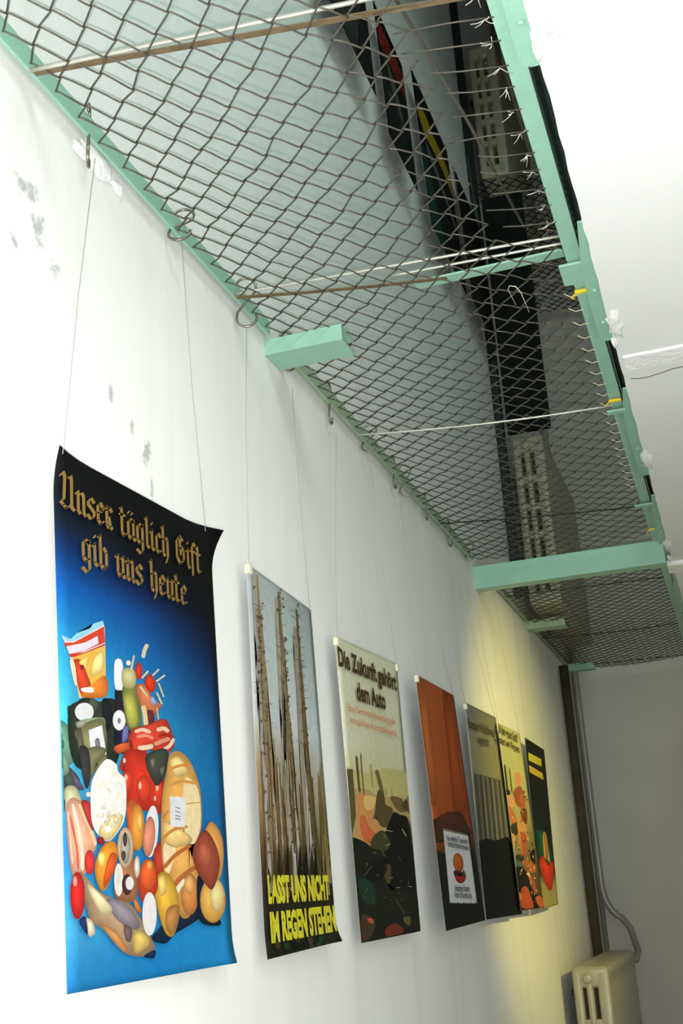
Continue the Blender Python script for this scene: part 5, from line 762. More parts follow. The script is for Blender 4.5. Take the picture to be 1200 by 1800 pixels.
((180, 176, 165), [563, 990, 555, 957, 553, 924, 558, 892, 556, 860, 555, 828, 556, 796, 553, 764, 541, 732, 553, 701, 549, 669, 548, 638, 549, 606, 539, 575, 534, 544, 530, 512, 533, 482, 527, 451, 543, 420, 535, 389, 518, 359, 537, 328, 531, 297, 588, 291, 583, 321, 603, 352, 587, 383, 581, 414, 598, 445, 594, 476, 597, 507, 595, 538, 590, 569, 582, 601, 584, 632, 584, 664, 581, 695, 594, 728, 583, 759, 582, 791, 583, 823, 584, 855, 583, 887, 589, 920, 588, 952, 581, 984]),
((110, 84, 52), [881, 1037, 880, 1012, 874, 987, 872, 963, 874, 938, 874, 914, 879, 889, 872, 865, 875, 840, 866, 816, 871, 792, 863, 767, 873, 743, 871, 719, 862, 695, 870, 671, 868, 647, 852, 623, 860, 599, 866, 575, 870, 552, 867, 528, 866, 504, 929, 498, 927, 522, 923, 546, 926, 570, 932, 594, 939, 618, 923, 642, 920, 666, 927, 690, 917, 714, 915, 738, 924, 763, 916, 787, 920, 811, 910, 835, 912, 860, 905, 884, 909, 909, 908, 933, 909, 958, 907, 983, 900, 1007, 898, 1032]),
((110, 84, 52), [528, 973, 523, 951, 526, 929, 521, 907, 508, 884, 510, 862, 502, 840, 505, 819, 507, 797, 496, 775, 483, 753, 477, 731, 478, 710, 477, 689, 470, 667, 469, 646, 462, 624, 448, 603, 465, 582, 447, 561, 430, 539, 429, 518, 451, 497, 541, 492, 568, 513, 571, 534, 558, 556, 543, 577, 566, 599, 555, 620, 552, 641, 555, 663, 553, 684, 556, 706, 561, 728, 560, 749, 551, 771, 544, 792, 551, 814, 558, 836, 554, 858, 561, 880, 552, 902, 551, 924, 559, 946, 558, 968]),
((140, 122, 78), [1857, 839, 1861, 812, 1853, 786, 1856, 760, 1849, 733, 1853, 707, 1851, 681, 1846, 655, 1841, 629, 1842, 603, 1835, 577, 1840, 551, 1835, 525, 1831, 499, 1833, 474, 1826, 448, 1832, 423, 1825, 397, 1821, 372, 1817, 346, 1816, 321, 1812, 296, 1808, 270, 1885, 263, 1884, 288, 1881, 313, 1882, 339, 1881, 365, 1879, 390, 1875, 416, 1882, 441, 1878, 467, 1883, 493, 1881, 519, 1878, 545, 1885, 571, 1880, 597, 1883, 623, 1881, 649, 1878, 675, 1879, 701, 1884, 727, 1880, 754, 1885, 780, 1879, 806, 1885, 833]),
((180, 176, 165), [1352, 1030, 1354, 1004, 1349, 978, 1345, 952, 1350, 926, 1344, 900, 1351, 874, 1336, 848, 1347, 822, 1345, 797, 1343, 771, 1333, 745, 1328, 719, 1342, 694, 1344, 669, 1337, 643, 1357, 618, 1344, 593, 1326, 567, 1328, 542, 1359, 517, 1323, 492, 1344, 467, 1468, 461, 1486, 486, 1445, 511, 1473, 537, 1471, 562, 1449, 588, 1431, 613, 1447, 639, 1436, 664, 1435, 690, 1445, 716, 1436, 741, 1421, 767, 1415, 792, 1410, 818, 1417, 844, 1398, 869, 1400, 896, 1390, 921, 1392, 947, 1384, 973, 1375, 999, 1373, 1025]),
((140, 122, 78), [1895, 1049, 1895, 1018, 1889, 987, 1892, 957, 1884, 926, 1881, 896, 1876, 866, 1866, 835, 1865, 805, 1871, 776, 1861, 746, 1860, 716, 1862, 686, 1858, 656, 1856, 627, 1835, 597, 1845, 568, 1837, 538, 1838, 509, 1839, 480, 1820, 451, 1826, 422, 1819, 393, 1880, 386, 1879, 415, 1891, 444, 1877, 473, 1883, 503, 1890, 532, 1887, 562, 1903, 591, 1888, 621, 1891, 650, 1892, 680, 1900, 710, 1905, 740, 1900, 770, 1911, 800, 1916, 830, 1911, 860, 1913, 891, 1915, 921, 1912, 951, 1921, 982, 1921, 1012, 1926, 1043]),
((88, 76, 44), [660, 846, 654, 826, 659, 807, 658, 787, 653, 767, 662, 748, 664, 728, 654, 708, 658, 689, 669, 669, 671, 650, 665, 630, 673, 611, 654, 591, 671, 572, 669, 553, 667, 533, 664, 514, 667, 495, 661, 475, 661, 456, 668, 437, 681, 418, 751, 412, 759, 431, 763, 450, 758, 470, 748, 489, 746, 508, 739, 528, 732, 547, 726, 567, 739, 586, 715, 606, 719, 625, 709, 645, 707, 664, 713, 684, 712, 704, 698, 723, 696, 743, 700, 762, 691, 782, 686, 802, 687, 821, 676, 841]),
((140, 134, 126), [1512, 1897, 1745, 1952, 1737, 1954, 1504, 1899]),
((110, 100, 84), [250, 1538, 402, 1571, 395, 1573, 243, 1539]),
((110, 100, 84), [884, 1123, 702, 1125, 696, 1122, 878, 1120]),
((110, 100, 84), [163, 1372, 30, 1361, 29, 1359, 161, 1369]),
((96, 80, 60), [966, 1094, 1080, 1114, 1072, 1116, 958, 1096]),
((110, 100, 84), [1364, 1427, 1583, 1458, 1579, 1461, 1360, 1429]),
((140, 134, 126), [881, 1579, 751, 1573, 745, 1570, 875, 1576]),
((110, 100, 84), [885, 1457, 797, 1470, 785, 1467, 873, 1454]),
((110, 100, 84), [257, 1394, 156, 1390, 152, 1387, 253, 1391]),
((96, 80, 60), [271, 1110, 182, 1110, 177, 1108, 266, 1107]),
((96, 80, 60), [261, 1523, 113, 1523, 107, 1520, 254, 1520]),
((140, 134, 126), [252, 1442, 158, 1436, 156, 1433, 250, 1439]),
((96, 80, 60), [1468, 1752, 1648, 1786, 1642, 1788, 1463, 1754]),
((96, 80, 60), [1460, 1621, 1268, 1611, 1263, 1608, 1454, 1618]),
((110, 100, 84), [1357, 1475, 1541, 1499, 1538, 1501, 1355, 1477]),
((110, 100, 84), [1463, 1645, 1667, 1683, 1661, 1685, 1457, 1647]),
((140, 134, 126), [906, 1766, 995, 1778, 995, 1781, 907, 1769]),
((110, 100, 84), [864, 1413, 992, 1436, 985, 1438, 858, 1415]),
((140, 134, 126), [1449, 1880, 1631, 1925, 1622, 1926, 1440, 1881]),
((96, 80, 60), [1377, 1577, 1604, 1615, 1599, 1617, 1372, 1579]),
((110, 100, 84), [1518, 1579, 1688, 1601, 1687, 1604, 1517, 1582]),
((110, 100, 84), [289, 1493, 186, 1487, 182, 1484, 285, 1490]),
((96, 80, 60), [1485, 1467, 1598, 1489, 1590, 1490, 1477, 1469]),
((110, 100, 84), [819, 1836, 997, 1869, 994, 1871, 815, 1838]),
((140, 134, 126), [242, 1351, 67, 1345, 63, 1342, 238, 1348]),
((96, 80, 60), [896, 1468, 999, 1477, 1000, 1480, 897, 1471]),
((140, 134, 126), [207, 1442, 318, 1454, 318, 1457, 207, 1445]),
((96, 80, 60), [1439, 1098, 1337, 1110, 1325, 1107, 1428, 1095]),
((110, 100, 84), [1468, 1872, 1283, 1873, 1272, 1869, 1457, 1868]),
((140, 134, 126), [924, 1608, 833, 1608, 825, 1605, 916, 1605]),
((140, 134, 126), [1353, 1133, 1542, 1156, 1538, 1159, 1348, 1135]),
((96, 80, 60), [1392, 1221, 1516, 1241, 1508, 1244, 1384, 1223]),
((110, 100, 84), [885, 1866, 1059, 1906, 1052, 1908, 878, 1867]),
((140, 134, 126), [284, 1027, 382, 1042, 376, 1044, 278, 1029]),
((140, 134, 126), [1544, 1645, 1441, 1633, 1441, 1630, 1544, 1642]),
((140, 134, 126), [955, 1768, 1133, 1806, 1126, 1807, 948, 1770]),
((140, 134, 126), [821, 1338, 739, 1330, 739, 1328, 821, 1335]),
((140, 134, 126), [1388, 1536, 1513, 1568, 1503, 1569, 1378, 1537]),
((96, 80, 60), [191, 1227, 131, 1232, 122, 1229, 182, 1224]),
((96, 80, 60), [903, 1575, 720, 1553, 720, 1551, 903, 1572]),
((96, 80, 60), [1392, 1344, 1567, 1366, 1563, 1369, 1388, 1346]),
((96, 80, 60), [194, 1610, 311, 1628, 308, 1630, 192, 1613]),
((110, 100, 84), [1351, 1344, 1238, 1342, 1231, 1339, 1345, 1341]),
((140, 134, 126), [1378, 1775, 1559, 1803, 1557, 1806, 1375, 1777]),
((110, 100, 84), [1449, 1422, 1657, 1459, 1650, 1461, 1442, 1424]),
((110, 100, 84), [1403, 1699, 1262, 1688, 1257, 1685, 1399, 1695]),
((96, 80, 60), [1353, 1615, 1448, 1623, 1451, 1626, 1356, 1618]),
((96, 80, 60), [312, 1178, 251, 1186, 241, 1183, 302, 1175]),
((140, 134, 126), [234, 1093, 168, 1093, 163, 1091, 229, 1091]),
((140, 134, 126), [922, 1213, 811, 1205, 811, 1202, 922, 1210]),
((110, 100, 84), [1430, 1083, 1329, 1093, 1317, 1091, 1419, 1080]),
((110, 100, 84), [1435, 1300, 1275, 1310, 1265, 1307, 1424, 1296]),
((96, 80, 60), [870, 1053, 741, 1060, 733, 1057, 862, 1051]),
((96, 80, 60), [204, 1216, 324, 1236, 318, 1238, 198, 1218]),
((140, 134, 126), [191, 1402, 356, 1420, 355, 1423, 190, 1404]),
((96, 80, 60), [819, 1652, 1034, 1692, 1029, 1694, 814, 1654]),
((110, 100, 84), [1465, 1918, 1237, 1902, 1231, 1898, 1458, 1914]),
((96, 80, 60), [269, 1546, 91, 1531, 89, 1528, 267, 1543]),
((96, 80, 60), [934, 1595, 1131, 1632, 1125, 1634, 928, 1597]),
((110, 100, 84), [907, 1255, 1052, 1269, 1051, 1271, 907, 1258]),
((110, 100, 84), [312, 1793, 480, 1827, 475, 1829, 307, 1795]),
((96, 80, 60), [922, 1559, 1085, 1583, 1082, 1586, 919, 1562]),
((140, 134, 126), [1497, 1824, 1396, 1831, 1383, 1827, 1484, 1820]),
((110, 100, 84), [1431, 1212, 1624, 1225, 1625, 1228, 1432, 1215]),
((96, 80, 60), [1366, 1120, 1171, 1130, 1162, 1127, 1356, 1117]),
((140, 134, 126), [252, 1123, 379, 1139, 376, 1142, 249, 1126]),
((96, 80, 60), [183, 1787, 291, 1803, 290, 1806, 183, 1790]),
((110, 100, 84), [191, 1732, 293, 1763, 283, 1764, 181, 1732]),
((110, 100, 84), [836, 1101, 987, 1128, 979, 1130, 828, 1103]),
((110, 100, 84), [291, 1480, 468, 1518, 461, 1519, 284, 1482]),
((96, 80, 60), [901, 1832, 1025, 1848, 1025, 1851, 902, 1835]),
((96, 80, 60), [325, 1063, 206, 1054, 207, 1052, 325, 1060]),
((110, 100, 84), [897, 1640, 764, 1630, 760, 1627, 893, 1636]),
((140, 134, 126), [1433, 1572, 1630, 1609, 1623, 1611, 1426, 1574]),
((96, 80, 60), [257, 1709, 190, 1707, 184, 1704, 251, 1706]),
((110, 100, 84), [252, 1771, 401, 1797, 398, 1800, 249, 1774]),
((96, 80, 60), [874, 1875, 1071, 1924, 1062, 1925, 866, 1876]),
((96, 80, 60), [280, 1715, 169, 1706, 165, 1703, 277, 1712]),
((96, 80, 60), [1363, 1529, 1501, 1559, 1492, 1561, 1354, 1531]),
((110, 100, 84), [1381, 1437, 1465, 1460, 1453, 1461, 1370, 1437]),
((96, 80, 60), [254, 1369, 171, 1366, 166, 1363, 250, 1366]),
((140, 134, 126), [868, 1155, 1058, 1166, 1060, 1169, 870, 1158]),
((96, 80, 60), [888, 1327, 1013, 1355, 1004, 1356, 879, 1329]),
((110, 100, 84), [950, 1132, 871, 1141, 860, 1138, 939, 1129]),
((110, 100, 84), [315, 1581, 384, 1586, 386, 1589, 318, 1584]),
((96, 80, 60), [873, 1441, 764, 1447, 754, 1444, 863, 1438]),
((140, 134, 126), [1375, 1661, 1174, 1650, 1168, 1647, 1369, 1657]),
((96, 80, 60), [181, 1317, 35, 1313, 31, 1310, 177, 1314]),
((96, 80, 60), [1385, 1521, 1594, 1540, 1595, 1543, 1386, 1524]),
((140, 134, 126), [289, 1534, 388, 1554, 382, 1556, 282, 1535]),
((110, 100, 84), [846, 1219, 738, 1213, 736, 1210, 844, 1216]),
((140, 134, 126), [952, 1373, 1164, 1399, 1162, 1401, 950, 1375]),
((96, 80, 60), [329, 1297, 192, 1294, 188, 1291, 324, 1294]),
((96, 80, 60), [227, 1424, 374, 1448, 369, 1450, 223, 1426]),
((96, 80, 60), [1483, 1205, 1283, 1191, 1282, 1188, 1482, 1202]),
((110, 100, 84), [1428, 1513, 1567, 1528, 1567, 1531, 1428, 1516]),
((110, 100, 84), [896, 1055, 971, 1080, 959, 1081, 883, 1056]),
((140, 134, 126), [1544, 1555, 1423, 1545, 1420, 1542, 1541, 1551]),
((140, 134, 126), [1417, 1963, 1544, 1978, 1547, 1981, 1420, 1966]),
((96, 80, 60), [1460, 1694, 1633, 1718, 1632, 1721, 1459, 1696]),
((96, 80, 60), [1399, 1739, 1246, 1742, 1236, 1738, 1388, 1735]),
((96, 80, 60), [193, 1801, 67, 1784, 67, 1782, 193, 1798]),
((140, 134, 126), [875, 1681, 803, 1676, 799, 1673, 871, 1678]),
((96, 80, 60), [825, 1634, 710, 1633, 702, 1630, 817, 1630]),
((96, 80, 60), [281, 1255, 357, 1279, 346, 1279, 271, 1256]),
((96, 80, 60), [1508, 1398, 1650, 1410, 1652, 1413, 1510, 1401]),
((96, 80, 60), [333, 1155, 496, 1179, 491, 1181, 328, 1157]),
((96, 80, 60), [960, 1293, 1044, 1321, 1032, 1322, 948, 1294]),
((110, 100, 84), [276, 1254, 438, 1281, 433, 1283, 271, 1256]),
((96, 80, 60), [920, 1689, 1048, 1708, 1046, 1710, 918, 1692]),
((110, 100, 84), [255, 1083, 166, 1087, 159, 1084, 248, 1081]),
((110, 100, 84), [244, 1089, 422, 1115, 417, 1117, 239, 1091]),
((96, 80, 60), [968, 1032, 1055, 1050, 1045, 1052, 959, 1034]),
((96, 80, 60), [321, 1264, 493, 1281, 492, 1284, 321, 1267]),
((96, 80, 60), [1508, 1620, 1615, 1642, 1607, 1643, 1500, 1621]),
((110, 100, 84), [924, 1610, 1108, 1645, 1102, 1647, 918, 1612]),
((96, 80, 60), [946, 1712, 806, 1715, 796, 1712, 936, 1708]),
((110, 100, 84), [860, 1321, 661, 1314, 657, 1311, 855, 1317]),
((140, 134, 126), [228, 1327, 51, 1322, 46, 1319, 224, 1324]),
((110, 100, 84), [847, 1573, 747, 1581, 736, 1578, 836, 1570]),
((84, 68, 40), [1536, 1002, 1519, 994, 1489, 992, 1477, 999, 1495, 1008, 1525, 1009]),
((84, 68, 40), [844, 702, 829, 695, 803, 695, 792, 701, 807, 708, 833, 709]),
((130, 112, 72), [248, 1387, 234, 1379, 209, 1377, 198, 1383, 212, 1391, 238, 1393]),
((84, 68, 40), [1546, 1181, 1528, 1172, 1497, 1170, 1486, 1177, 1504, 1186, 1534, 1188]),
((84, 68, 40), [279, 1448, 265, 1440, 239, 1438, 228, 1444, 243, 1452, 268, 1454]),
((96, 78, 44), [1022, 1107, 1006, 1099, 978, 1097, 967, 1103, 983, 1112, 1011, 1113]),
((84, 68, 40), [1556, 1972, 1537, 1962, 1505, 1957, 1492, 1964, 1511, 1974, 1543, 1979]),
((130, 112, 72), [1538, 1897, 1519, 1886, 1487, 1882, 1475, 1889, 1494, 1899, 1526, 1903]),
((84, 68, 40), [296, 1058, 281, 1051, 257, 1049, 246, 1055, 260, 1063, 285, 1064]),
((130, 112, 72), [971, 752, 955, 744, 928, 744, 918, 750, 933, 758, 960, 758]),
((96, 78, 44), [1042, 1940, 1024, 1930, 994, 1926, 982, 1932, 1000, 1942, 1030, 1946]),
((130, 112, 72), [173, 1003, 160, 996, 135, 995, 125, 1001, 139, 1008, 163, 1009]),
((96, 78, 44), [249, 1657, 235, 1648, 209, 1645, 198, 1651, 212, 1660, 238, 1663]),
((96, 78, 44), [334, 1183, 320, 1175, 295, 1173, 284, 1179, 299, 1187, 324, 1189]),
((84, 68, 40), [294, 1606, 279, 1598, 253, 1595, 242, 1601, 257, 1609, 283, 1612]),
((96, 78, 44), [842, 1851, 825, 1842, 796, 1838, 784, 1844, 801, 1854, 830, 1857]),
((96, 78, 44), [964, 719, 948, 712, 922, 712, 911, 718, 927, 725, 953, 726]),
((96, 78, 44), [1486, 974, 1468, 966, 1439, 965, 1427, 971, 1444, 980, 1474, 981]),
((96, 78, 44), [1515, 1830, 1496, 1820, 1464, 1816, 1451, 1823, 1470, 1833, 1502, 1837]),
((130, 112, 72), [884, 1562, 867, 1553, 839, 1551, 827, 1557, 844, 1566, 872, 1569]),
((84, 68, 40), [227, 1564, 212, 1556, 186, 1553, 176, 1559, 190, 1567, 216, 1570]),
((96, 78, 44), [1042, 1026, 1025, 1018, 998, 1017, 986, 1023, 1003, 1031, 1030, 1033]),
((96, 78, 44), [194, 806, 181, 799, 157, 799, 147, 805, 160, 812, 184, 812]),
((130, 112, 72), [295, 718, 281, 711, 257, 711, 247, 717, 260, 724, 285, 724]),
((84, 68, 40), [1027, 1150, 1011, 1141, 983, 1140, 971, 1146, 988, 1154, 1016, 1156]),
((130, 112, 72), [184, 1264, 170, 1256, 145, 1254, 135, 1260, 149, 1268, 174, 1270]),
((130, 112, 72), [1491, 1419, 1473, 1410, 1442, 1407, 1430, 1414, 1448, 1423, 1479, 1426]),
((130, 112, 72), [321, 653, 307, 646, 284, 646, 273, 652, 287, 659, 311, 659]),
((84, 68, 40), [919, 1276, 903, 1267, 875, 1265, 864, 1271, 880, 1280, 908, 1282]),
((96, 78, 44), [207, 1733, 192, 1725, 166, 1721, 155, 1727, 170, 1736, 196, 1739]),
((96, 78, 44), [1481, 1808, 1462, 1798, 1431, 1794, 1419, 1800, 1437, 1810, 1469, 1814]),
((96, 78, 44), [1472, 549, 1455, 541, 1426, 541, 1415, 548, 1432, 555, 1460, 556]),
((84, 68, 40), [1036, 764, 1020, 757, 993, 756, 982, 763, 998, 770, 1025, 771]),
((96, 78, 44), [1550, 1339, 1531, 1330, 1501, 1327, 1489, 1334, 1507, 1343, 1538, 1345]),
((130, 112, 72), [292, 1385, 277, 1377, 252, 1375, 241, 1381, 256, 1389, 281, 1391]),
((96, 78, 44), [165, 1374, 151, 1366, 126, 1364, 115, 1370, 130, 1378, 154, 1380]),
((84, 68, 40), [248, 1730, 233, 1721, 207, 1718, 196, 1724, 211, 1733, 237, 1736]),
((84, 68, 40), [1524, 723, 1507, 716, 1478, 715, 1466, 722, 1483, 730, 1512, 730]),
((130, 112, 72), [1410, 1511, 1392, 1501, 1362, 1499, 1350, 1505, 1368, 1514, 1398, 1517]),
((84, 68, 40), [987, 877, 971, 869, 944, 868, 933, 875, 949, 882, 976, 883]),
((96, 78, 44), [954, 1040, 938, 1032, 911, 1031, 900, 1037, 916, 1045, 943, 1047]),
((96, 78, 44), [1427, 972, 1410, 964, 1381, 963, 1369, 970, 1386, 978, 1415, 979]),
((84, 68, 40), [1527, 556, 1510, 549, 1481, 548, 1470, 555, 1487, 563, 1516, 563]),
((130, 112, 72), [988, 1062, 972, 1054, 944, 1053, 933, 1059, 949, 1067, 977, 1069]),
((130, 112, 72), [1027, 1706, 1009, 1696, 980, 1693, 968, 1699, 986, 1709, 1015, 1712]),
((84, 68, 40), [1445, 1017, 1427, 1009, 1398, 1008, 1387, 1014, 1404, 1023, 1433, 1024]),
((130, 112, 72), [317, 928, 302, 920, 278, 919, 267, 926, 282, 933, 306, 934]),
((84, 68, 40), [180, 1168, 166, 1160, 142, 1159, 131, 1165, 145, 1172, 170, 1174]),
((84, 68, 40), [1031, 1367, 1014, 1358, 985, 1356, 974, 1362, 991, 1371, 1019, 1373]),
((84, 68, 40), [1515, 1588, 1497, 1579, 1466, 1576, 1453, 1582, 1472, 1592, 1503, 1595]),
((130, 112, 72), [1474, 1581, 1456, 1572, 1425, 1569, 1413, 1575, 1431, 1585, 1462, 1588]),
((84, 68, 40), [1043, 1891, 1025, 1881, 996, 1877, 984, 1883, 1001, 1893, 1031, 1897]),
((96, 78, 44), [1428, 1321, 1410, 1312, 1380, 1310, 1368, 1316, 1386, 1325, 1416, 1328]),
((130, 112, 72), [868, 1121, 852, 1113, 825, 1111, 814, 1118, 830, 1126, 857, 1127]),
((84, 68, 40), [1485, 1901, 1466, 1891, 1435, 1887, 1422, 1893, 1441, 1904, 1473, 1908]),
((96, 78, 44), [1489, 1368, 1470, 1359, 1440, 1357, 1428, 1363, 1446, 1372, 1477, 1375]),
((96, 78, 44), [966, 1549, 949, 1540, 920, 1537, 909, 1543, 926, 1552, 954, 1555]),
((84, 68, 40), [890, 1931, 873, 1921, 844, 1917, 832, 1923, 849, 1933, 878, 1937]),
((84, 68, 40), [1459, 1465, 1440, 1456, 1410, 1453, 1398, 1459, 1416, 1469, 1446, 1471]),
((84, 68, 40), [176, 1891, 161, 1882, 135, 1878, 123, 1884, 138, 1893, 164, 1897]),
((130, 112, 72), [1480, 1786, 1461, 1776, 1430, 1773, 1418, 1779, 1436, 1789, 1468, 1793]),
((130, 112, 72), [354, 1753, 338, 1744, 312, 1741, 301, 1746, 316, 1755, 342, 1759]),
((130, 112, 72), [1043, 631, 1027, 624, 1001, 623, 990, 630, 1006, 637, 1032, 638]),
((130, 112, 72), [1022, 1527, 1005, 1518, 976, 1515, 964, 1521, 981, 1531, 1010, 1533]),
((84, 68, 40), [209, 1057, 195, 1050, 171, 1048, 160, 1054, 174, 1062, 199, 1063]),
((130, 112, 72), [1032, 1692, 1015, 1683, 986, 1679, 974, 1685, 991, 1695, 1020, 1698]),
((96, 78, 44), [225, 577, 211, 570, 188, 570, 178, 576, 191, 583, 215, 583]),
((84, 68, 40), [252, 1435, 238, 1427, 212, 1425, 202, 1431, 216, 1439, 242, 1441]),
((84, 68, 40), [269, 1327, 254, 1319, 229, 1317, 218, 1323, 233, 1331, 258, 1333]),
((130, 112, 72), [184, 600, 170, 594, 147, 593, 137, 599, 150, 606, 174, 606]),
((84, 68, 40), [355, 1553, 340, 1545, 314, 1542, 303, 1548, 318, 1557, 344, 1559]),
((96, 78, 44), [238, 678, 225, 671, 201, 670, 191, 677, 204, 683, 228, 684]),
((84, 68, 40), [181, 1427, 167, 1419, 142, 1416, 131, 1422, 145, 1430, 170, 1433]),
((84, 68, 40), [191, 570, 178, 563, 155, 563, 145, 569, 158, 576, 181, 576]),
((96, 78, 44), [267, 684, 254, 677, 230, 677, 220, 683, 233, 690, 257, 690]),
((84, 68, 40), [1420, 748, 1403, 740, 1374, 739, 1363, 746, 1380, 754, 1408, 755]),
((84, 68, 40), [370, 741, 356, 734, 331, 733, 321, 739, 335, 746, 360, 747]),
((96, 78, 44), [1043, 635, 1027, 628, 1000, 628, 989, 634, 1005, 641, 1032, 642]),
((84, 68, 40), [1477, 747, 1459, 740, 1431, 739, 1419, 746, 1436, 754, 1465, 754]),
((84, 68, 40), [839, 560, 824, 554, 798, 553, 787, 560, 802, 567, 828, 567]),
((130, 112, 72), [961, 1201, 945, 1192, 917, 1191, 906, 1197, 922, 1205, 950, 1207]),
((96, 78, 44), [263, 1626, 249, 1617, 223, 1614, 212, 1620, 227, 1629, 252, 1631]),
((96, 78, 44), [851, 625, 836, 618, 810, 618, 799, 624, 815, 631, 841, 632]),
((130, 112, 72), [318, 1009, 304, 1002, 279, 1001, 269, 1007, 283, 1014, 307, 1015]),
((96, 78, 44), [284, 683, 270, 676, 246, 676, 236, 682, 250, 689, 273, 689]),
((96, 78, 44), [1023, 1507, 1006, 1498, 977, 1495, 965, 1502, 982, 1511, 1011, 1513]),
((130, 112, 72), [283, 1655, 268, 1646, 242, 1643, 231, 1649, 246, 1657, 272, 1660]),
((84, 68, 40), [181, 1487, 167, 1479, 142, 1476, 131, 1482, 145, 1490, 170, 1493]),
((84, 68, 40), [188, 505, 175, 499, 152, 499, 142, 505, 155, 511, 178, 512]),
((130, 112, 72), [1015, 1485, 998, 1476, 969, 1473, 958, 1479, 974, 1488, 1003, 1491]),
((96, 78, 44), [1518, 653, 1501, 645, 1472, 645, 1461, 652, 1478, 659, 1507, 660]),
((130, 112, 72), [1029, 1707, 1011, 1697, 982, 1694, 970, 1700, 988, 1710, 1017, 1713]),
((130, 112, 72), [957, 1257, 941, 1249, 913, 1247, 902, 1253, 918, 1261, 946, 1263]),
((84, 68, 40), [1497, 1755, 1479, 1746, 1447, 1742, 1435, 1748, 1454, 1758, 1485, 1762]),
((84, 68, 40), [269, 1737, 254, 1728, 228, 1725, 217, 1730, 232, 1739, 258, 1742]),
((84, 68, 40), [331, 1696, 316, 1688, 290, 1684, 279, 1690, 294, 1699, 320, 1702]),
((96, 78, 44), [223, 1502, 208, 1493, 183, 1491, 172, 1496, 187, 1505, 212, 1507]),
((130, 112, 72), [941, 1595, 924, 1586, 896, 1583, 884, 1589, 901, 1598, 929, 1601]),
((84, 68, 40), [1528, 516, 1510, 509, 1482, 509, 1471, 516, 1488, 523, 1516, 523]),
((130, 112, 72), [1019, 1212, 1002, 1203, 974, 1201, 963, 1208, 979, 1216, 1007, 1218]),
((130, 112, 72), [981, 1347, 965, 1338, 937, 1336, 925, 1342, 942, 1351, 970, 1353]),
((130, 112, 72), [292, 1568, 277, 1559, 251, 1557, 240, 1563, 255, 1571, 281, 1574]),
((96, 78, 44), [251, 504, 238, 497, 214, 497, 204, 504, 218, 510, 241, 510]),
((84, 68, 40), [343, 1205, 329, 1197, 303, 1195, 293, 1201, 307, 1209, 333, 1211]),
((130, 112, 72), [994, 1562, 977, 1552, 949, 1550, 937, 1556, 954, 1565, 982, 1568]),
((84, 68, 40), [300, 1738, 285, 1729, 258, 1726, 247, 1731, 262, 1740, 289, 1743]),
((130, 112, 72), [290, 570, 276, 563, 252, 563, 242, 569, 256, 576, 280, 576]),
((84, 68, 40), [368, 1257, 353, 1249, 328, 1247, 317, 1253, 332, 1261, 357, 1263]),
((96, 78, 44), [1021, 937, 1005, 929, 977, 928, 966, 934, 982, 942, 1010, 943]),
((130, 112, 72), [1427, 1460, 1408, 1450, 1378, 1448, 1366, 1454, 1384, 1463, 1414, 1466]),
((96, 78, 44), [933, 570, 917, 563, 891, 563, 880, 570, 896, 577, 922, 577]),
((96, 78, 44), [972, 877, 956, 870, 929, 869, 918, 875, 934, 883, 961, 884]),
((96, 78, 44), [363, 1037, 348, 1030, 323, 1028, 313, 1034, 327, 1042, 352, 1043]),
((130, 112, 72), [1407, 1406, 1389, 1397, 1359, 1394, 1347, 1401, 1365, 1410, 1395, 1413]),
((130, 112, 72), [1491, 1545, 1473, 1535, 1442, 1532, 1430, 1539, 1448, 1548, 1479, 1551]),
((130, 112, 72), [953, 1965, 936, 1955, 907, 1951, 894, 1957, 912, 1967, 941, 1971]),
((130, 112, 72), [876, 767, 860, 760, 834, 759, 823, 766, 839, 773, 865, 774]),
((130, 112, 72), [1522, 1042, 1504, 1033, 1474, 1032, 1463, 1039, 1480, 1047, 1510, 1049]),
((130, 112, 72), [216, 1182, 202, 1174, 177, 1173, 167, 1178, 181, 1186, 206, 1188]),
((96, 78, 44), [985, 1480, 968, 1471, 940, 1469, 928, 1475, 945, 1484, 973, 1487]),
((130, 112, 72), [1038, 1619, 1021, 1610, 992, 1607, 980, 1613, 997, 1623, 1026, 1626]),
((96, 78, 44), [1497, 1122, 1479, 1114, 1449, 1112, 1438, 1119, 1455, 1127, 1485, 1129]),
((96, 78, 44), [922, 580, 906, 573, 880, 573, 869, 579, 885, 586, 911, 586]),
((84, 68, 40), [947, 1544, 930, 1535, 902, 1532, 890, 1538, 907, 1547, 935, 1550]),
((84, 68, 40), [271, 1474, 257, 1466, 231, 1463, 220, 1469, 235, 1477, 261, 1480]),
((130, 112, 72), [1430, 1705, 1412, 1695, 1381, 1692, 1369, 1698, 1387, 1708, 1418, 1711]),
((96, 78, 44), [984, 1632, 967, 1622, 938, 1619, 926, 1626, 943, 1635, 972, 1638]),
((130, 112, 72), [977, 1985, 960, 1975, 930, 1971, 918, 1977, 935, 1987, 965, 1991]),
((130, 112, 72), [1523, 1621, 1504, 1611, 1473, 1608, 1461, 1615, 1479, 1624, 1510, 1628]),
((84, 68, 40), [1466, 1463, 1448, 1454, 1417, 1451, 1405, 1458, 1423, 1467, 1454, 1470]),
((130, 112, 72), [1532, 1131, 1514, 1123, 1484, 1121, 1472, 1128, 1490, 1136, 1520, 1138]),
((96, 78, 44), [1450, 1773, 1431, 1763, 1400, 1760, 1388, 1766, 1406, 1776, 1437, 1780]),
((96, 78, 44), [366, 1406, 351, 1398, 325, 1395, 315, 1401, 329, 1410, 355, 1412]),
((84, 68, 40), [951, 838, 935, 831, 908, 830, 897, 836, 913, 844, 940, 845]),
((96, 78, 44), [1047, 932, 1031, 924, 1004, 923, 992, 930, 1009, 937, 1036, 939]),
((130, 112, 72), [207, 1770, 192, 1761, 166, 1758, 155, 1764, 170, 1772, 196, 1776]),
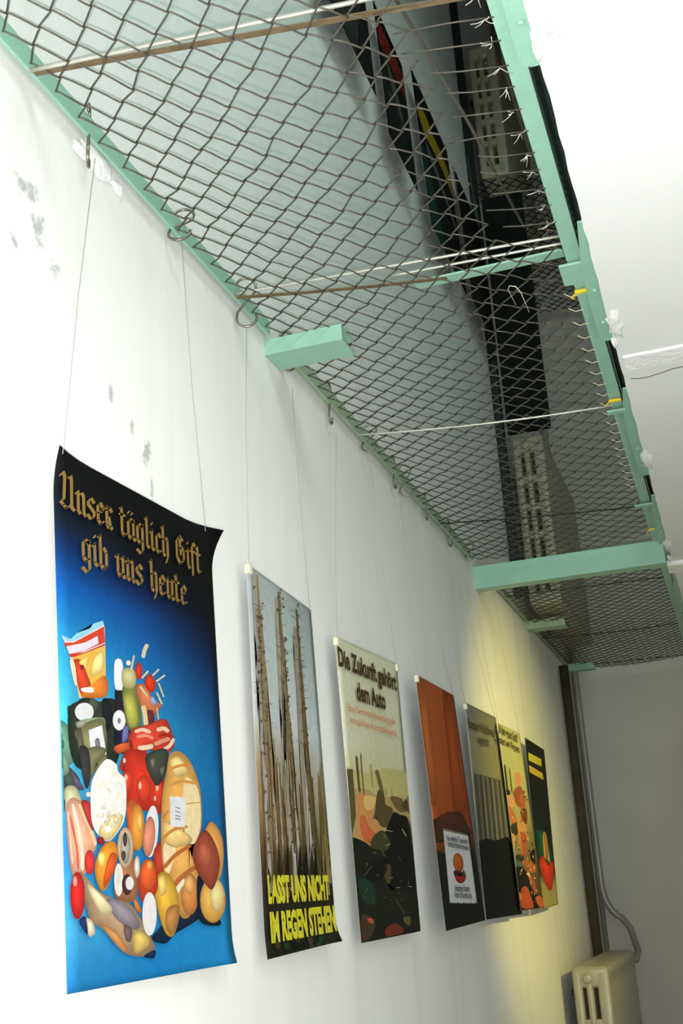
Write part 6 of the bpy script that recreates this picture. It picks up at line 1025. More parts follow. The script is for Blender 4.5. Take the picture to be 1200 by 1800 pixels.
((96, 78, 44), [978, 1334, 961, 1326, 933, 1324, 922, 1330, 938, 1339, 966, 1341]),
((96, 78, 44), [349, 1736, 334, 1727, 307, 1724, 296, 1730, 311, 1739, 338, 1742]),
((130, 112, 72), [368, 624, 355, 617, 330, 617, 320, 623, 334, 629, 358, 630]),
((130, 112, 72), [876, 966, 860, 958, 833, 957, 822, 963, 838, 971, 865, 972]),
((130, 112, 72), [1497, 1739, 1479, 1729, 1447, 1726, 1435, 1732, 1454, 1742, 1485, 1745]),
((84, 68, 40), [1019, 1459, 1002, 1451, 973, 1448, 962, 1454, 979, 1463, 1007, 1466]),
((84, 68, 40), [862, 1431, 846, 1422, 818, 1420, 806, 1426, 823, 1435, 851, 1437]),
((84, 68, 40), [970, 1355, 953, 1346, 925, 1344, 914, 1350, 930, 1359, 958, 1361]),
((96, 78, 44), [1547, 1339, 1528, 1330, 1498, 1327, 1486, 1334, 1504, 1343, 1535, 1346]),
((130, 112, 72), [194, 1262, 180, 1254, 155, 1252, 144, 1258, 158, 1266, 183, 1268]),
((84, 68, 40), [1500, 616, 1483, 609, 1454, 608, 1443, 615, 1460, 623, 1489, 623]),
((96, 78, 44), [217, 1668, 202, 1660, 177, 1657, 166, 1662, 180, 1671, 206, 1674]),
((84, 68, 40), [168, 701, 155, 694, 132, 693, 121, 699, 135, 706, 158, 707]),
((130, 112, 72), [1516, 1134, 1498, 1125, 1468, 1123, 1456, 1130, 1474, 1139, 1504, 1140]),
((96, 78, 44), [971, 736, 955, 729, 928, 728, 917, 735, 933, 742, 960, 743]),
((130, 112, 72), [958, 1301, 941, 1292, 913, 1290, 902, 1296, 918, 1305, 946, 1307]),
((84, 68, 40), [1425, 798, 1408, 791, 1379, 790, 1367, 797, 1385, 804, 1413, 805]),
((84, 68, 40), [1034, 1697, 1017, 1688, 988, 1685, 976, 1691, 993, 1700, 1022, 1704]),
((96, 78, 44), [900, 1223, 883, 1214, 856, 1212, 845, 1219, 861, 1227, 888, 1229]),
((130, 112, 72), [379, 1825, 364, 1816, 337, 1812, 326, 1818, 341, 1827, 368, 1831]),
((130, 112, 72), [970, 1297, 953, 1289, 925, 1287, 914, 1293, 930, 1301, 958, 1304]),
((96, 78, 44), [343, 1227, 328, 1219, 303, 1217, 292, 1223, 307, 1231, 332, 1233]),
((84, 68, 40), [1461, 956, 1444, 948, 1414, 946, 1403, 953, 1420, 961, 1450, 963]),
((84, 68, 40), [837, 1847, 820, 1838, 791, 1834, 779, 1840, 796, 1850, 825, 1853]),
((96, 78, 44), [305, 846, 291, 839, 267, 838, 256, 844, 270, 851, 295, 852]),
((130, 112, 72), [1482, 1450, 1464, 1441, 1433, 1438, 1421, 1444, 1439, 1454, 1470, 1456]),
((84, 68, 40), [221, 887, 207, 880, 183, 879, 173, 886, 186, 893, 211, 894]),
((96, 78, 44), [1434, 1113, 1416, 1104, 1387, 1103, 1375, 1109, 1393, 1118, 1422, 1119]),
((84, 68, 40), [206, 1000, 192, 993, 168, 992, 157, 998, 171, 1005, 195, 1006]),
((130, 112, 72), [985, 964, 969, 956, 942, 955, 931, 962, 947, 969, 974, 971]),
((96, 78, 44), [1040, 923, 1024, 915, 997, 914, 986, 921, 1002, 928, 1029, 930]),
((130, 112, 72), [1493, 1954, 1474, 1944, 1443, 1940, 1430, 1946, 1449, 1956, 1481, 1961]),
((96, 78, 44), [1526, 785, 1509, 777, 1480, 776, 1468, 783, 1486, 791, 1515, 792]),
((130, 112, 72), [984, 1488, 967, 1479, 938, 1477, 927, 1483, 944, 1492, 972, 1495]),
((70, 56, 30), [560, 400, 672, 560, 683, 399, 645, 327, 553, 329]),
((40, 32, 16), [1241, 395, 1376, 566, 1378, 394, 1330, 317, 1229, 319]),
((70, 56, 30), [638, 399, 753, 561, 763, 399, 723, 326, 630, 327]),
((70, 56, 30), [464, 401, 573, 559, 586, 400, 548, 329, 458, 330]),
((20, 18, 10), [889, 398, 1012, 563, 1019, 397, 976, 323, 880, 324]),
((40, 32, 16), [326, 402, 431, 558, 445, 401, 409, 331, 321, 332]),
((20, 18, 10), [1355, 394, 1494, 567, 1495, 393, 1446, 316, 1343, 317]),
((70, 56, 30), [648, 399, 763, 561, 773, 398, 733, 326, 640, 327]),
((70, 56, 30), [226, 402, 328, 557, 343, 402, 309, 332, 222, 333]),
((20, 18, 10), [1067, 396, 1196, 564, 1201, 395, 1156, 320, 1057, 321]),
((20, 18, 10), [544, 400, 655, 560, 667, 399, 628, 328, 537, 329]),
((20, 18, 10), [891, 398, 1014, 563, 1021, 397, 978, 322, 882, 324]),
((60, 50, 26), [1803, 8, 1771, 8, 1705, 8, 1646, 8, 1627, 8, 1659, 8, 1724, 9, 1784, 8]),
((60, 50, 26), [1655, 8, 1623, 8, 1559, 8, 1501, 8, 1482, 8, 1513, 15, 1577, 19, 1636, 10]),
((60, 50, 26), [823, 39, 796, 26, 739, 23, 688, 31, 670, 46, 697, 59, 753, 62, 805, 54]),
((60, 50, 26), [292, 56, 267, 43, 216, 40, 168, 48, 151, 62, 175, 74, 226, 77, 275, 70]),
((60, 50, 26), [1192, 8, 1163, 8, 1104, 8, 1049, 8, 1031, 12, 1060, 25, 1119, 29, 1174, 20]),
((60, 50, 26), [1174, 43, 1145, 29, 1086, 26, 1031, 34, 1013, 50, 1042, 63, 1101, 67, 1156, 58]),
((60, 50, 26), [1409, 8, 1378, 8, 1317, 8, 1261, 8, 1242, 8, 1272, 10, 1333, 13, 1390, 8]),
((16, 24, 16), [837, 28, 810, 16, 754, 12, 702, 20, 684, 35, 711, 48, 767, 51, 820, 43]),
((16, 24, 16), [796, 29, 769, 17, 713, 13, 661, 21, 644, 36, 670, 49, 726, 52, 778, 44]),
((16, 24, 16), [960, 22, 932, 9, 875, 8, 822, 14, 804, 29, 831, 42, 888, 45, 942, 37]),
((24, 56, 30), [1394, 8, 1364, 8, 1302, 8, 1246, 8, 1228, 11, 1257, 24, 1318, 28, 1375, 19]),
((24, 56, 30), [1494, 31, 1463, 18, 1400, 14, 1344, 23, 1325, 38, 1355, 52, 1417, 56, 1475, 47]),
((24, 56, 30), [528, 43, 502, 30, 449, 27, 399, 35, 382, 49, 407, 62, 460, 65, 510, 57]),
((16, 24, 16), [623, 69, 596, 56, 542, 52, 492, 60, 474, 74, 500, 87, 554, 91, 605, 83]),])
p_rain.text('LASST UNS NICHT', (0.0342, 0.1326), (0.8984, 0.1248), .066, (210, 202, 48), .055)
p_rain.text('IM REGEN STEHEN', (0.0380, 0.0403), (0.9510, 0.0355), .070, (210, 202, 48), .055)
p_rain.hang(0.02, 0.992, (.032, 2.312, 2.895), True)
p_rain.hang(0.97, 0.992, (.032, 2.613, 2.856), False)
p_car = Poster([(2.8427, 2.2189), (3.4366, 2.2430), (3.4828, 1.4457), (2.9167, 1.4415)], 0.035, 'cream poster with brown headline over a burnt stump landscape', 'posters hung along the lower wall', 1.0, {})
p_car.sheet([(1, [(206, 206, 178), (206, 206, 178), (206, 206, 178)]), (0.65, [(206, 206, 182), (200, 200, 165), (204, 204, 176)]), (0.5, [(190, 184, 130), (190, 184, 136), (200, 196, 160)]), (0.4, [(110, 94, 54), (176, 146, 94), (150, 145, 100)]), (0.3, [(60, 55, 35), (120, 84, 50), (30, 32, 22)]), (0.2, [(25, 28, 20), (40, 40, 24), (12, 14, 12)]), (0, [(55, 40, 30), (20, 18, 14), (18, 18, 14)])])
p_car.picture([
((186, 180, 120), [8, 1106, 8, 1115, 96, 1112, 237, 1103, 385, 1094, 523, 1093, 647, 1102, 770, 1116, 893, 1133, 1022, 1148, 1160, 1158, 1322, 1164, 1507, 1167, 1695, 1167, 1860, 1162, 1980, 1148, 1992, 1123, 1992, 1086, 1992, 1046, 1992, 1007, 1974, 977, 1612, 954, 1113, 933, 604, 920, 178, 915, 8, 922, 8, 947, 8, 988, 8, 1035, 8, 1078]),
((176, 150, 96), [8, 935, 13, 964, 121, 979, 246, 986, 371, 988, 481, 989, 574, 986, 660, 978, 740, 966, 814, 955, 883, 948, 937, 947, 973, 948, 1008, 951, 1057, 954, 1139, 955, 1274, 958, 1456, 962, 1654, 964, 1834, 961, 1961, 948, 1992, 924, 1992, 890, 1992, 850, 1992, 807, 1949, 766, 1751, 722, 1479, 673, 1181, 628, 898, 592, 666, 572, 470, 565, 286, 568, 124, 580, 8, 601, 8, 632, 8, 680, 8, 747, 8, 819, 8, 886]),
((198, 140, 84), [205, 930, 269, 946, 359, 955, 462, 958, 562, 958, 644, 955, 708, 949, 766, 939, 813, 926, 846, 911, 861, 896, 848, 879, 807, 861, 757, 842, 717, 824, 703, 808, 731, 795, 788, 785, 854, 775, 906, 763, 923, 747, 898, 723, 846, 693, 777, 663, 700, 638, 627, 622, 549, 619, 460, 623, 372, 632, 295, 644, 237, 658, 201, 672, 181, 689, 171, 708, 167, 730, 164, 756, 159, 788, 154, 827, 156, 867, 170, 904]),
((196, 104, 60), [260, 788, 283, 800, 319, 807, 362, 809, 403, 808, 437, 804, 459, 795, 474, 781, 487, 765, 503, 749, 525, 735, 561, 725, 607, 715, 655, 706, 693, 697, 713, 686, 713, 673, 698, 657, 672, 641, 637, 629, 597, 622, 543, 622, 474, 625, 403, 632, 339, 644, 293, 658, 266, 680, 251, 709, 246, 740, 249, 768]),
((214, 180, 110), [461, 937, 516, 944, 600, 948, 693, 949, 773, 947, 819, 940, 821, 927, 795, 907, 752, 885, 704, 865, 662, 852, 620, 847, 574, 846, 527, 848, 487, 853, 459, 861, 441, 873, 429, 890, 426, 909, 435, 926]),
((88, 80, 50), [8, 1102, 180, 1110, 171, 929, 156, 805, 8, 680, 8, 861]),
((96, 78, 48), [304, 1206, 286, 1183, 285, 1152, 283, 1117, 283, 1083, 284, 1049, 286, 1012, 288, 980, 307, 958, 348, 960, 363, 984, 360, 1017, 358, 1053, 357, 1088, 358, 1121, 359, 1156, 361, 1188, 345, 1208]),
((120, 100, 60), [449, 1232, 436, 1206, 432, 1169, 428, 1128, 426, 1089, 426, 1050, 426, 1010, 427, 974, 439, 949, 464, 950, 474, 976, 473, 1012, 472, 1053, 473, 1092, 475, 1130, 479, 1172, 483, 1209, 475, 1234]),
((150, 140, 96), [724, 1166, 720, 1009, 761, 1011, 764, 1169]),
((110, 96, 60), [878, 1131, 867, 1109, 893, 1081, 920, 1049, 943, 1020, 959, 990, 972, 958, 982, 929, 1020, 911, 1094, 915, 1117, 937, 1107, 966, 1093, 999, 1076, 1030, 1053, 1061, 1024, 1093, 998, 1121, 950, 1138]),
((120, 110, 70), [1149, 1009, 1146, 962, 1171, 963, 1175, 1010]),
((140, 124, 76), [1364, 1015, 1363, 961, 1393, 962, 1393, 1017]),
((84, 74, 44), [900, 988, 937, 997, 978, 997, 1019, 992, 1055, 983, 1083, 974, 1096, 962, 1097, 947, 1095, 930, 1098, 914, 1116, 901, 1157, 893, 1216, 888, 1279, 884, 1333, 878, 1363, 866, 1367, 848, 1355, 823, 1328, 798, 1292, 774, 1249, 757, 1193, 747, 1123, 740, 1048, 737, 978, 737, 920, 740, 878, 749, 844, 763, 815, 780, 789, 794, 762, 803, 730, 802, 696, 796, 665, 788, 642, 782, 633, 781, 639, 787, 659, 795, 687, 807, 718, 822, 747, 841, 775, 867, 804, 901, 835, 937, 867, 968]),
((108, 92, 52), [1301, 953, 1337, 960, 1410, 964, 1503, 965, 1599, 962, 1677, 956, 1746, 944, 1816, 928, 1878, 909, 1920, 891, 1928, 877, 1892, 868, 1820, 859, 1729, 853, 1638, 852, 1563, 857, 1494, 870, 1420, 891, 1355, 916, 1311, 938]),
((80, 70, 40), [1652, 900, 1901, 961, 1954, 934, 1952, 850]),
((14, 16, 14), [1351, 839, 1403, 851, 1441, 852, 1474, 848, 1508, 841, 1554, 836, 1618, 834, 1694, 834, 1774, 832, 1844, 824, 1895, 807, 1920, 779, 1928, 744, 1924, 702, 1917, 658, 1913, 613, 1917, 565, 1922, 513, 1925, 460, 1921, 410, 1906, 367, 1886, 332, 1865, 301, 1833, 275, 1780, 253, 1697, 236, 1571, 224, 1408, 217, 1236, 214, 1075, 216, 948, 221, 845, 230, 754, 242, 680, 258, 631, 280, 615, 310, 648, 352, 725, 408, 822, 469, 914, 526, 974, 572, 988, 600, 973, 617, 949, 629, 935, 642, 950, 662, 1005, 694, 1087, 734, 1182, 776, 1276, 813]),
((64, 62, 32), [583, 660, 645, 678, 726, 694, 816, 707, 902, 715, 972, 715, 1032, 704, 1090, 683, 1136, 658, 1160, 632, 1152, 611, 1099, 595, 1009, 580, 903, 566, 799, 555, 715, 547, 649, 539, 588, 532, 535, 527, 495, 527, 472, 535, 468, 552, 479, 578, 503, 608, 538, 637]),
((24, 28, 20), [8, 656, 8, 661, 74, 659, 167, 652, 260, 642, 340, 634, 404, 625, 460, 614, 512, 603, 561, 592, 611, 584, 662, 581, 713, 582, 763, 583, 808, 581, 849, 572, 883, 554, 913, 529, 938, 500, 961, 471, 982, 443, 988, 416, 979, 387, 974, 360, 992, 335, 1053, 314, 1183, 303, 1372, 299, 1586, 296, 1786, 287, 1930, 265, 1992, 222, 1992, 163, 1992, 98, 1992, 41, 1986, 8, 1650, 8, 1181, 8, 698, 8, 291, 8, 29, 8, 8, 59, 8, 141, 8, 234, 8, 323, 8, 393, 8, 438, 8, 469, 8, 492, 8, 513, 8, 536, 8, 564, 8, 593, 8, 619, 8, 641]),
((20, 52, 38), [49, 392, 70, 402, 111, 406, 164, 405, 220, 400, 272, 395, 321, 388, 375, 378, 427, 365, 473, 351, 507, 336, 531, 318, 549, 297, 557, 275, 551, 257, 527, 244, 477, 236, 404, 231, 321, 230, 243, 235, 183, 246, 138, 268, 98, 301, 67, 337, 50, 370]),
((76, 70, 34), [867, 470, 900, 478, 951, 483, 1009, 485, 1060, 483, 1092, 474, 1101, 457, 1096, 430, 1082, 401, 1062, 375, 1041, 359, 1015, 354, 982, 355, 946, 361, 914, 370, 891, 380, 875, 395, 861, 415, 853, 437, 854, 456]),
((90, 56, 34), [870, 476, 893, 479, 943, 482, 1004, 483, 1060, 483, 1095, 481, 1105, 475, 1101, 465, 1088, 455, 1068, 446, 1046, 443, 1012, 445, 965, 452, 917, 461, 881, 470]),
((12, 12, 12), [266, 450, 354, 466, 489, 488, 645, 510, 791, 527, 895, 533, 951, 527, 979, 509, 984, 487, 973, 463, 950, 443, 912, 426, 853, 408, 784, 392, 711, 379, 641, 371, 570, 371, 492, 375, 416, 383, 350, 392, 302, 401, 266, 409, 236, 417, 221, 427, 228, 438]),
((70, 50, 36), [67, 166, 114, 174, 179, 172, 251, 165, 318, 154, 369, 145, 401, 135, 423, 123, 436, 110, 438, 96, 429, 82, 406, 69, 368, 54, 321, 40, 273, 27, 230, 18, 186, 11, 140, 8, 95, 8, 58, 8, 33, 15, 22, 38, 18, 72, 24, 110, 40, 144]),
((170, 90, 50), [225, 143, 243, 145, 274, 145, 309, 144, 343, 142, 366, 139, 379, 134, 388, 127, 391, 119, 389, 112, 382, 108, 367, 107, 344, 108, 317, 111, 291, 114, 271, 118, 255, 122, 239, 128, 227, 135, 221, 140]),
((110, 44, 28), [750, 59, 792, 67, 856, 74, 932, 81, 1010, 85, 1079, 85, 1144, 80, 1213, 70, 1276, 59, 1327, 47, 1358, 37, 1366, 30, 1358, 23, 1334, 18, 1295, 13, 1243, 9, 1165, 8, 1063, 8, 954, 8, 857, 8, 790, 8, 751, 15, 728, 26, 721, 38, 729, 50]),
((96, 86, 60), [1393, 113, 1427, 117, 1482, 118, 1544, 118, 1601, 117, 1638, 112, 1652, 104, 1654, 92, 1646, 79, 1631, 68, 1613, 61, 1586, 59, 1549, 60, 1509, 63, 1471, 68, 1443, 73, 1421, 80, 1401, 89, 1387, 99, 1383, 107]),
((190, 180, 140), [941, 719, 1276, 709, 1281, 713, 946, 723]),
((210, 205, 180), [1616, 730, 1752, 680, 1777, 683, 1640, 733]),
((150, 150, 110), [957, 694, 1007, 662, 1020, 663, 971, 696]),
((170, 165, 120), [994, 609, 1161, 622, 1155, 626, 988, 613]),
((160, 150, 100), [573, 558, 665, 564, 661, 567, 569, 561]),
((130, 120, 80), [258, 418, 512, 478, 503, 479, 249, 420]),
((200, 195, 170), [1220, 319, 1390, 323, 1389, 326, 1219, 322]),
((200, 195, 170), [1666, 322, 1808, 318, 1811, 321, 1668, 325]),
((120, 112, 80), [1180, 247, 1433, 137, 1446, 138, 1193, 248]),
((90, 84, 64), [417, 276, 450, 215, 463, 215, 430, 277]),
((52, 52, 26), [205, 76, 279, 59, 288, 61, 214, 78]),
((24, 40, 28), [1557, 327, 1562, 313, 1587, 314, 1582, 328]),
((14, 18, 14), [938, 540, 900, 532, 922, 528, 960, 536]),
((110, 100, 64), [1303, 323, 1291, 274, 1305, 274, 1317, 322]),
((24, 40, 28), [260, 57, 336, 47, 341, 49, 265, 59]),
((40, 34, 22), [60, 512, 153, 500, 171, 505, 77, 518]),
((24, 40, 28), [1145, 568, 1264, 557, 1278, 563, 1159, 573]),
((14, 18, 14), [735, 311, 667, 300, 687, 295, 754, 306]),
((40, 34, 22), [1638, 327, 1674, 315, 1692, 317, 1656, 329]),
((40, 34, 22), [1122, 143, 1005, 126, 1016, 123, 1133, 140]),
((24, 40, 28), [471, 651, 488, 632, 504, 633, 487, 652]),
((52, 52, 26), [404, 225, 411, 190, 425, 190, 417, 225]),
((80, 72, 40), [1087, 37, 1162, 9, 1174, 10, 1099, 38]),
((14, 18, 14), [1568, 412, 1478, 395, 1489, 393, 1578, 410]),
((110, 100, 64), [1034, 398, 1070, 394, 1077, 396, 1041, 401]),
((40, 34, 22), [139, 592, 126, 567, 147, 567, 160, 592]),
((80, 72, 40), [141, 291, 216, 264, 232, 266, 157, 293]),
((52, 52, 26), [950, 187, 986, 142, 1015, 142, 978, 187]),
((40, 34, 22), [987, 624, 927, 579, 941, 579, 1002, 623]),
((14, 18, 14), [550, 389, 591, 381, 607, 384, 566, 392]),
((24, 40, 28), [903, 560, 977, 547, 997, 551, 923, 565]),
((40, 34, 22), [1346, 324, 1463, 308, 1477, 311, 1360, 327]),
((52, 52, 26), [652, 517, 703, 500, 716, 501, 666, 519]),
((40, 34, 22), [1605, 315, 1491, 314, 1492, 309, 1606, 310]),
((110, 100, 64), [1402, 530, 1458, 507, 1483, 510, 1427, 533]),
((80, 72, 40), [300, 479, 316, 467, 348, 469, 332, 481]),
((80, 72, 40), [872, 266, 768, 263, 773, 257, 877, 261]),
((80, 72, 40), [97, 364, 113, 333, 127, 333, 111, 364]),
((110, 100, 64), [686, 421, 608, 414, 619, 408, 697, 416]),
((24, 40, 28), [1543, 262, 1564, 234, 1600, 235, 1580, 263]),
((80, 72, 40), [991, 607, 1054, 591, 1085, 596, 1022, 612]),
((80, 72, 40), [1447, 254, 1321, 230, 1346, 225, 1473, 249]),
((80, 72, 40), [941, 485, 871, 476, 880, 473, 950, 482]),
((40, 34, 22), [351, 348, 349, 328, 372, 327, 374, 348]),
((52, 52, 26), [255, 352, 289, 347, 305, 351, 272, 357]),
((14, 18, 14), [1347, 17, 1234, 11, 1239, 9, 1352, 15]),
((110, 100, 64), [303, 492, 364, 483, 384, 489, 322, 498]),
((14, 18, 14), [1254, 451, 1377, 444, 1386, 450, 1264, 457]),
((40, 34, 22), [502, 150, 416, 131, 438, 127, 524, 145]),
((52, 52, 26), [252, 209, 218, 209, 222, 202, 256, 202]),
((14, 18, 14), [1121, 379, 1216, 355, 1235, 358, 1139, 382]),
((14, 18, 14), [1617, 598, 1660, 582, 1680, 584, 1636, 600]),
((14, 18, 14), [155, 86, 244, 76, 256, 81, 167, 91]),
((24, 40, 28), [1047, 452, 945, 438, 953, 436, 1054, 450]),
((14, 18, 14), [1473, 608, 1566, 590, 1582, 593, 1489, 611]),
((24, 40, 28), [760, 555, 730, 545, 751, 542, 782, 552]),
((110, 100, 64), [1139, 397, 1050, 391, 1061, 384, 1150, 390]),
((40, 34, 22), [1147, 30, 1137, 8, 1153, 8, 1163, 29]),
((80, 72, 40), [281, 86, 187, 68, 202, 65, 296, 82]),
((110, 100, 64), [290, 337, 206, 311, 223, 308, 307, 335]),
((80, 72, 40), [563, 641, 490, 628, 501, 625, 574, 638]),
((52, 52, 26), [1262, 255, 1346, 236, 1373, 241, 1288, 260]),
((40, 34, 22), [638, 72, 547, 46, 569, 43, 660, 68]),
((80, 72, 40), [1049, 243, 982, 244, 982, 238, 1049, 238]),
((80, 72, 40), [899, 551, 940, 533, 974, 536, 933, 554]),
((110, 100, 64), [1450, 380, 1367, 353, 1380, 351, 1464, 379]),
((14, 18, 14), [1209, 86, 1223, 74, 1248, 74, 1234, 87]),
((80, 72, 40), [834, 356, 867, 347, 894, 350, 860, 360]),
((80, 72, 40), [1422, 177, 1396, 155, 1415, 154, 1442, 175]),
((110, 100, 64), [1692, 365, 1643, 335, 1667, 334, 1717, 364]),
((40, 34, 22), [1264, 427, 1242, 407, 1273, 405, 1295, 426]),])
p_car.text('Die Zukunft geh\u00f6rt', (-0.0116, 0.8990), (0.9200, 0.8879), .066, (70, 52, 28), .045)
p_car.text('dem Auto', (0.2208, 0.7994), (0.6881, 0.7990), .066, (70, 52, 28), .045)
p_car.text('Eine Gemeinschaftswerbung der', (0.0787, 0.7515), (0.8395, 0.7492), .024, (208, 138, 98), .012)
p_car.text('europ\u00e4ischen Automobilindustrie', (0.0801, 0.7111), (0.8419, 0.7065), .024, (208, 138, 98), .012)
p_car.hang(0.015, 0.988, (.032, 2.972, 2.857), True)
p_car.hang(0.985, 0.988, (.032, 3.319, 2.869), True)
p_sky = Poster([(3.5827, 2.2313), (4.1075, 2.2368), (4.2215, 1.4494), (3.6474, 1.4378)], 0.055, 'orange poster with a small white panel showing a burger at the lower right', 'posters hung along the lower wall', 1.0, {'tilt': 0.02})
p_sky.sheet([(1, [(168, 88, 42), (160, 80, 36), (160, 84, 40)]), (0.6, [(176, 90, 44), (164, 78, 34), (158, 72, 32)]), (0.36, [(150, 72, 32), (150, 64, 26), (120, 54, 28)]), (0.28, [(60, 40, 20), (140, 62, 26), (40, 30, 20)]), (0.2, [(18, 26, 22), (70, 40, 22), (16, 22, 20)]), (0, [(10, 14, 14), (8, 10, 14), (8, 10, 14)])])
p_sky.picture([
((150, 66, 26), [1408, 1992, 1506, 1992, 1635, 1992, 1771, 1992, 1889, 1992, 1960, 1987, 1970, 1899, 1937, 1785, 1883, 1658, 1830, 1532, 1797, 1418, 1797, 1311, 1817, 1202, 1835, 1099, 1834, 1010, 1792, 943, 1689, 896, 1540, 861, 1379, 846, 1239, 853, 1150, 889, 1118, 963, 1124, 1072, 1153, 1203, 1191, 1340, 1224, 1470, 1247, 1603, 1272, 1750, 1303, 1893, 1346, 1992], 1),
((168, 92, 44), [31, 1951, 92, 1992, 179, 1992, 275, 1992, 363, 1992, 423, 1975, 451, 1885, 458, 1756, 452, 1608, 438, 1465, 421, 1346, 403, 1251, 379, 1164, 350, 1089, 315, 1028, 275, 985, 223, 957, 159, 942, 93, 943, 35, 962, 8, 1002, 8, 1071, 8, 1168, 8, 1280, 8, 1395, 8, 1500, 8, 1600, 8, 1704, 8, 1803, 8, 1889], 1),
((70, 40, 20), [8, 842, 36, 843, 118, 831, 218, 814, 332, 801, 459, 800, 614, 819, 799, 851, 997, 888, 1188, 920, 1349, 934, 1473, 925, 1575, 900, 1657, 866, 1722, 832, 1775, 805, 1838, 788, 1910, 775, 1954, 763, 1932, 751, 1811, 737, 1540, 719, 1157, 699, 752, 681, 397, 668, 153, 661, 25, 662, 8, 668, 8, 678, 8, 692, 8, 708, 8, 732, 8, 764, 8, 797, 8, 825], 1),
((16, 22, 18), [8, 600, 393, 576, 1788, 764, 1925, 8, 8, 9]),
((120, 116, 100), [416, 780, 1672, 741, 1677, 725, 419, 760]),
((206, 208, 210), [420, 762, 1680, 728, 1657, 151, 319, 198]),
((172, 92, 34), [1232, 506, 1217, 481, 1177, 459, 1116, 441, 1041, 429, 960, 425, 879, 428, 807, 439, 750, 456, 715, 477, 702, 501, 715, 525, 752, 548, 810, 566, 883, 578, 965, 583, 1048, 580, 1122, 570, 1182, 553, 1219, 531], 1),
((186, 76, 30), [1175, 483, 1161, 473, 1134, 465, 1097, 458, 1053, 454, 1008, 453, 964, 455, 928, 460, 901, 467, 886, 476, 886, 485, 899, 494, 925, 503, 962, 509, 1005, 514, 1050, 515, 1094, 513, 1132, 508, 1160, 501, 1174, 492], 1),
((60, 26, 34), [701, 443, 764, 444, 860, 442, 969, 437, 1073, 430, 1150, 425, 1198, 419, 1231, 412, 1251, 405, 1259, 398, 1257, 391, 1246, 382, 1224, 373, 1192, 364, 1150, 357, 1100, 354, 1032, 356, 947, 361, 858, 368, 780, 377, 725, 386, 691, 397, 669, 410, 661, 424, 671, 436], 1),
((70, 80, 30), [1147, 444, 1163, 445, 1185, 442, 1210, 436, 1232, 430, 1248, 423, 1257, 416, 1262, 407, 1264, 397, 1261, 389, 1253, 384, 1236, 382, 1211, 382, 1184, 384, 1159, 387, 1143, 392, 1135, 401, 1132, 413, 1133, 426, 1138, 438]),
((150, 34, 24), [707, 405, 736, 403, 782, 397, 837, 388, 896, 380, 954, 376, 1017, 376, 1090, 380, 1162, 385, 1221, 388, 1255, 388, 1260, 383, 1242, 374, 1210, 364, 1172, 354, 1136, 347, 1099, 343, 1056, 339, 1012, 337, 968, 336, 927, 337, 888, 339, 849, 343, 813, 348, 780, 354, 754, 360, 732, 369, 713, 380, 699, 391, 696, 400], 1),
((24, 18, 20), [1118, 403, 1107, 399, 1082, 396, 1045, 394, 999, 392, 949, 393, 901, 394, 859, 396, 826, 400, 807, 403, 802, 407, 812, 411, 836, 414, 873, 417, 918, 418, 967, 418, 1016, 417, 1059, 414, 1093, 411, 1113, 407]),
((20, 22, 24), [337, 191, 384, 208, 422, 186]),
((20, 22, 24), [430, 189, 475, 201, 516, 184]),
((20, 22, 24), [525, 186, 568, 193, 612, 181]),
((20, 22, 24), [621, 183, 671, 200, 710, 178]),
((20, 22, 24), [719, 180, 766, 192, 808, 175]),
((20, 22, 24), [817, 177, 862, 184, 908, 172]),
((20, 22, 24), [917, 174, 969, 191, 1009, 169]),
((20, 22, 24), [1019, 171, 1068, 183, 1112, 165]),
((20, 22, 24), [1122, 168, 1168, 175, 1216, 162]),
((20, 22, 24), [1226, 164, 1280, 182, 1321, 159]),
((20, 22, 24), [1331, 161, 1383, 174, 1428, 156]),
((20, 22, 24), [1438, 158, 1487, 166, 1536, 152]),
((20, 22, 24), [1547, 155, 1604, 173, 1646, 149]),])
p_sky.text('Nur weiterhin Tropenholz in', (0.2344, 0.3408), (0.7777, 0.3282), .024, (34, 38, 42), .016)
p_sky.text('exotisches Rindvieh verwandelt', (0.2404, 0.3184), (0.7724, 0.3004), .024, (34, 38, 42), .016)
p_sky.text('Hamburger Desaster', (0.2895, 0.1412), (0.6473, 0.1318), .026, (34, 38, 42), .016)
p_sky.text('Futter f\u00fcr die dritte Welt', (0.2540, 0.1177), (0.6762, 0.0994), .026, (34, 38, 42), .016)
p_sky.hang(0.015, 0.988, (.032, 3.648, 2.844), True)
p_sky.hang(0.97, 0.988, (.032, 3.749, 2.868), False)
p_wood = Poster([(4.3255, 2.2423), (4.9220, 2.2569), (4.9868, 1.4479), (4.2856, 1.4496)], 0.045, 'grey topped poster with a photo of dense trunks above a black lower third', 'posters hung along the lower wall', 1.2, {'tilt': 0.02})
p_wood.sheet([(1, [(124, 122, 112), (116, 114, 98), (118, 114, 98)]), (0.86, [(134, 132, 112), (130, 126, 92), (126, 122, 88)]), (0.5, [(128, 126, 96), (124, 120, 84), (120, 116, 84)]), (0.32, [(100, 98, 84), (100, 98, 84), (100, 98, 84)]), (0.3, [(10, 12, 14), (10, 12, 14), (10, 12, 14)]), (0, [(10, 12, 14), (10, 12, 14), (10, 12, 14)])])
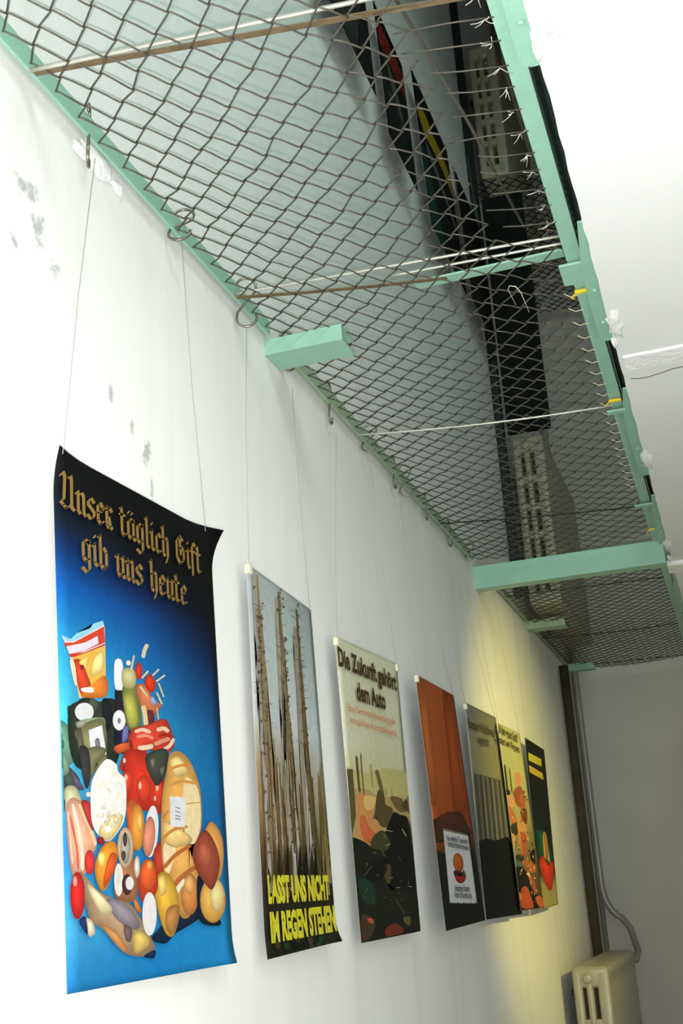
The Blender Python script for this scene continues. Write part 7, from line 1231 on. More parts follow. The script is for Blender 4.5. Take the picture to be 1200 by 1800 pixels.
p_wood.picture([
((84, 82, 72), [88, 1323, 1719, 1333, 1696, 729, 15, 687]),
((58, 56, 46), [188, 1318, 242, 1321, 190, 697, 116, 696]),
((104, 102, 90), [319, 1319, 374, 1321, 315, 699, 239, 698]),
((44, 44, 34), [453, 1319, 508, 1322, 442, 701, 365, 700]),
((120, 116, 96), [588, 1320, 645, 1323, 571, 703, 493, 702]),
((58, 56, 46), [726, 1320, 784, 1323, 703, 706, 624, 704]),
((104, 102, 90), [867, 1321, 925, 1324, 838, 708, 757, 706]),
((44, 44, 34), [1010, 1322, 1070, 1325, 975, 710, 892, 709]),
((120, 116, 96), [1156, 1322, 1217, 1325, 1114, 712, 1030, 711]),
((58, 56, 46), [1304, 1323, 1366, 1326, 1257, 714, 1171, 713]),
((104, 102, 90), [1455, 1324, 1519, 1327, 1402, 717, 1314, 715]),
((44, 44, 34), [1610, 1324, 1674, 1327, 1550, 719, 1461, 718]),
((10, 12, 14), [8, 687, 402, 723, 920, 709, 1719, 761, 1979, 670, 1930, 8, 8, 8]),])
p_wood.text('Brauner Waldfrevel', (0.0059, 0.8757), (0.8332, 0.8842), .050, (76, 72, 50), .024)
p_wood.text('ungestraft', (0.2527, 0.8179), (0.6018, 0.8201), .045, (88, 83, 58), .024)
p_wood.hang(0.015, 0.985, (.032, 4.083, 2.892), True)
p_wood.hang(0.97, 0.985, (.032, 4.454, 2.872), False)
p_crowd = Poster([(4.8700, 2.2246), (5.3885, 2.2383), (5.4516, 1.4600), (4.8915, 1.4632)], 0.06, 'pale poster with a jumble of flesh coloured figures beside the black and yellow poster', 'posters hung along the lower wall', 1.0, {'tilt': 0.02})
p_crowd.sheet([(1, [(190, 186, 130), (190, 186, 130), (190, 186, 130)]), (0.75, [(176, 176, 120), (186, 182, 126), (186, 182, 126)]), (0.5, [(150, 150, 110), (170, 160, 110), (150, 140, 96)]), (0.25, [(120, 116, 86), (110, 90, 60), (90, 70, 46)]), (0, [(40, 34, 26), (110, 60, 36), (70, 50, 36)])])
p_crowd.picture([
((60, 60, 40), [105, 1545, 65, 1515, 62, 1476, 57, 1431, 53, 1388, 47, 1344, 40, 1296, 34, 1254, 66, 1226, 156, 1230, 198, 1262, 204, 1304, 211, 1352, 218, 1397, 223, 1440, 228, 1485, 232, 1525, 197, 1551]),
((90, 90, 60), [510, 1525, 480, 1492, 473, 1447, 464, 1398, 457, 1356, 450, 1320, 443, 1287, 437, 1258, 457, 1240, 516, 1242, 545, 1263, 552, 1292, 559, 1325, 566, 1361, 574, 1404, 582, 1453, 590, 1498, 571, 1528]),
((40, 36, 26), [8, 1261, 8, 1266, 68, 1271, 140, 1273, 207, 1274, 255, 1271, 284, 1265, 305, 1255, 315, 1243, 310, 1233, 289, 1225, 240, 1219, 165, 1215, 82, 1212, 8, 1211, 8, 1213, 8, 1220, 8, 1230, 8, 1242, 8, 1253]),
((214, 140, 96), [1007, 1487, 1072, 1500, 1164, 1508, 1267, 1512, 1362, 1513, 1430, 1509, 1469, 1501, 1491, 1487, 1498, 1470, 1495, 1452, 1483, 1435, 1462, 1419, 1429, 1401, 1387, 1383, 1339, 1368, 1288, 1358, 1226, 1350, 1151, 1345, 1075, 1343, 1011, 1347, 968, 1356, 948, 1375, 941, 1404, 948, 1436, 970, 1465]),
((150, 80, 44), [763, 1299, 860, 1314, 987, 1331, 1125, 1344, 1256, 1352, 1362, 1350, 1440, 1335, 1503, 1308, 1551, 1276, 1585, 1244, 1604, 1217, 1612, 1196, 1608, 1177, 1588, 1160, 1547, 1145, 1482, 1133, 1377, 1124, 1237, 1116, 1085, 1111, 943, 1110, 832, 1115, 750, 1128, 682, 1147, 629, 1170, 594, 1194, 577, 1215, 579, 1233, 601, 1251, 639, 1268, 694, 1285]),
((176, 96, 56), [1303, 1288, 1364, 1290, 1426, 1280, 1484, 1262, 1531, 1239, 1561, 1216, 1575, 1190, 1577, 1159, 1565, 1126, 1542, 1096, 1507, 1074, 1453, 1059, 1379, 1049, 1298, 1044, 1221, 1043, 1158, 1045, 1106, 1052, 1056, 1063, 1015, 1078, 991, 1097, 990, 1120, 1022, 1151, 1082, 1191, 1158, 1233, 1236, 1268]),
((206, 150, 104), [14, 1196, 95, 1207, 212, 1217, 342, 1224, 462, 1227, 547, 1223, 593, 1212, 617, 1193, 621, 1170, 607, 1147, 577, 1127, 522, 1110, 442, 1092, 350, 1076, 261, 1064, 190, 1059, 133, 1061, 82, 1069, 39, 1081, 8, 1095, 8, 1110, 8, 1126, 8, 1145, 8, 1164, 8, 1182]),
((190, 110, 64), [38, 1092, 82, 1097, 142, 1095, 211, 1087, 279, 1076, 338, 1063, 394, 1045, 453, 1023, 504, 998, 537, 974, 540, 953, 501, 933, 428, 912, 339, 894, 253, 881, 187, 878, 139, 887, 98, 905, 64, 929, 37, 955, 19, 978, 8, 1003, 8, 1030, 8, 1056, 14, 1079]),
((60, 50, 32), [8, 875, 84, 892, 213, 910, 365, 925, 505, 935, 599, 935, 641, 922, 654, 898, 642, 869, 614, 841, 574, 819, 513, 803, 428, 789, 333, 779, 243, 773, 173, 775, 114, 786, 55, 806, 9, 831, 8, 855]),
((196, 140, 84), [633, 974, 706, 992, 806, 1005, 919, 1011, 1029, 1012, 1121, 1005, 1199, 990, 1273, 967, 1335, 938, 1378, 905, 1396, 873, 1384, 838, 1347, 798, 1292, 758, 1223, 722, 1148, 693, 1053, 669, 937, 648, 817, 632, 711, 625, 633, 630, 589, 649, 565, 681, 557, 720, 556, 762, 557, 800, 556, 837, 557, 876, 567, 914, 590, 948]),
((170, 84, 50), [803, 823, 882, 834, 989, 838, 1103, 836, 1200, 827, 1258, 812, 1270, 785, 1252, 749, 1212, 707, 1156, 667, 1093, 634, 1009, 605, 900, 577, 787, 553, 689, 538, 625, 535, 601, 548, 605, 574, 625, 609, 652, 645, 675, 678, 690, 709, 705, 743, 725, 776, 756, 804]),
((110, 60, 36), [1034, 1082, 1119, 1094, 1251, 1103, 1399, 1108, 1531, 1107, 1611, 1097, 1631, 1072, 1612, 1035, 1568, 993, 1511, 956, 1454, 934, 1388, 926, 1305, 928, 1218, 937, 1141, 950, 1085, 965, 1045, 984, 1013, 1010, 995, 1038, 1000, 1063]),
((200, 150, 100), [8, 771, 14, 792, 92, 800, 176, 798, 245, 789, 282, 776, 276, 758, 238, 732, 186, 701, 133, 668, 94, 633, 71, 594, 53, 547, 38, 501, 24, 462, 8, 439, 8, 430, 8, 432, 8, 444, 8, 464, 8, 493, 8, 539, 8, 601, 8, 669, 8, 729]),
((40, 52, 44), [147, 569, 235, 576, 367, 581, 517, 585, 652, 586, 742, 583, 780, 574, 789, 559, 772, 542, 735, 527, 683, 516, 600, 511, 485, 508, 361, 507, 249, 509, 173, 513, 128, 521, 100, 533, 92, 547, 107, 559]),
((70, 90, 100), [137, 513, 207, 517, 302, 517, 404, 513, 494, 506, 555, 497, 585, 482, 596, 463, 589, 442, 563, 423, 519, 412, 440, 408, 327, 409, 205, 413, 100, 420, 35, 430, 14, 444, 20, 463, 46, 484, 88, 502]),
((166, 96, 50), [683, 516, 759, 524, 883, 530, 1032, 533, 1183, 533, 1310, 529, 1417, 521, 1521, 509, 1613, 494, 1686, 478, 1731, 463, 1745, 448, 1736, 432, 1704, 416, 1651, 403, 1581, 394, 1476, 390, 1338, 391, 1190, 394, 1057, 398, 959, 403, 905, 408, 879, 414, 868, 422, 860, 430, 841, 441, 800, 455, 744, 471, 693, 489, 666, 505]),
((26, 20, 18), [1375, 598, 1440, 614, 1546, 632, 1665, 647, 1771, 655, 1836, 651, 1853, 630, 1839, 594, 1805, 553, 1761, 516, 1719, 492, 1672, 484, 1613, 484, 1551, 490, 1495, 500, 1452, 511, 1416, 524, 1382, 542, 1359, 562, 1354, 582]),
((24, 22, 20), [8, 420, 8, 439, 149, 450, 312, 454, 474, 451, 617, 440, 733, 419, 833, 387, 928, 349, 1027, 308, 1144, 269, 1291, 229, 1463, 186, 1639, 142, 1797, 102, 1914, 70, 1992, 48, 1992, 33, 1992, 22, 1992, 16, 1992, 10, 1708, 8, 1260, 8, 778, 8, 351, 8, 49, 20, 8, 48, 8, 87, 8, 132, 8, 179, 8, 222, 8, 264, 8, 309, 8, 353, 8, 392]),
((176, 76, 40), [290, 227, 366, 236, 458, 243, 556, 245, 651, 243, 732, 234, 799, 215, 860, 188, 913, 157, 955, 126, 987, 100, 1018, 78, 1048, 58, 1063, 40, 1047, 25, 985, 15, 850, 10, 656, 9, 444, 12, 255, 18, 125, 28, 60, 42, 34, 62, 35, 84, 50, 107, 68, 128, 91, 149, 126, 172, 172, 194, 227, 213]),
((190, 90, 50), [1311, 115, 1368, 126, 1471, 133, 1595, 137, 1717, 136, 1809, 130, 1877, 114, 1936, 90, 1979, 63, 1992, 38, 1989, 21, 1933, 11, 1839, 8, 1727, 8, 1619, 10, 1534, 17, 1463, 32, 1394, 53, 1338, 77, 1307, 100]),
((150, 84, 44), [933, 375, 993, 376, 1095, 367, 1217, 351, 1332, 329, 1415, 307, 1467, 278, 1504, 240, 1524, 201, 1525, 169, 1505, 152, 1453, 152, 1370, 164, 1273, 184, 1181, 208, 1109, 231, 1049, 259, 992, 294, 946, 329, 923, 358]),
((210, 190, 140), [820, 375, 830, 381, 870, 387, 926, 392, 984, 395, 1027, 394, 1061, 386, 1095, 372, 1123, 356, 1137, 343, 1129, 336, 1084, 338, 1009, 346, 925, 356, 855, 367]),
((200, 120, 80), [8, 184, 8, 188, 33, 186, 90, 181, 139, 173, 167, 164, 170, 151, 156, 135, 132, 118, 102, 102, 73, 92, 41, 86, 8, 83, 8, 83, 8, 87, 8, 94, 8, 108, 8, 129, 8, 151, 8, 171]),
((214, 150, 104), [262, 976, 321, 958, 368, 962, 309, 980]),
((226, 180, 130), [512, 593, 642, 566, 713, 573, 582, 600]),
((214, 150, 104), [343, 927, 374, 914, 468, 921, 437, 934]),
((170, 84, 48), [1281, 278, 1303, 260, 1407, 263, 1386, 281]),
((120, 64, 36), [1346, 89, 1263, 69, 1345, 64, 1429, 84]),
((36, 28, 24), [334, 644, 411, 626, 499, 634, 422, 652]),
((120, 64, 36), [515, 598, 469, 558, 566, 558, 612, 599]),
((190, 110, 66), [715, 648, 717, 617, 781, 619, 779, 650]),
((120, 64, 36), [1378, 974, 1374, 957, 1462, 960, 1466, 976]),
((214, 150, 104), [1157, 479, 1119, 461, 1194, 460, 1231, 478]),
((170, 84, 48), [1104, 1039, 1120, 1019, 1210, 1023, 1194, 1044]),
((170, 84, 48), [372, 493, 301, 473, 355, 470, 426, 490]),
((190, 110, 66), [1004, 331, 1022, 312, 1090, 314, 1071, 333]),
((120, 64, 36), [673, 1257, 609, 1243, 686, 1239, 751, 1253]),
((36, 28, 24), [75, 106, 8, 91, 61, 85, 140, 100]),
((226, 180, 130), [1410, 209, 1513, 185, 1572, 188, 1468, 212]),
((120, 64, 36), [287, 725, 194, 706, 259, 702, 353, 721]),
((120, 64, 36), [792, 832, 718, 809, 795, 807, 870, 830]),
((214, 150, 104), [406, 728, 514, 700, 562, 704, 453, 732]),
((60, 36, 24), [1190, 1083, 1251, 1073, 1330, 1082, 1269, 1092]),
((60, 36, 24), [133, 868, 181, 835, 264, 839, 217, 873]),
((190, 110, 66), [406, 1026, 394, 999, 468, 1001, 480, 1028]),
((214, 150, 104), [1556, 992, 1531, 951, 1589, 953, 1614, 994]),
((120, 64, 36), [931, 971, 937, 935, 998, 937, 992, 974]),
((60, 36, 24), [1647, 1256, 1506, 1229, 1599, 1225, 1741, 1251]),
((60, 36, 24), [1452, 471, 1571, 449, 1623, 453, 1503, 475]),
((120, 64, 36), [1534, 1043, 1365, 1006, 1427, 1003, 1597, 1040]),
((190, 110, 66), [1514, 704, 1517, 681, 1613, 683, 1611, 707]),
((214, 150, 104), [461, 432, 308, 402, 385, 396, 540, 426]),
((226, 180, 130), [1098, 941, 1105, 922, 1166, 925, 1159, 944]),
((170, 84, 48), [1055, 79, 1089, 67, 1163, 70, 1129, 82]),
((190, 110, 66), [687, 695, 614, 672, 709, 669, 784, 692]),
((36, 28, 24), [1571, 1301, 1513, 1284, 1588, 1283, 1646, 1301]),
((226, 180, 130), [178, 991, 273, 960, 337, 966, 241, 996]),
((214, 150, 104), [1247, 174, 1224, 146, 1280, 146, 1303, 174]),
((36, 28, 24), [238, 416, 283, 390, 336, 392, 291, 418]),
((36, 28, 24), [1321, 838, 1427, 822, 1491, 829, 1384, 845]),
((120, 64, 36), [1707, 1221, 1766, 1199, 1847, 1206, 1787, 1228]),
((226, 180, 130), [1387, 336, 1465, 318, 1558, 325, 1479, 343]),
((60, 36, 24), [1728, 844, 1660, 817, 1718, 817, 1786, 844]),
((60, 36, 24), [349, 195, 283, 177, 331, 174, 398, 192]),
((120, 64, 36), [637, 587, 596, 569, 671, 568, 712, 586]),
((214, 150, 104), [933, 865, 836, 824, 923, 823, 1021, 865]),
((226, 180, 130), [280, 1121, 230, 1083, 282, 1084, 333, 1123]),
((36, 28, 24), [1468, 996, 1395, 971, 1484, 970, 1557, 995]),
((60, 36, 24), [999, 444, 914, 426, 996, 421, 1082, 439]),
((226, 180, 130), [1565, 580, 1562, 551, 1645, 553, 1648, 582]),
((190, 110, 66), [1357, 1128, 1305, 1101, 1386, 1102, 1438, 1129]),
((120, 64, 36), [1127, 530, 1170, 501, 1233, 503, 1190, 532]),
((170, 84, 48), [1082, 293, 1201, 265, 1298, 272, 1178, 300]),
((214, 150, 104), [1144, 1070, 1172, 1048, 1264, 1054, 1235, 1075]),
((36, 28, 24), [1247, 633, 1258, 618, 1370, 622, 1359, 637]),
((214, 150, 104), [1023, 1095, 987, 1065, 1087, 1067, 1123, 1097]),
((170, 84, 48), [222, 92, 161, 62, 217, 60, 278, 90]),
((226, 180, 130), [1075, 306, 991, 268, 1053, 267, 1138, 304]),
((226, 180, 130), [406, 669, 346, 646, 426, 644, 486, 668]),
((36, 28, 24), [1429, 41, 1436, 17, 1507, 17, 1500, 42]),
((60, 36, 24), [999, 742, 921, 724, 1001, 720, 1080, 738]),
((190, 110, 66), [618, 517, 553, 475, 629, 475, 696, 517]),
((36, 28, 24), [1639, 722, 1666, 690, 1741, 693, 1715, 725]),
((226, 180, 130), [503, 1168, 427, 1150, 508, 1147, 584, 1165]),
((190, 110, 66), [476, 1094, 390, 1075, 450, 1072, 536, 1092]),
((214, 150, 104), [1030, 560, 998, 524, 1081, 525, 1114, 561]),
((214, 150, 104), [250, 1074, 265, 1061, 329, 1065, 314, 1078]),
((190, 110, 66), [1021, 192, 967, 162, 1058, 160, 1112, 191]),
((226, 180, 130), [1580, 471, 1477, 432, 1550, 430, 1654, 470]),
((190, 110, 66), [1562, 1313, 1565, 1294, 1678, 1300, 1675, 1318]),
((120, 64, 36), [179, 674, 119, 658, 186, 655, 246, 671]),
((214, 150, 104), [534, 609, 590, 590, 661, 594, 604, 614]),
((190, 110, 66), [1581, 1282, 1519, 1270, 1569, 1268, 1631, 1281]),
((214, 150, 104), [1082, 1149, 1107, 1138, 1189, 1144, 1163, 1155]),
((170, 84, 48), [334, 393, 186, 367, 260, 361, 409, 386]),
((226, 180, 130), [1141, 431, 1195, 412, 1278, 417, 1224, 436]),
((170, 84, 48), [1088, 1161, 1137, 1123, 1243, 1130, 1193, 1167]),
((226, 180, 130), [1242, 772, 1319, 741, 1423, 747, 1346, 779]),])
p_crowd.text('all den guten Stoff', (-0.0413, 0.9468), (0.7955, 0.9320), .050, (74, 60, 32), .02)
p_crowd.text('essen wir Figuren', (-0.0986, 0.8871), (0.8204, 0.8736), .044, (74, 60, 32), .02)
p_crowd.hang(0.03, 0.985, (.032, 4.704, 2.955), False)
p_crowd.hang(0.97, 0.985, (.032, 5.198, 2.960), False)
p_last = Poster([(5.5765, 2.2409), (6.1350, 2.2351), (5.9773, 1.4631), (5.4731, 1.4502)], 0.05, 'black poster with two yellow bars and a red root shape, last in the lower row', 'posters hung along the lower wall', 1.0, {'tilt': 0.01})
p_last.sheet([(1, [(22, 22, 14), (22, 22, 14), (22, 22, 14)]), (0.6, [(16, 20, 16), (14, 18, 14), (16, 18, 12)]), (0.4, [(14, 40, 30), (16, 34, 24), (18, 26, 18)]), (0.2, [(30, 60, 44), (40, 54, 36), (30, 36, 24)]), (0.14, [(150, 140, 90), (150, 140, 90), (150, 140, 90)]), (0, [(160, 150, 96), (160, 150, 96), (160, 150, 96)])])
p_last.picture([((196, 184, 56), [187, 1829, 1549, 1839, 1513, 1736, 165, 1728])], 'yellow_bar')
p_last.picture([((196, 170, 52), [127, 1671, 1526, 1653, 1607, 1567, 157, 1581])], 'yellow_bar')
p_last.picture([
((22, 70, 50), [290, 900, 394, 909, 544, 911, 717, 906, 889, 895, 1035, 880, 1156, 860, 1267, 834, 1366, 803, 1454, 769, 1527, 734, 1605, 694, 1689, 648, 1749, 602, 1758, 563, 1688, 537, 1496, 526, 1206, 524, 887, 531, 601, 544, 403, 562, 304, 589, 263, 625, 257, 666, 264, 708, 264, 745, 248, 781, 230, 818, 222, 852, 238, 881], 1),
((196, 180, 110), [920, 857, 974, 882, 1050, 894, 1136, 895, 1216, 887, 1278, 873, 1317, 849, 1344, 815, 1361, 773, 1375, 730, 1390, 689, 1415, 647, 1446, 600, 1470, 554, 1474, 517, 1444, 495, 1360, 488, 1233, 492, 1093, 506, 968, 529, 887, 561, 851, 609, 843, 675, 856, 747, 884, 812], 1),
((170, 100, 50), [1019, 859, 1044, 880, 1083, 887, 1128, 884, 1173, 871, 1211, 850, 1247, 816, 1287, 768, 1321, 713, 1342, 662, 1339, 624, 1303, 597, 1238, 574, 1162, 560, 1092, 557, 1044, 571, 1019, 611, 1004, 675, 1001, 748, 1006, 814], 1),
((196, 50, 28), [230, 522, 280, 548, 374, 570, 493, 588, 617, 600, 723, 603, 809, 592, 889, 568, 966, 539, 1047, 513, 1137, 497, 1242, 495, 1360, 503, 1480, 514, 1590, 524, 1679, 526, 1748, 524, 1806, 519, 1847, 510, 1870, 494, 1870, 471, 1841, 434, 1785, 385, 1713, 333, 1634, 285, 1560, 248, 1488, 223, 1411, 206, 1333, 194, 1258, 186, 1189, 182, 1130, 182, 1078, 186, 1027, 194, 974, 205, 911, 219, 837, 237, 754, 258, 668, 282, 586, 309, 512, 338, 436, 373, 353, 413, 281, 454, 235, 491], 1),
((60, 60, 40), [944, 571, 995, 572, 1078, 567, 1174, 559, 1263, 549, 1323, 539, 1352, 526, 1365, 510, 1362, 495, 1348, 482, 1324, 475, 1282, 475, 1223, 480, 1156, 488, 1093, 498, 1044, 508, 1005, 520, 969, 536, 942, 552, 931, 564]),])
p_last.hang(0.03, 0.985, (.032, 5.750, 2.955), False)
p_last.hang(0.97, 0.985, (.032, 6.200, 2.955), False)
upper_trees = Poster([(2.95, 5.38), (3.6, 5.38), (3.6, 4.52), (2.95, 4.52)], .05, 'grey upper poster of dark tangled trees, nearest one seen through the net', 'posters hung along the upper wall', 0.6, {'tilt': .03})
upper_trees.sheet([(1, [(92, 92, 92), (92, 92, 92), (92, 92, 92)]), (0.4, [(84, 84, 82), (78, 78, 76), (50, 50, 50)]), (0.1, [(56, 60, 56), (56, 60, 56), (56, 60, 56)]), (0, [(40, 44, 42), (40, 44, 42), (40, 44, 42)])])
upper_trees.picture([((70, 68, 58), [937, 299, 916, 441, 904, 644, 888, 875, 867, 1097, 835, 1327, 794, 1575, 756, 1799, 741, 1957, 772, 1963, 811, 1809, 850, 1585, 891, 1335, 923, 1103, 944, 879, 960, 648, 972, 444, 968, 301]),
((120, 120, 116), [554, 308, 540, 449, 545, 651, 550, 879, 553, 1101, 556, 1331, 558, 1580, 559, 1804, 578, 1960, 619, 1960, 636, 1804, 634, 1579, 632, 1330, 630, 1099, 626, 878, 621, 649, 616, 447, 596, 307]),
((120, 120, 116), [314, 210, 295, 370, 291, 601, 284, 858, 272, 1098, 252, 1334, 226, 1582, 200, 1802, 198, 1958, 236, 1962, 270, 1810, 296, 1590, 322, 1341, 343, 1102, 354, 860, 361, 602, 365, 372, 353, 211]),
((70, 68, 58), [411, 305, 386, 446, 379, 648, 371, 877, 365, 1099, 360, 1330, 357, 1579, 355, 1803, 373, 1960, 422, 1960, 443, 1804, 446, 1580, 449, 1331, 454, 1101, 460, 880, 467, 651, 475, 449, 460, 307]),
((58, 58, 56), [68, 348, 54, 482, 67, 672, 76, 887, 71, 1097, 46, 1321, 5, 1569, 0, 1794, 0, 1955, 11, 1965, 61, 1812, 103, 1586, 144, 1335, 170, 1103, 175, 886, 166, 667, 153, 476, 122, 344]),
((120, 120, 116), [842, 134, 831, 310, 833, 563, 830, 843, 819, 1098, 791, 1339, 751, 1586, 712, 1803, 697, 1958, 725, 1962, 763, 1813, 802, 1595, 842, 1346, 870, 1102, 882, 844, 885, 563, 883, 310, 871, 134]),
((92, 92, 90), [1210, 395, 1209, 520, 1229, 696, 1248, 898, 1257, 1100, 1254, 1323, 1241, 1572, 1227, 1800, 1232, 1959, 1268, 1961, 1293, 1804, 1307, 1576, 1319, 1326, 1323, 1100, 1313, 894, 1294, 689, 1274, 513, 1246, 391]),
((70, 68, 58), [202, 226, 192, 384, 198, 610, 203, 862, 204, 1100, 200, 1335, 193, 1584, 185, 1805, 192, 1959, 224, 1961, 242, 1807, 250, 1586, 257, 1337, 261, 1100, 260, 862, 255, 608, 249, 382, 233, 225]),
((58, 58, 56), [102, 392, 106, 518, 129, 695, 151, 898, 166, 1101, 169, 1325, 165, 1574, 159, 1801, 168, 1960, 198, 1960, 214, 1803, 220, 1575, 224, 1325, 221, 1099, 206, 893, 183, 688, 160, 511, 132, 388]),
((120, 120, 116), [727, 301, 704, 442, 687, 645, 669, 875, 653, 1098, 640, 1329, 627, 1579, 617, 1803, 621, 1959, 652, 1961, 672, 1805, 683, 1581, 695, 1332, 709, 1102, 724, 880, 742, 650, 759, 446, 758, 303]),
((70, 68, 58), [1012, 153, 998, 325, 986, 573, 979, 847, 986, 1101, 1018, 1344, 1067, 1592, 1116, 1811, 1156, 1962, 1174, 1958, 1147, 1804, 1098, 1586, 1050, 1339, 1018, 1099, 1011, 847, 1018, 574, 1030, 327, 1030, 154]),
((120, 120, 116), [86, 112, 55, 291, 38, 550, 23, 838, 20, 1101, 35, 1348, 62, 1597, 91, 1814, 129, 1963, 174, 1957, 173, 1803, 144, 1587, 117, 1341, 102, 1099, 106, 840, 120, 555, 138, 296, 131, 115]),
((58, 58, 56), [460, 307, 433, 446, 412, 648, 390, 877, 374, 1099, 365, 1330, 361, 1579, 360, 1804, 371, 1960, 400, 1960, 414, 1804, 415, 1580, 419, 1331, 428, 1101, 444, 881, 466, 653, 487, 452, 490, 310]),
((58, 58, 56), [1240, 254, 1223, 405, 1219, 623, 1213, 867, 1205, 1099, 1195, 1333, 1183, 1581, 1171, 1803, 1176, 1959, 1210, 1961, 1232, 1807, 1244, 1584, 1257, 1336, 1267, 1101, 1275, 869, 1281, 624, 1285, 407, 1274, 255]),
((120, 120, 116), [1352, 174, 1354, 344, 1381, 586, 1405, 853, 1414, 1100, 1401, 1337, 1373, 1584, 1343, 1802, 1338, 1957, 1375, 1963, 1411, 1812, 1441, 1592, 1469, 1343, 1483, 1100, 1473, 849, 1449, 579, 1422, 337, 1389, 170]),
((92, 92, 90), [379, 371, 345, 496, 322, 678, 298, 888, 281, 1098, 273, 1325, 269, 1575, 268, 1802, 286, 1960, 332, 1960, 352, 1803, 353, 1576, 357, 1327, 365, 1102, 382, 896, 405, 688, 428, 506, 425, 376]),
((92, 92, 90), [692, 339, 686, 473, 690, 666, 691, 885, 684, 1099, 663, 1326, 633, 1575, 603, 1801, 591, 1959, 612, 1961, 641, 1806, 671, 1580, 701, 1330, 722, 1101, 729, 885, 728, 665, 724, 473, 713, 338]),
((70, 68, 58), [715, 249, 681, 399, 658, 618, 635, 864, 620, 1098, 616, 1334, 618, 1584, 622, 1806, 644, 1960, 691, 1960, 707, 1804, 703, 1582, 701, 1335, 705, 1102, 720, 870, 743, 626, 765, 408, 762, 253]),
((58, 58, 56), [1604, 169, 1588, 338, 1590, 581, 1592, 850, 1591, 1100, 1589, 1340, 1585, 1588, 1581, 1806, 1595, 1960, 1635, 1960, 1655, 1808, 1659, 1589, 1663, 1341, 1665, 1100, 1665, 850, 1664, 580, 1662, 338, 1644, 169]),
((120, 120, 116), [529, 366, 498, 493, 483, 677, 467, 888, 454, 1098, 444, 1324, 436, 1574, 430, 1801, 445, 1959, 495, 1961, 521, 1804, 527, 1577, 536, 1328, 545, 1102, 558, 894, 574, 684, 589, 500, 579, 370]),
((70, 68, 58), [561, 291, 538, 435, 530, 641, 527, 876, 534, 1103, 559, 1337, 597, 1587, 634, 1811, 678, 1964, 722, 1956, 714, 1798, 677, 1574, 640, 1326, 615, 1097, 608, 875, 612, 643, 619, 437, 606, 293]),
((58, 58, 56), [1014, 307, 1004, 450, 1020, 652, 1031, 878, 1025, 1096, 991, 1322, 938, 1570, 884, 1793, 868, 1954, 917, 1966, 974, 1815, 1028, 1590, 1082, 1339, 1116, 1104, 1123, 878, 1112, 646, 1096, 443, 1065, 303]),
((92, 92, 90), [831, 160, 818, 332, 824, 577, 824, 848, 811, 1097, 776, 1335, 725, 1581, 674, 1799, 655, 1956, 692, 1964, 743, 1815, 794, 1596, 845, 1347, 880, 1103, 894, 849, 894, 576, 888, 330, 869, 160]),
((44, 46, 44), [1386, 327, 1361, 463, 1355, 659, 1351, 882, 1352, 1101, 1361, 1331, 1375, 1581, 1390, 1806, 1421, 1962, 1472, 1958, 1483, 1800, 1468, 1575, 1454, 1327, 1445, 1099, 1444, 883, 1448, 661, 1454, 466, 1437, 329]),
((70, 68, 58), [1528, 269, 1532, 419, 1555, 633, 1578, 873, 1592, 1101, 1593, 1333, 1586, 1581, 1577, 1804, 1583, 1959, 1615, 1961, 1634, 1806, 1643, 1583, 1650, 1334, 1649, 1099, 1635, 868, 1612, 627, 1588, 413, 1559, 265]),
((92, 92, 90), [337, 373, 323, 502, 333, 685, 346, 895, 364, 1105, 390, 1332, 422, 1582, 454, 1809, 496, 1963, 547, 1957, 546, 1796, 515, 1569, 483, 1320, 457, 1095, 439, 888, 426, 679, 416, 496, 388, 370]),
((22, 24, 24), [1240, 40, 1960, 40, 1960, 1800, 1800, 1000])])
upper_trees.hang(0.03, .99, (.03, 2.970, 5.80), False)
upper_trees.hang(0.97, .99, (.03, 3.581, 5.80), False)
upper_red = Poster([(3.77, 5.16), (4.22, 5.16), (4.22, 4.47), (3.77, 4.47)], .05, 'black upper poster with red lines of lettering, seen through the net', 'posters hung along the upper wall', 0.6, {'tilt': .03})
upper_red.sheet([(1, [(16, 16, 16), (16, 16, 16), (16, 16, 16)]), (0.7, [(18, 14, 12), (18, 14, 12), (18, 14, 12)]), (0.5, [(30, 40, 36), (30, 40, 36), (30, 40, 36)]), (0.2, [(20, 28, 24), (20, 28, 24), (20, 28, 24)]), (0, [(14, 14, 14), (14, 14, 14), (14, 14, 14)])])
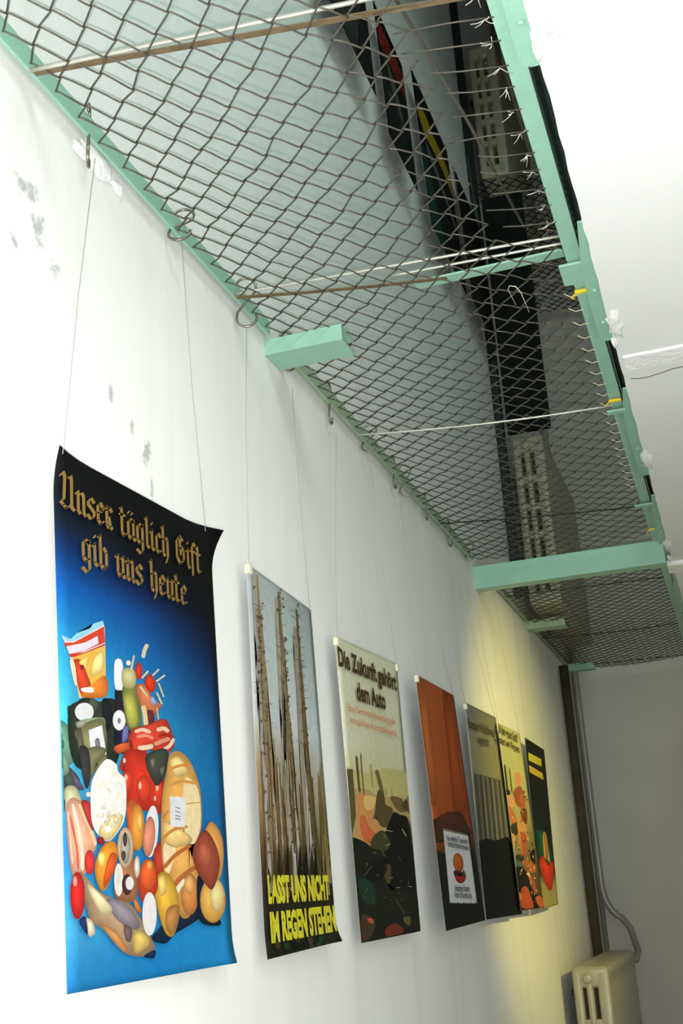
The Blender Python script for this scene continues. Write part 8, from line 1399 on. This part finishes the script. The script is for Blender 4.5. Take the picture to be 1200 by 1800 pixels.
upper_red.picture([((140, 40, 26), [160, 1800, 330, 1800, 320, 1712, 180, 1712]),
((176, 52, 30), [360, 1800, 530, 1800, 520, 1712, 380, 1712]),
((176, 52, 30), [560, 1800, 730, 1800, 720, 1712, 580, 1712]),
((176, 52, 30), [760, 1800, 930, 1800, 920, 1712, 780, 1712]),
((140, 40, 26), [960, 1800, 1130, 1800, 1120, 1712, 980, 1712]),
((176, 52, 30), [1160, 1800, 1330, 1800, 1320, 1712, 1180, 1712]),
((176, 52, 30), [1360, 1800, 1530, 1800, 1520, 1712, 1380, 1712]),
((176, 52, 30), [1560, 1800, 1730, 1800, 1720, 1712, 1580, 1712]),
((140, 40, 26), [1760, 1800, 1930, 1800, 1920, 1712, 1780, 1712]),
((176, 52, 30), [160, 1700, 330, 1700, 320, 1612, 180, 1612]),
((176, 52, 30), [360, 1700, 530, 1700, 520, 1612, 380, 1612]),
((176, 52, 30), [560, 1700, 730, 1700, 720, 1612, 580, 1612]),
((140, 40, 26), [760, 1700, 930, 1700, 920, 1612, 780, 1612]),
((176, 52, 30), [960, 1700, 1130, 1700, 1120, 1612, 980, 1612]),
((176, 52, 30), [1160, 1700, 1330, 1700, 1320, 1612, 1180, 1612]),
((176, 52, 30), [1360, 1700, 1530, 1700, 1520, 1612, 1380, 1612]),
((140, 40, 26), [1560, 1700, 1730, 1700, 1720, 1612, 1580, 1612]),
((176, 52, 30), [1760, 1700, 1930, 1700, 1920, 1612, 1780, 1612]),
((176, 52, 30), [160, 1600, 330, 1600, 320, 1512, 180, 1512]),
((176, 52, 30), [360, 1600, 530, 1600, 520, 1512, 380, 1512]),
((140, 40, 26), [560, 1600, 730, 1600, 720, 1512, 580, 1512]),
((176, 52, 30), [760, 1600, 930, 1600, 920, 1512, 780, 1512]),
((176, 52, 30), [960, 1600, 1130, 1600, 1120, 1512, 980, 1512]),
((176, 52, 30), [1160, 1600, 1330, 1600, 1320, 1512, 1180, 1512]),
((140, 40, 26), [1360, 1600, 1530, 1600, 1520, 1512, 1380, 1512]),
((176, 52, 30), [1560, 1600, 1730, 1600, 1720, 1512, 1580, 1512]),
((176, 52, 30), [1760, 1600, 1930, 1600, 1920, 1512, 1780, 1512]),
((176, 52, 30), [160, 1500, 330, 1500, 320, 1412, 180, 1412]),
((140, 40, 26), [360, 1500, 530, 1500, 520, 1412, 380, 1412]),
((176, 52, 30), [560, 1500, 730, 1500, 720, 1412, 580, 1412]),
((176, 52, 30), [760, 1500, 930, 1500, 920, 1412, 780, 1412]),
((176, 52, 30), [960, 1500, 1130, 1500, 1120, 1412, 980, 1412]),
((140, 40, 26), [1160, 1500, 1330, 1500, 1320, 1412, 1180, 1412]),
((176, 52, 30), [1360, 1500, 1530, 1500, 1520, 1412, 1380, 1412]),
((176, 52, 30), [1560, 1500, 1730, 1500, 1720, 1412, 1580, 1412]),
((176, 52, 30), [1760, 1500, 1930, 1500, 1920, 1412, 1780, 1412]),
((70, 80, 76), [1114, 1081, 1047, 1067, 984, 993, 948, 888, 954, 791, 998, 740, 1065, 753, 1128, 827, 1164, 932, 1158, 1029]),
((24, 36, 30), [1355, 549, 1293, 521, 1248, 435, 1236, 325, 1263, 231, 1318, 191, 1380, 219, 1425, 305, 1437, 416, 1410, 509]),
((30, 52, 46), [1473, 746, 1421, 791, 1324, 796, 1219, 759, 1146, 695, 1132, 629, 1184, 584, 1281, 579, 1386, 616, 1459, 679]),
((40, 46, 36), [1337, 831, 1296, 886, 1203, 912, 1092, 899, 1007, 853, 980, 791, 1020, 736, 1114, 710, 1224, 723, 1310, 769]),
((24, 36, 30), [945, 314, 898, 364, 802, 379, 694, 355, 614, 299, 594, 234, 640, 185, 736, 169, 844, 194, 924, 249]),
((40, 46, 36), [411, 649, 344, 638, 277, 568, 236, 465, 237, 368, 278, 314, 346, 324, 413, 394, 454, 498, 453, 595]),
((24, 36, 30), [1428, 1090, 1379, 1137, 1283, 1148, 1176, 1118, 1099, 1058, 1082, 992, 1131, 945, 1227, 935, 1334, 965, 1411, 1024]),
((70, 80, 76), [708, 811, 658, 858, 562, 868, 455, 837, 378, 777, 362, 711, 411, 664, 508, 654, 615, 685, 691, 745]),
((40, 46, 36), [1300, 684, 1236, 661, 1184, 579, 1164, 470, 1184, 375, 1235, 330, 1299, 353, 1351, 435, 1371, 545, 1352, 640]),
((24, 36, 30), [506, 500, 445, 530, 350, 512, 257, 451, 201, 372, 204, 304, 265, 273, 360, 292, 453, 352, 509, 432]),
((24, 36, 30), [1727, 881, 1675, 924, 1578, 928, 1473, 890, 1401, 826, 1389, 759, 1441, 715, 1538, 711, 1643, 749, 1715, 814]),
((24, 36, 30), [1844, 696, 1796, 745, 1700, 757, 1592, 729, 1514, 671, 1496, 606, 1544, 557, 1640, 545, 1748, 573, 1826, 631]),
((40, 46, 36), [1078, 865, 1014, 886, 922, 854, 839, 780, 795, 694, 808, 627, 873, 605, 965, 638, 1048, 711, 1091, 798]),
((40, 46, 36), [1601, 352, 1538, 378, 1445, 354, 1355, 287, 1305, 204, 1312, 137, 1375, 110, 1469, 135, 1558, 201, 1609, 284]),
((96, 102, 100), [400, 1440, 1100, 1200, 1440, 800, 1200, 760, 700, 1000])])
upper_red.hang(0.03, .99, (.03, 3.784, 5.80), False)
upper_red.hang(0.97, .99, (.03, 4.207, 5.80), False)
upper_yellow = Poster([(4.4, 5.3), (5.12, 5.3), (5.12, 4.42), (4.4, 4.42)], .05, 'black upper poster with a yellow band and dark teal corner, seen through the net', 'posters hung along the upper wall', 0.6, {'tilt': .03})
upper_yellow.sheet([(1, [(14, 14, 14), (14, 14, 14), (14, 14, 14)]), (0.6, [(14, 16, 16), (14, 16, 16), (14, 16, 16)]), (0.3, [(16, 40, 36), (10, 12, 12), (10, 12, 12)]), (0, [(20, 70, 62), (14, 24, 22), (10, 12, 12)])])
upper_yellow.picture([((196, 164, 30), [120, 1600, 600, 1720, 1000, 1660, 1500, 1680, 1940, 1600, 1940, 1320, 1400, 1400, 900, 1380, 400, 1320, 120, 1440]),
((120, 124, 122), [360, 1240, 800, 1200, 1800, 920, 1900, 800, 1000, 1000, 400, 1120]),
((22, 74, 64), [20, 20, 840, 20, 600, 400, 400, 900, 20, 1100])])
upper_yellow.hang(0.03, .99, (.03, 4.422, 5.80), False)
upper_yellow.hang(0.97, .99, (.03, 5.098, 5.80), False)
upper_brown = Poster([(5.24, 5.3), (5.9, 5.3), (5.9, 4.48), (5.24, 4.48)], .05, 'black and brown upper poster with a pale left edge beside the narrow dark upright', 'posters hung along the upper wall', 0.6, {'tilt': .03})
upper_brown.sheet([(1, [(20, 20, 16), (20, 20, 16), (20, 20, 16)]), (0.5, [(30, 26, 14), (30, 26, 14), (30, 26, 14)]), (0, [(16, 16, 14), (16, 16, 14), (16, 16, 14)])])
upper_brown.picture([((60, 50, 24), [200, 800, 800, 1000, 1000, 400, 600, 200]),
((150, 140, 120), [20, 1980, 120, 1980, 120, 20, 20, 20])])
upper_brown.hang(0.03, .99, (.03, 5.260, 5.80), False)
upper_brown.hang(0.97, .99, (.03, 5.880, 5.80), False)

# ------------------------------------------------------------------ radiators and pipes
def radiator(z1, label):
    # column radiator with its narrow end to the camera
    X0, X1, D, NS = .066, .246, .068, 19
    H = 1.0; root = empty('radiator', (0, 6.1, z1-H), label, 'radiator', 'cream column radiators in the far corner')
    b = MB(); cw = (X1-X0)
    cx = [X0, X0+.062, X0+.118]; ww = [.044, .034, .062]
    for k in range(3): b.rbox((cx[k], 0, .02), (cx[k]+ww[k], D-.004, H-.02), .013, 3)
    b.rbox((X0, .001, H-.10), (X1, D-.005, H), .02, 4); b.rbox((X0, .001, 0), (X1, D-.005, .09), .02, 4)
    for k in range(4):
        z = .09+(H-.19)*(k+1)/5; b.rbox((X0+.01, .004, z-.022), (X1-.01, D-.008, z+.022), .008, 2)
    s0 = b.build('section', M_RAD, root, 'a')
    for i in range(1, NS):
        c = s0.copy(); COL.objects.link(c); c.parent = root; c.location = (0, i*D, 0)
    MB().lathe([(0, .024), (.006, .024), (.010, .020), (.014, .019), (.016, .008)], (X0+.075, .003, H-.055), (0, -1, 0), 18).build('end_plug', M_RAD, root, 'a')
    for yy in (.35, 1.1): MB().box((.001, yy, H-.16), (X0+.03, yy+.03, H-.13)).build('wall_hook', M_DARK, root)
    return root
radiator(1.165, 'cream column radiator at the bottom right below the end of the poster row')
radiator(4.0, 'cream column radiator one floor up, seen through the net above the long cross beam')
radiator(6.76, 'cream column radiator two floors up, seen through the net near the top of the photo')
p = []
for z in (8.9, 6, 4, 2.95, 2.2, 1.55): p.append((.050, 7.88, z))
for k in range(1, 7):
    a = math.pi/2*k/7; p.append((.050+.13*(1-math.cos(a)), 7.88, 1.55-.22*math.sin(a)))
p += [(.20, 7.86, 1.27), (.235, 7.8, 1.14), (.235, 7.62, 1.10), (.16, 7.42, 1.10)]
tag(MB().tube(p, .021, 12).build('heating_pipe', M_PIPE, None, True), 'grey heating pipe in the far corner bending down to the lowest radiator', 'pipe', 'heating pipes in the far corner')
tag(MB().tube([(.026, 7.96, .05), (.026, 7.96, 8.9)], .017, 12).build('heating_pipe', M_PIPE, None, True), 'straight grey heating pipe in the far corner, behind the bent one', 'pipe', 'heating pipes in the far corner')

tag(MB().rbox((.002, 5.99, 3.05), (.046, 6.05, 9.1), .004, 1).build('dark_line_stand_in', M_DARK), 'narrow dark stand-in for an upright dark line on the wall beside the two upper radiators', 'stand-in')  # added box, stands in for an unidentified dark line
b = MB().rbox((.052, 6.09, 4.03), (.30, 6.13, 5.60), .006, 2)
M_BLACK = mat('blackish_green_stand_in', (17, 24, 19), .85, 0, .3, 6, spec=.2)
pn = b.build('dark_shape_stand_in', M_BLACK)  # added box with ridges, stands in for an unidentified dark shape upstairs
tag(pn, 'tall blackish green stand-in for a dark shape above the middle radiator, seen through the net', 'panel')
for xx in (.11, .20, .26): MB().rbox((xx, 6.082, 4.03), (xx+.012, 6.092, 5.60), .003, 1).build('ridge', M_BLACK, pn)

tag(MB().tube([(.036, 7.42, .05), (.036, 7.42, 2.9)], .030, 14).build('corner_shade_tube', mat('brown_corner_shade', (70, 60, 40), .9, 0, .3, 12), None, True), 'dark brown upright tube added for the shade of the far corner, left of the grey pipes', 'pipe')  # tube added to darken the shaded far corner
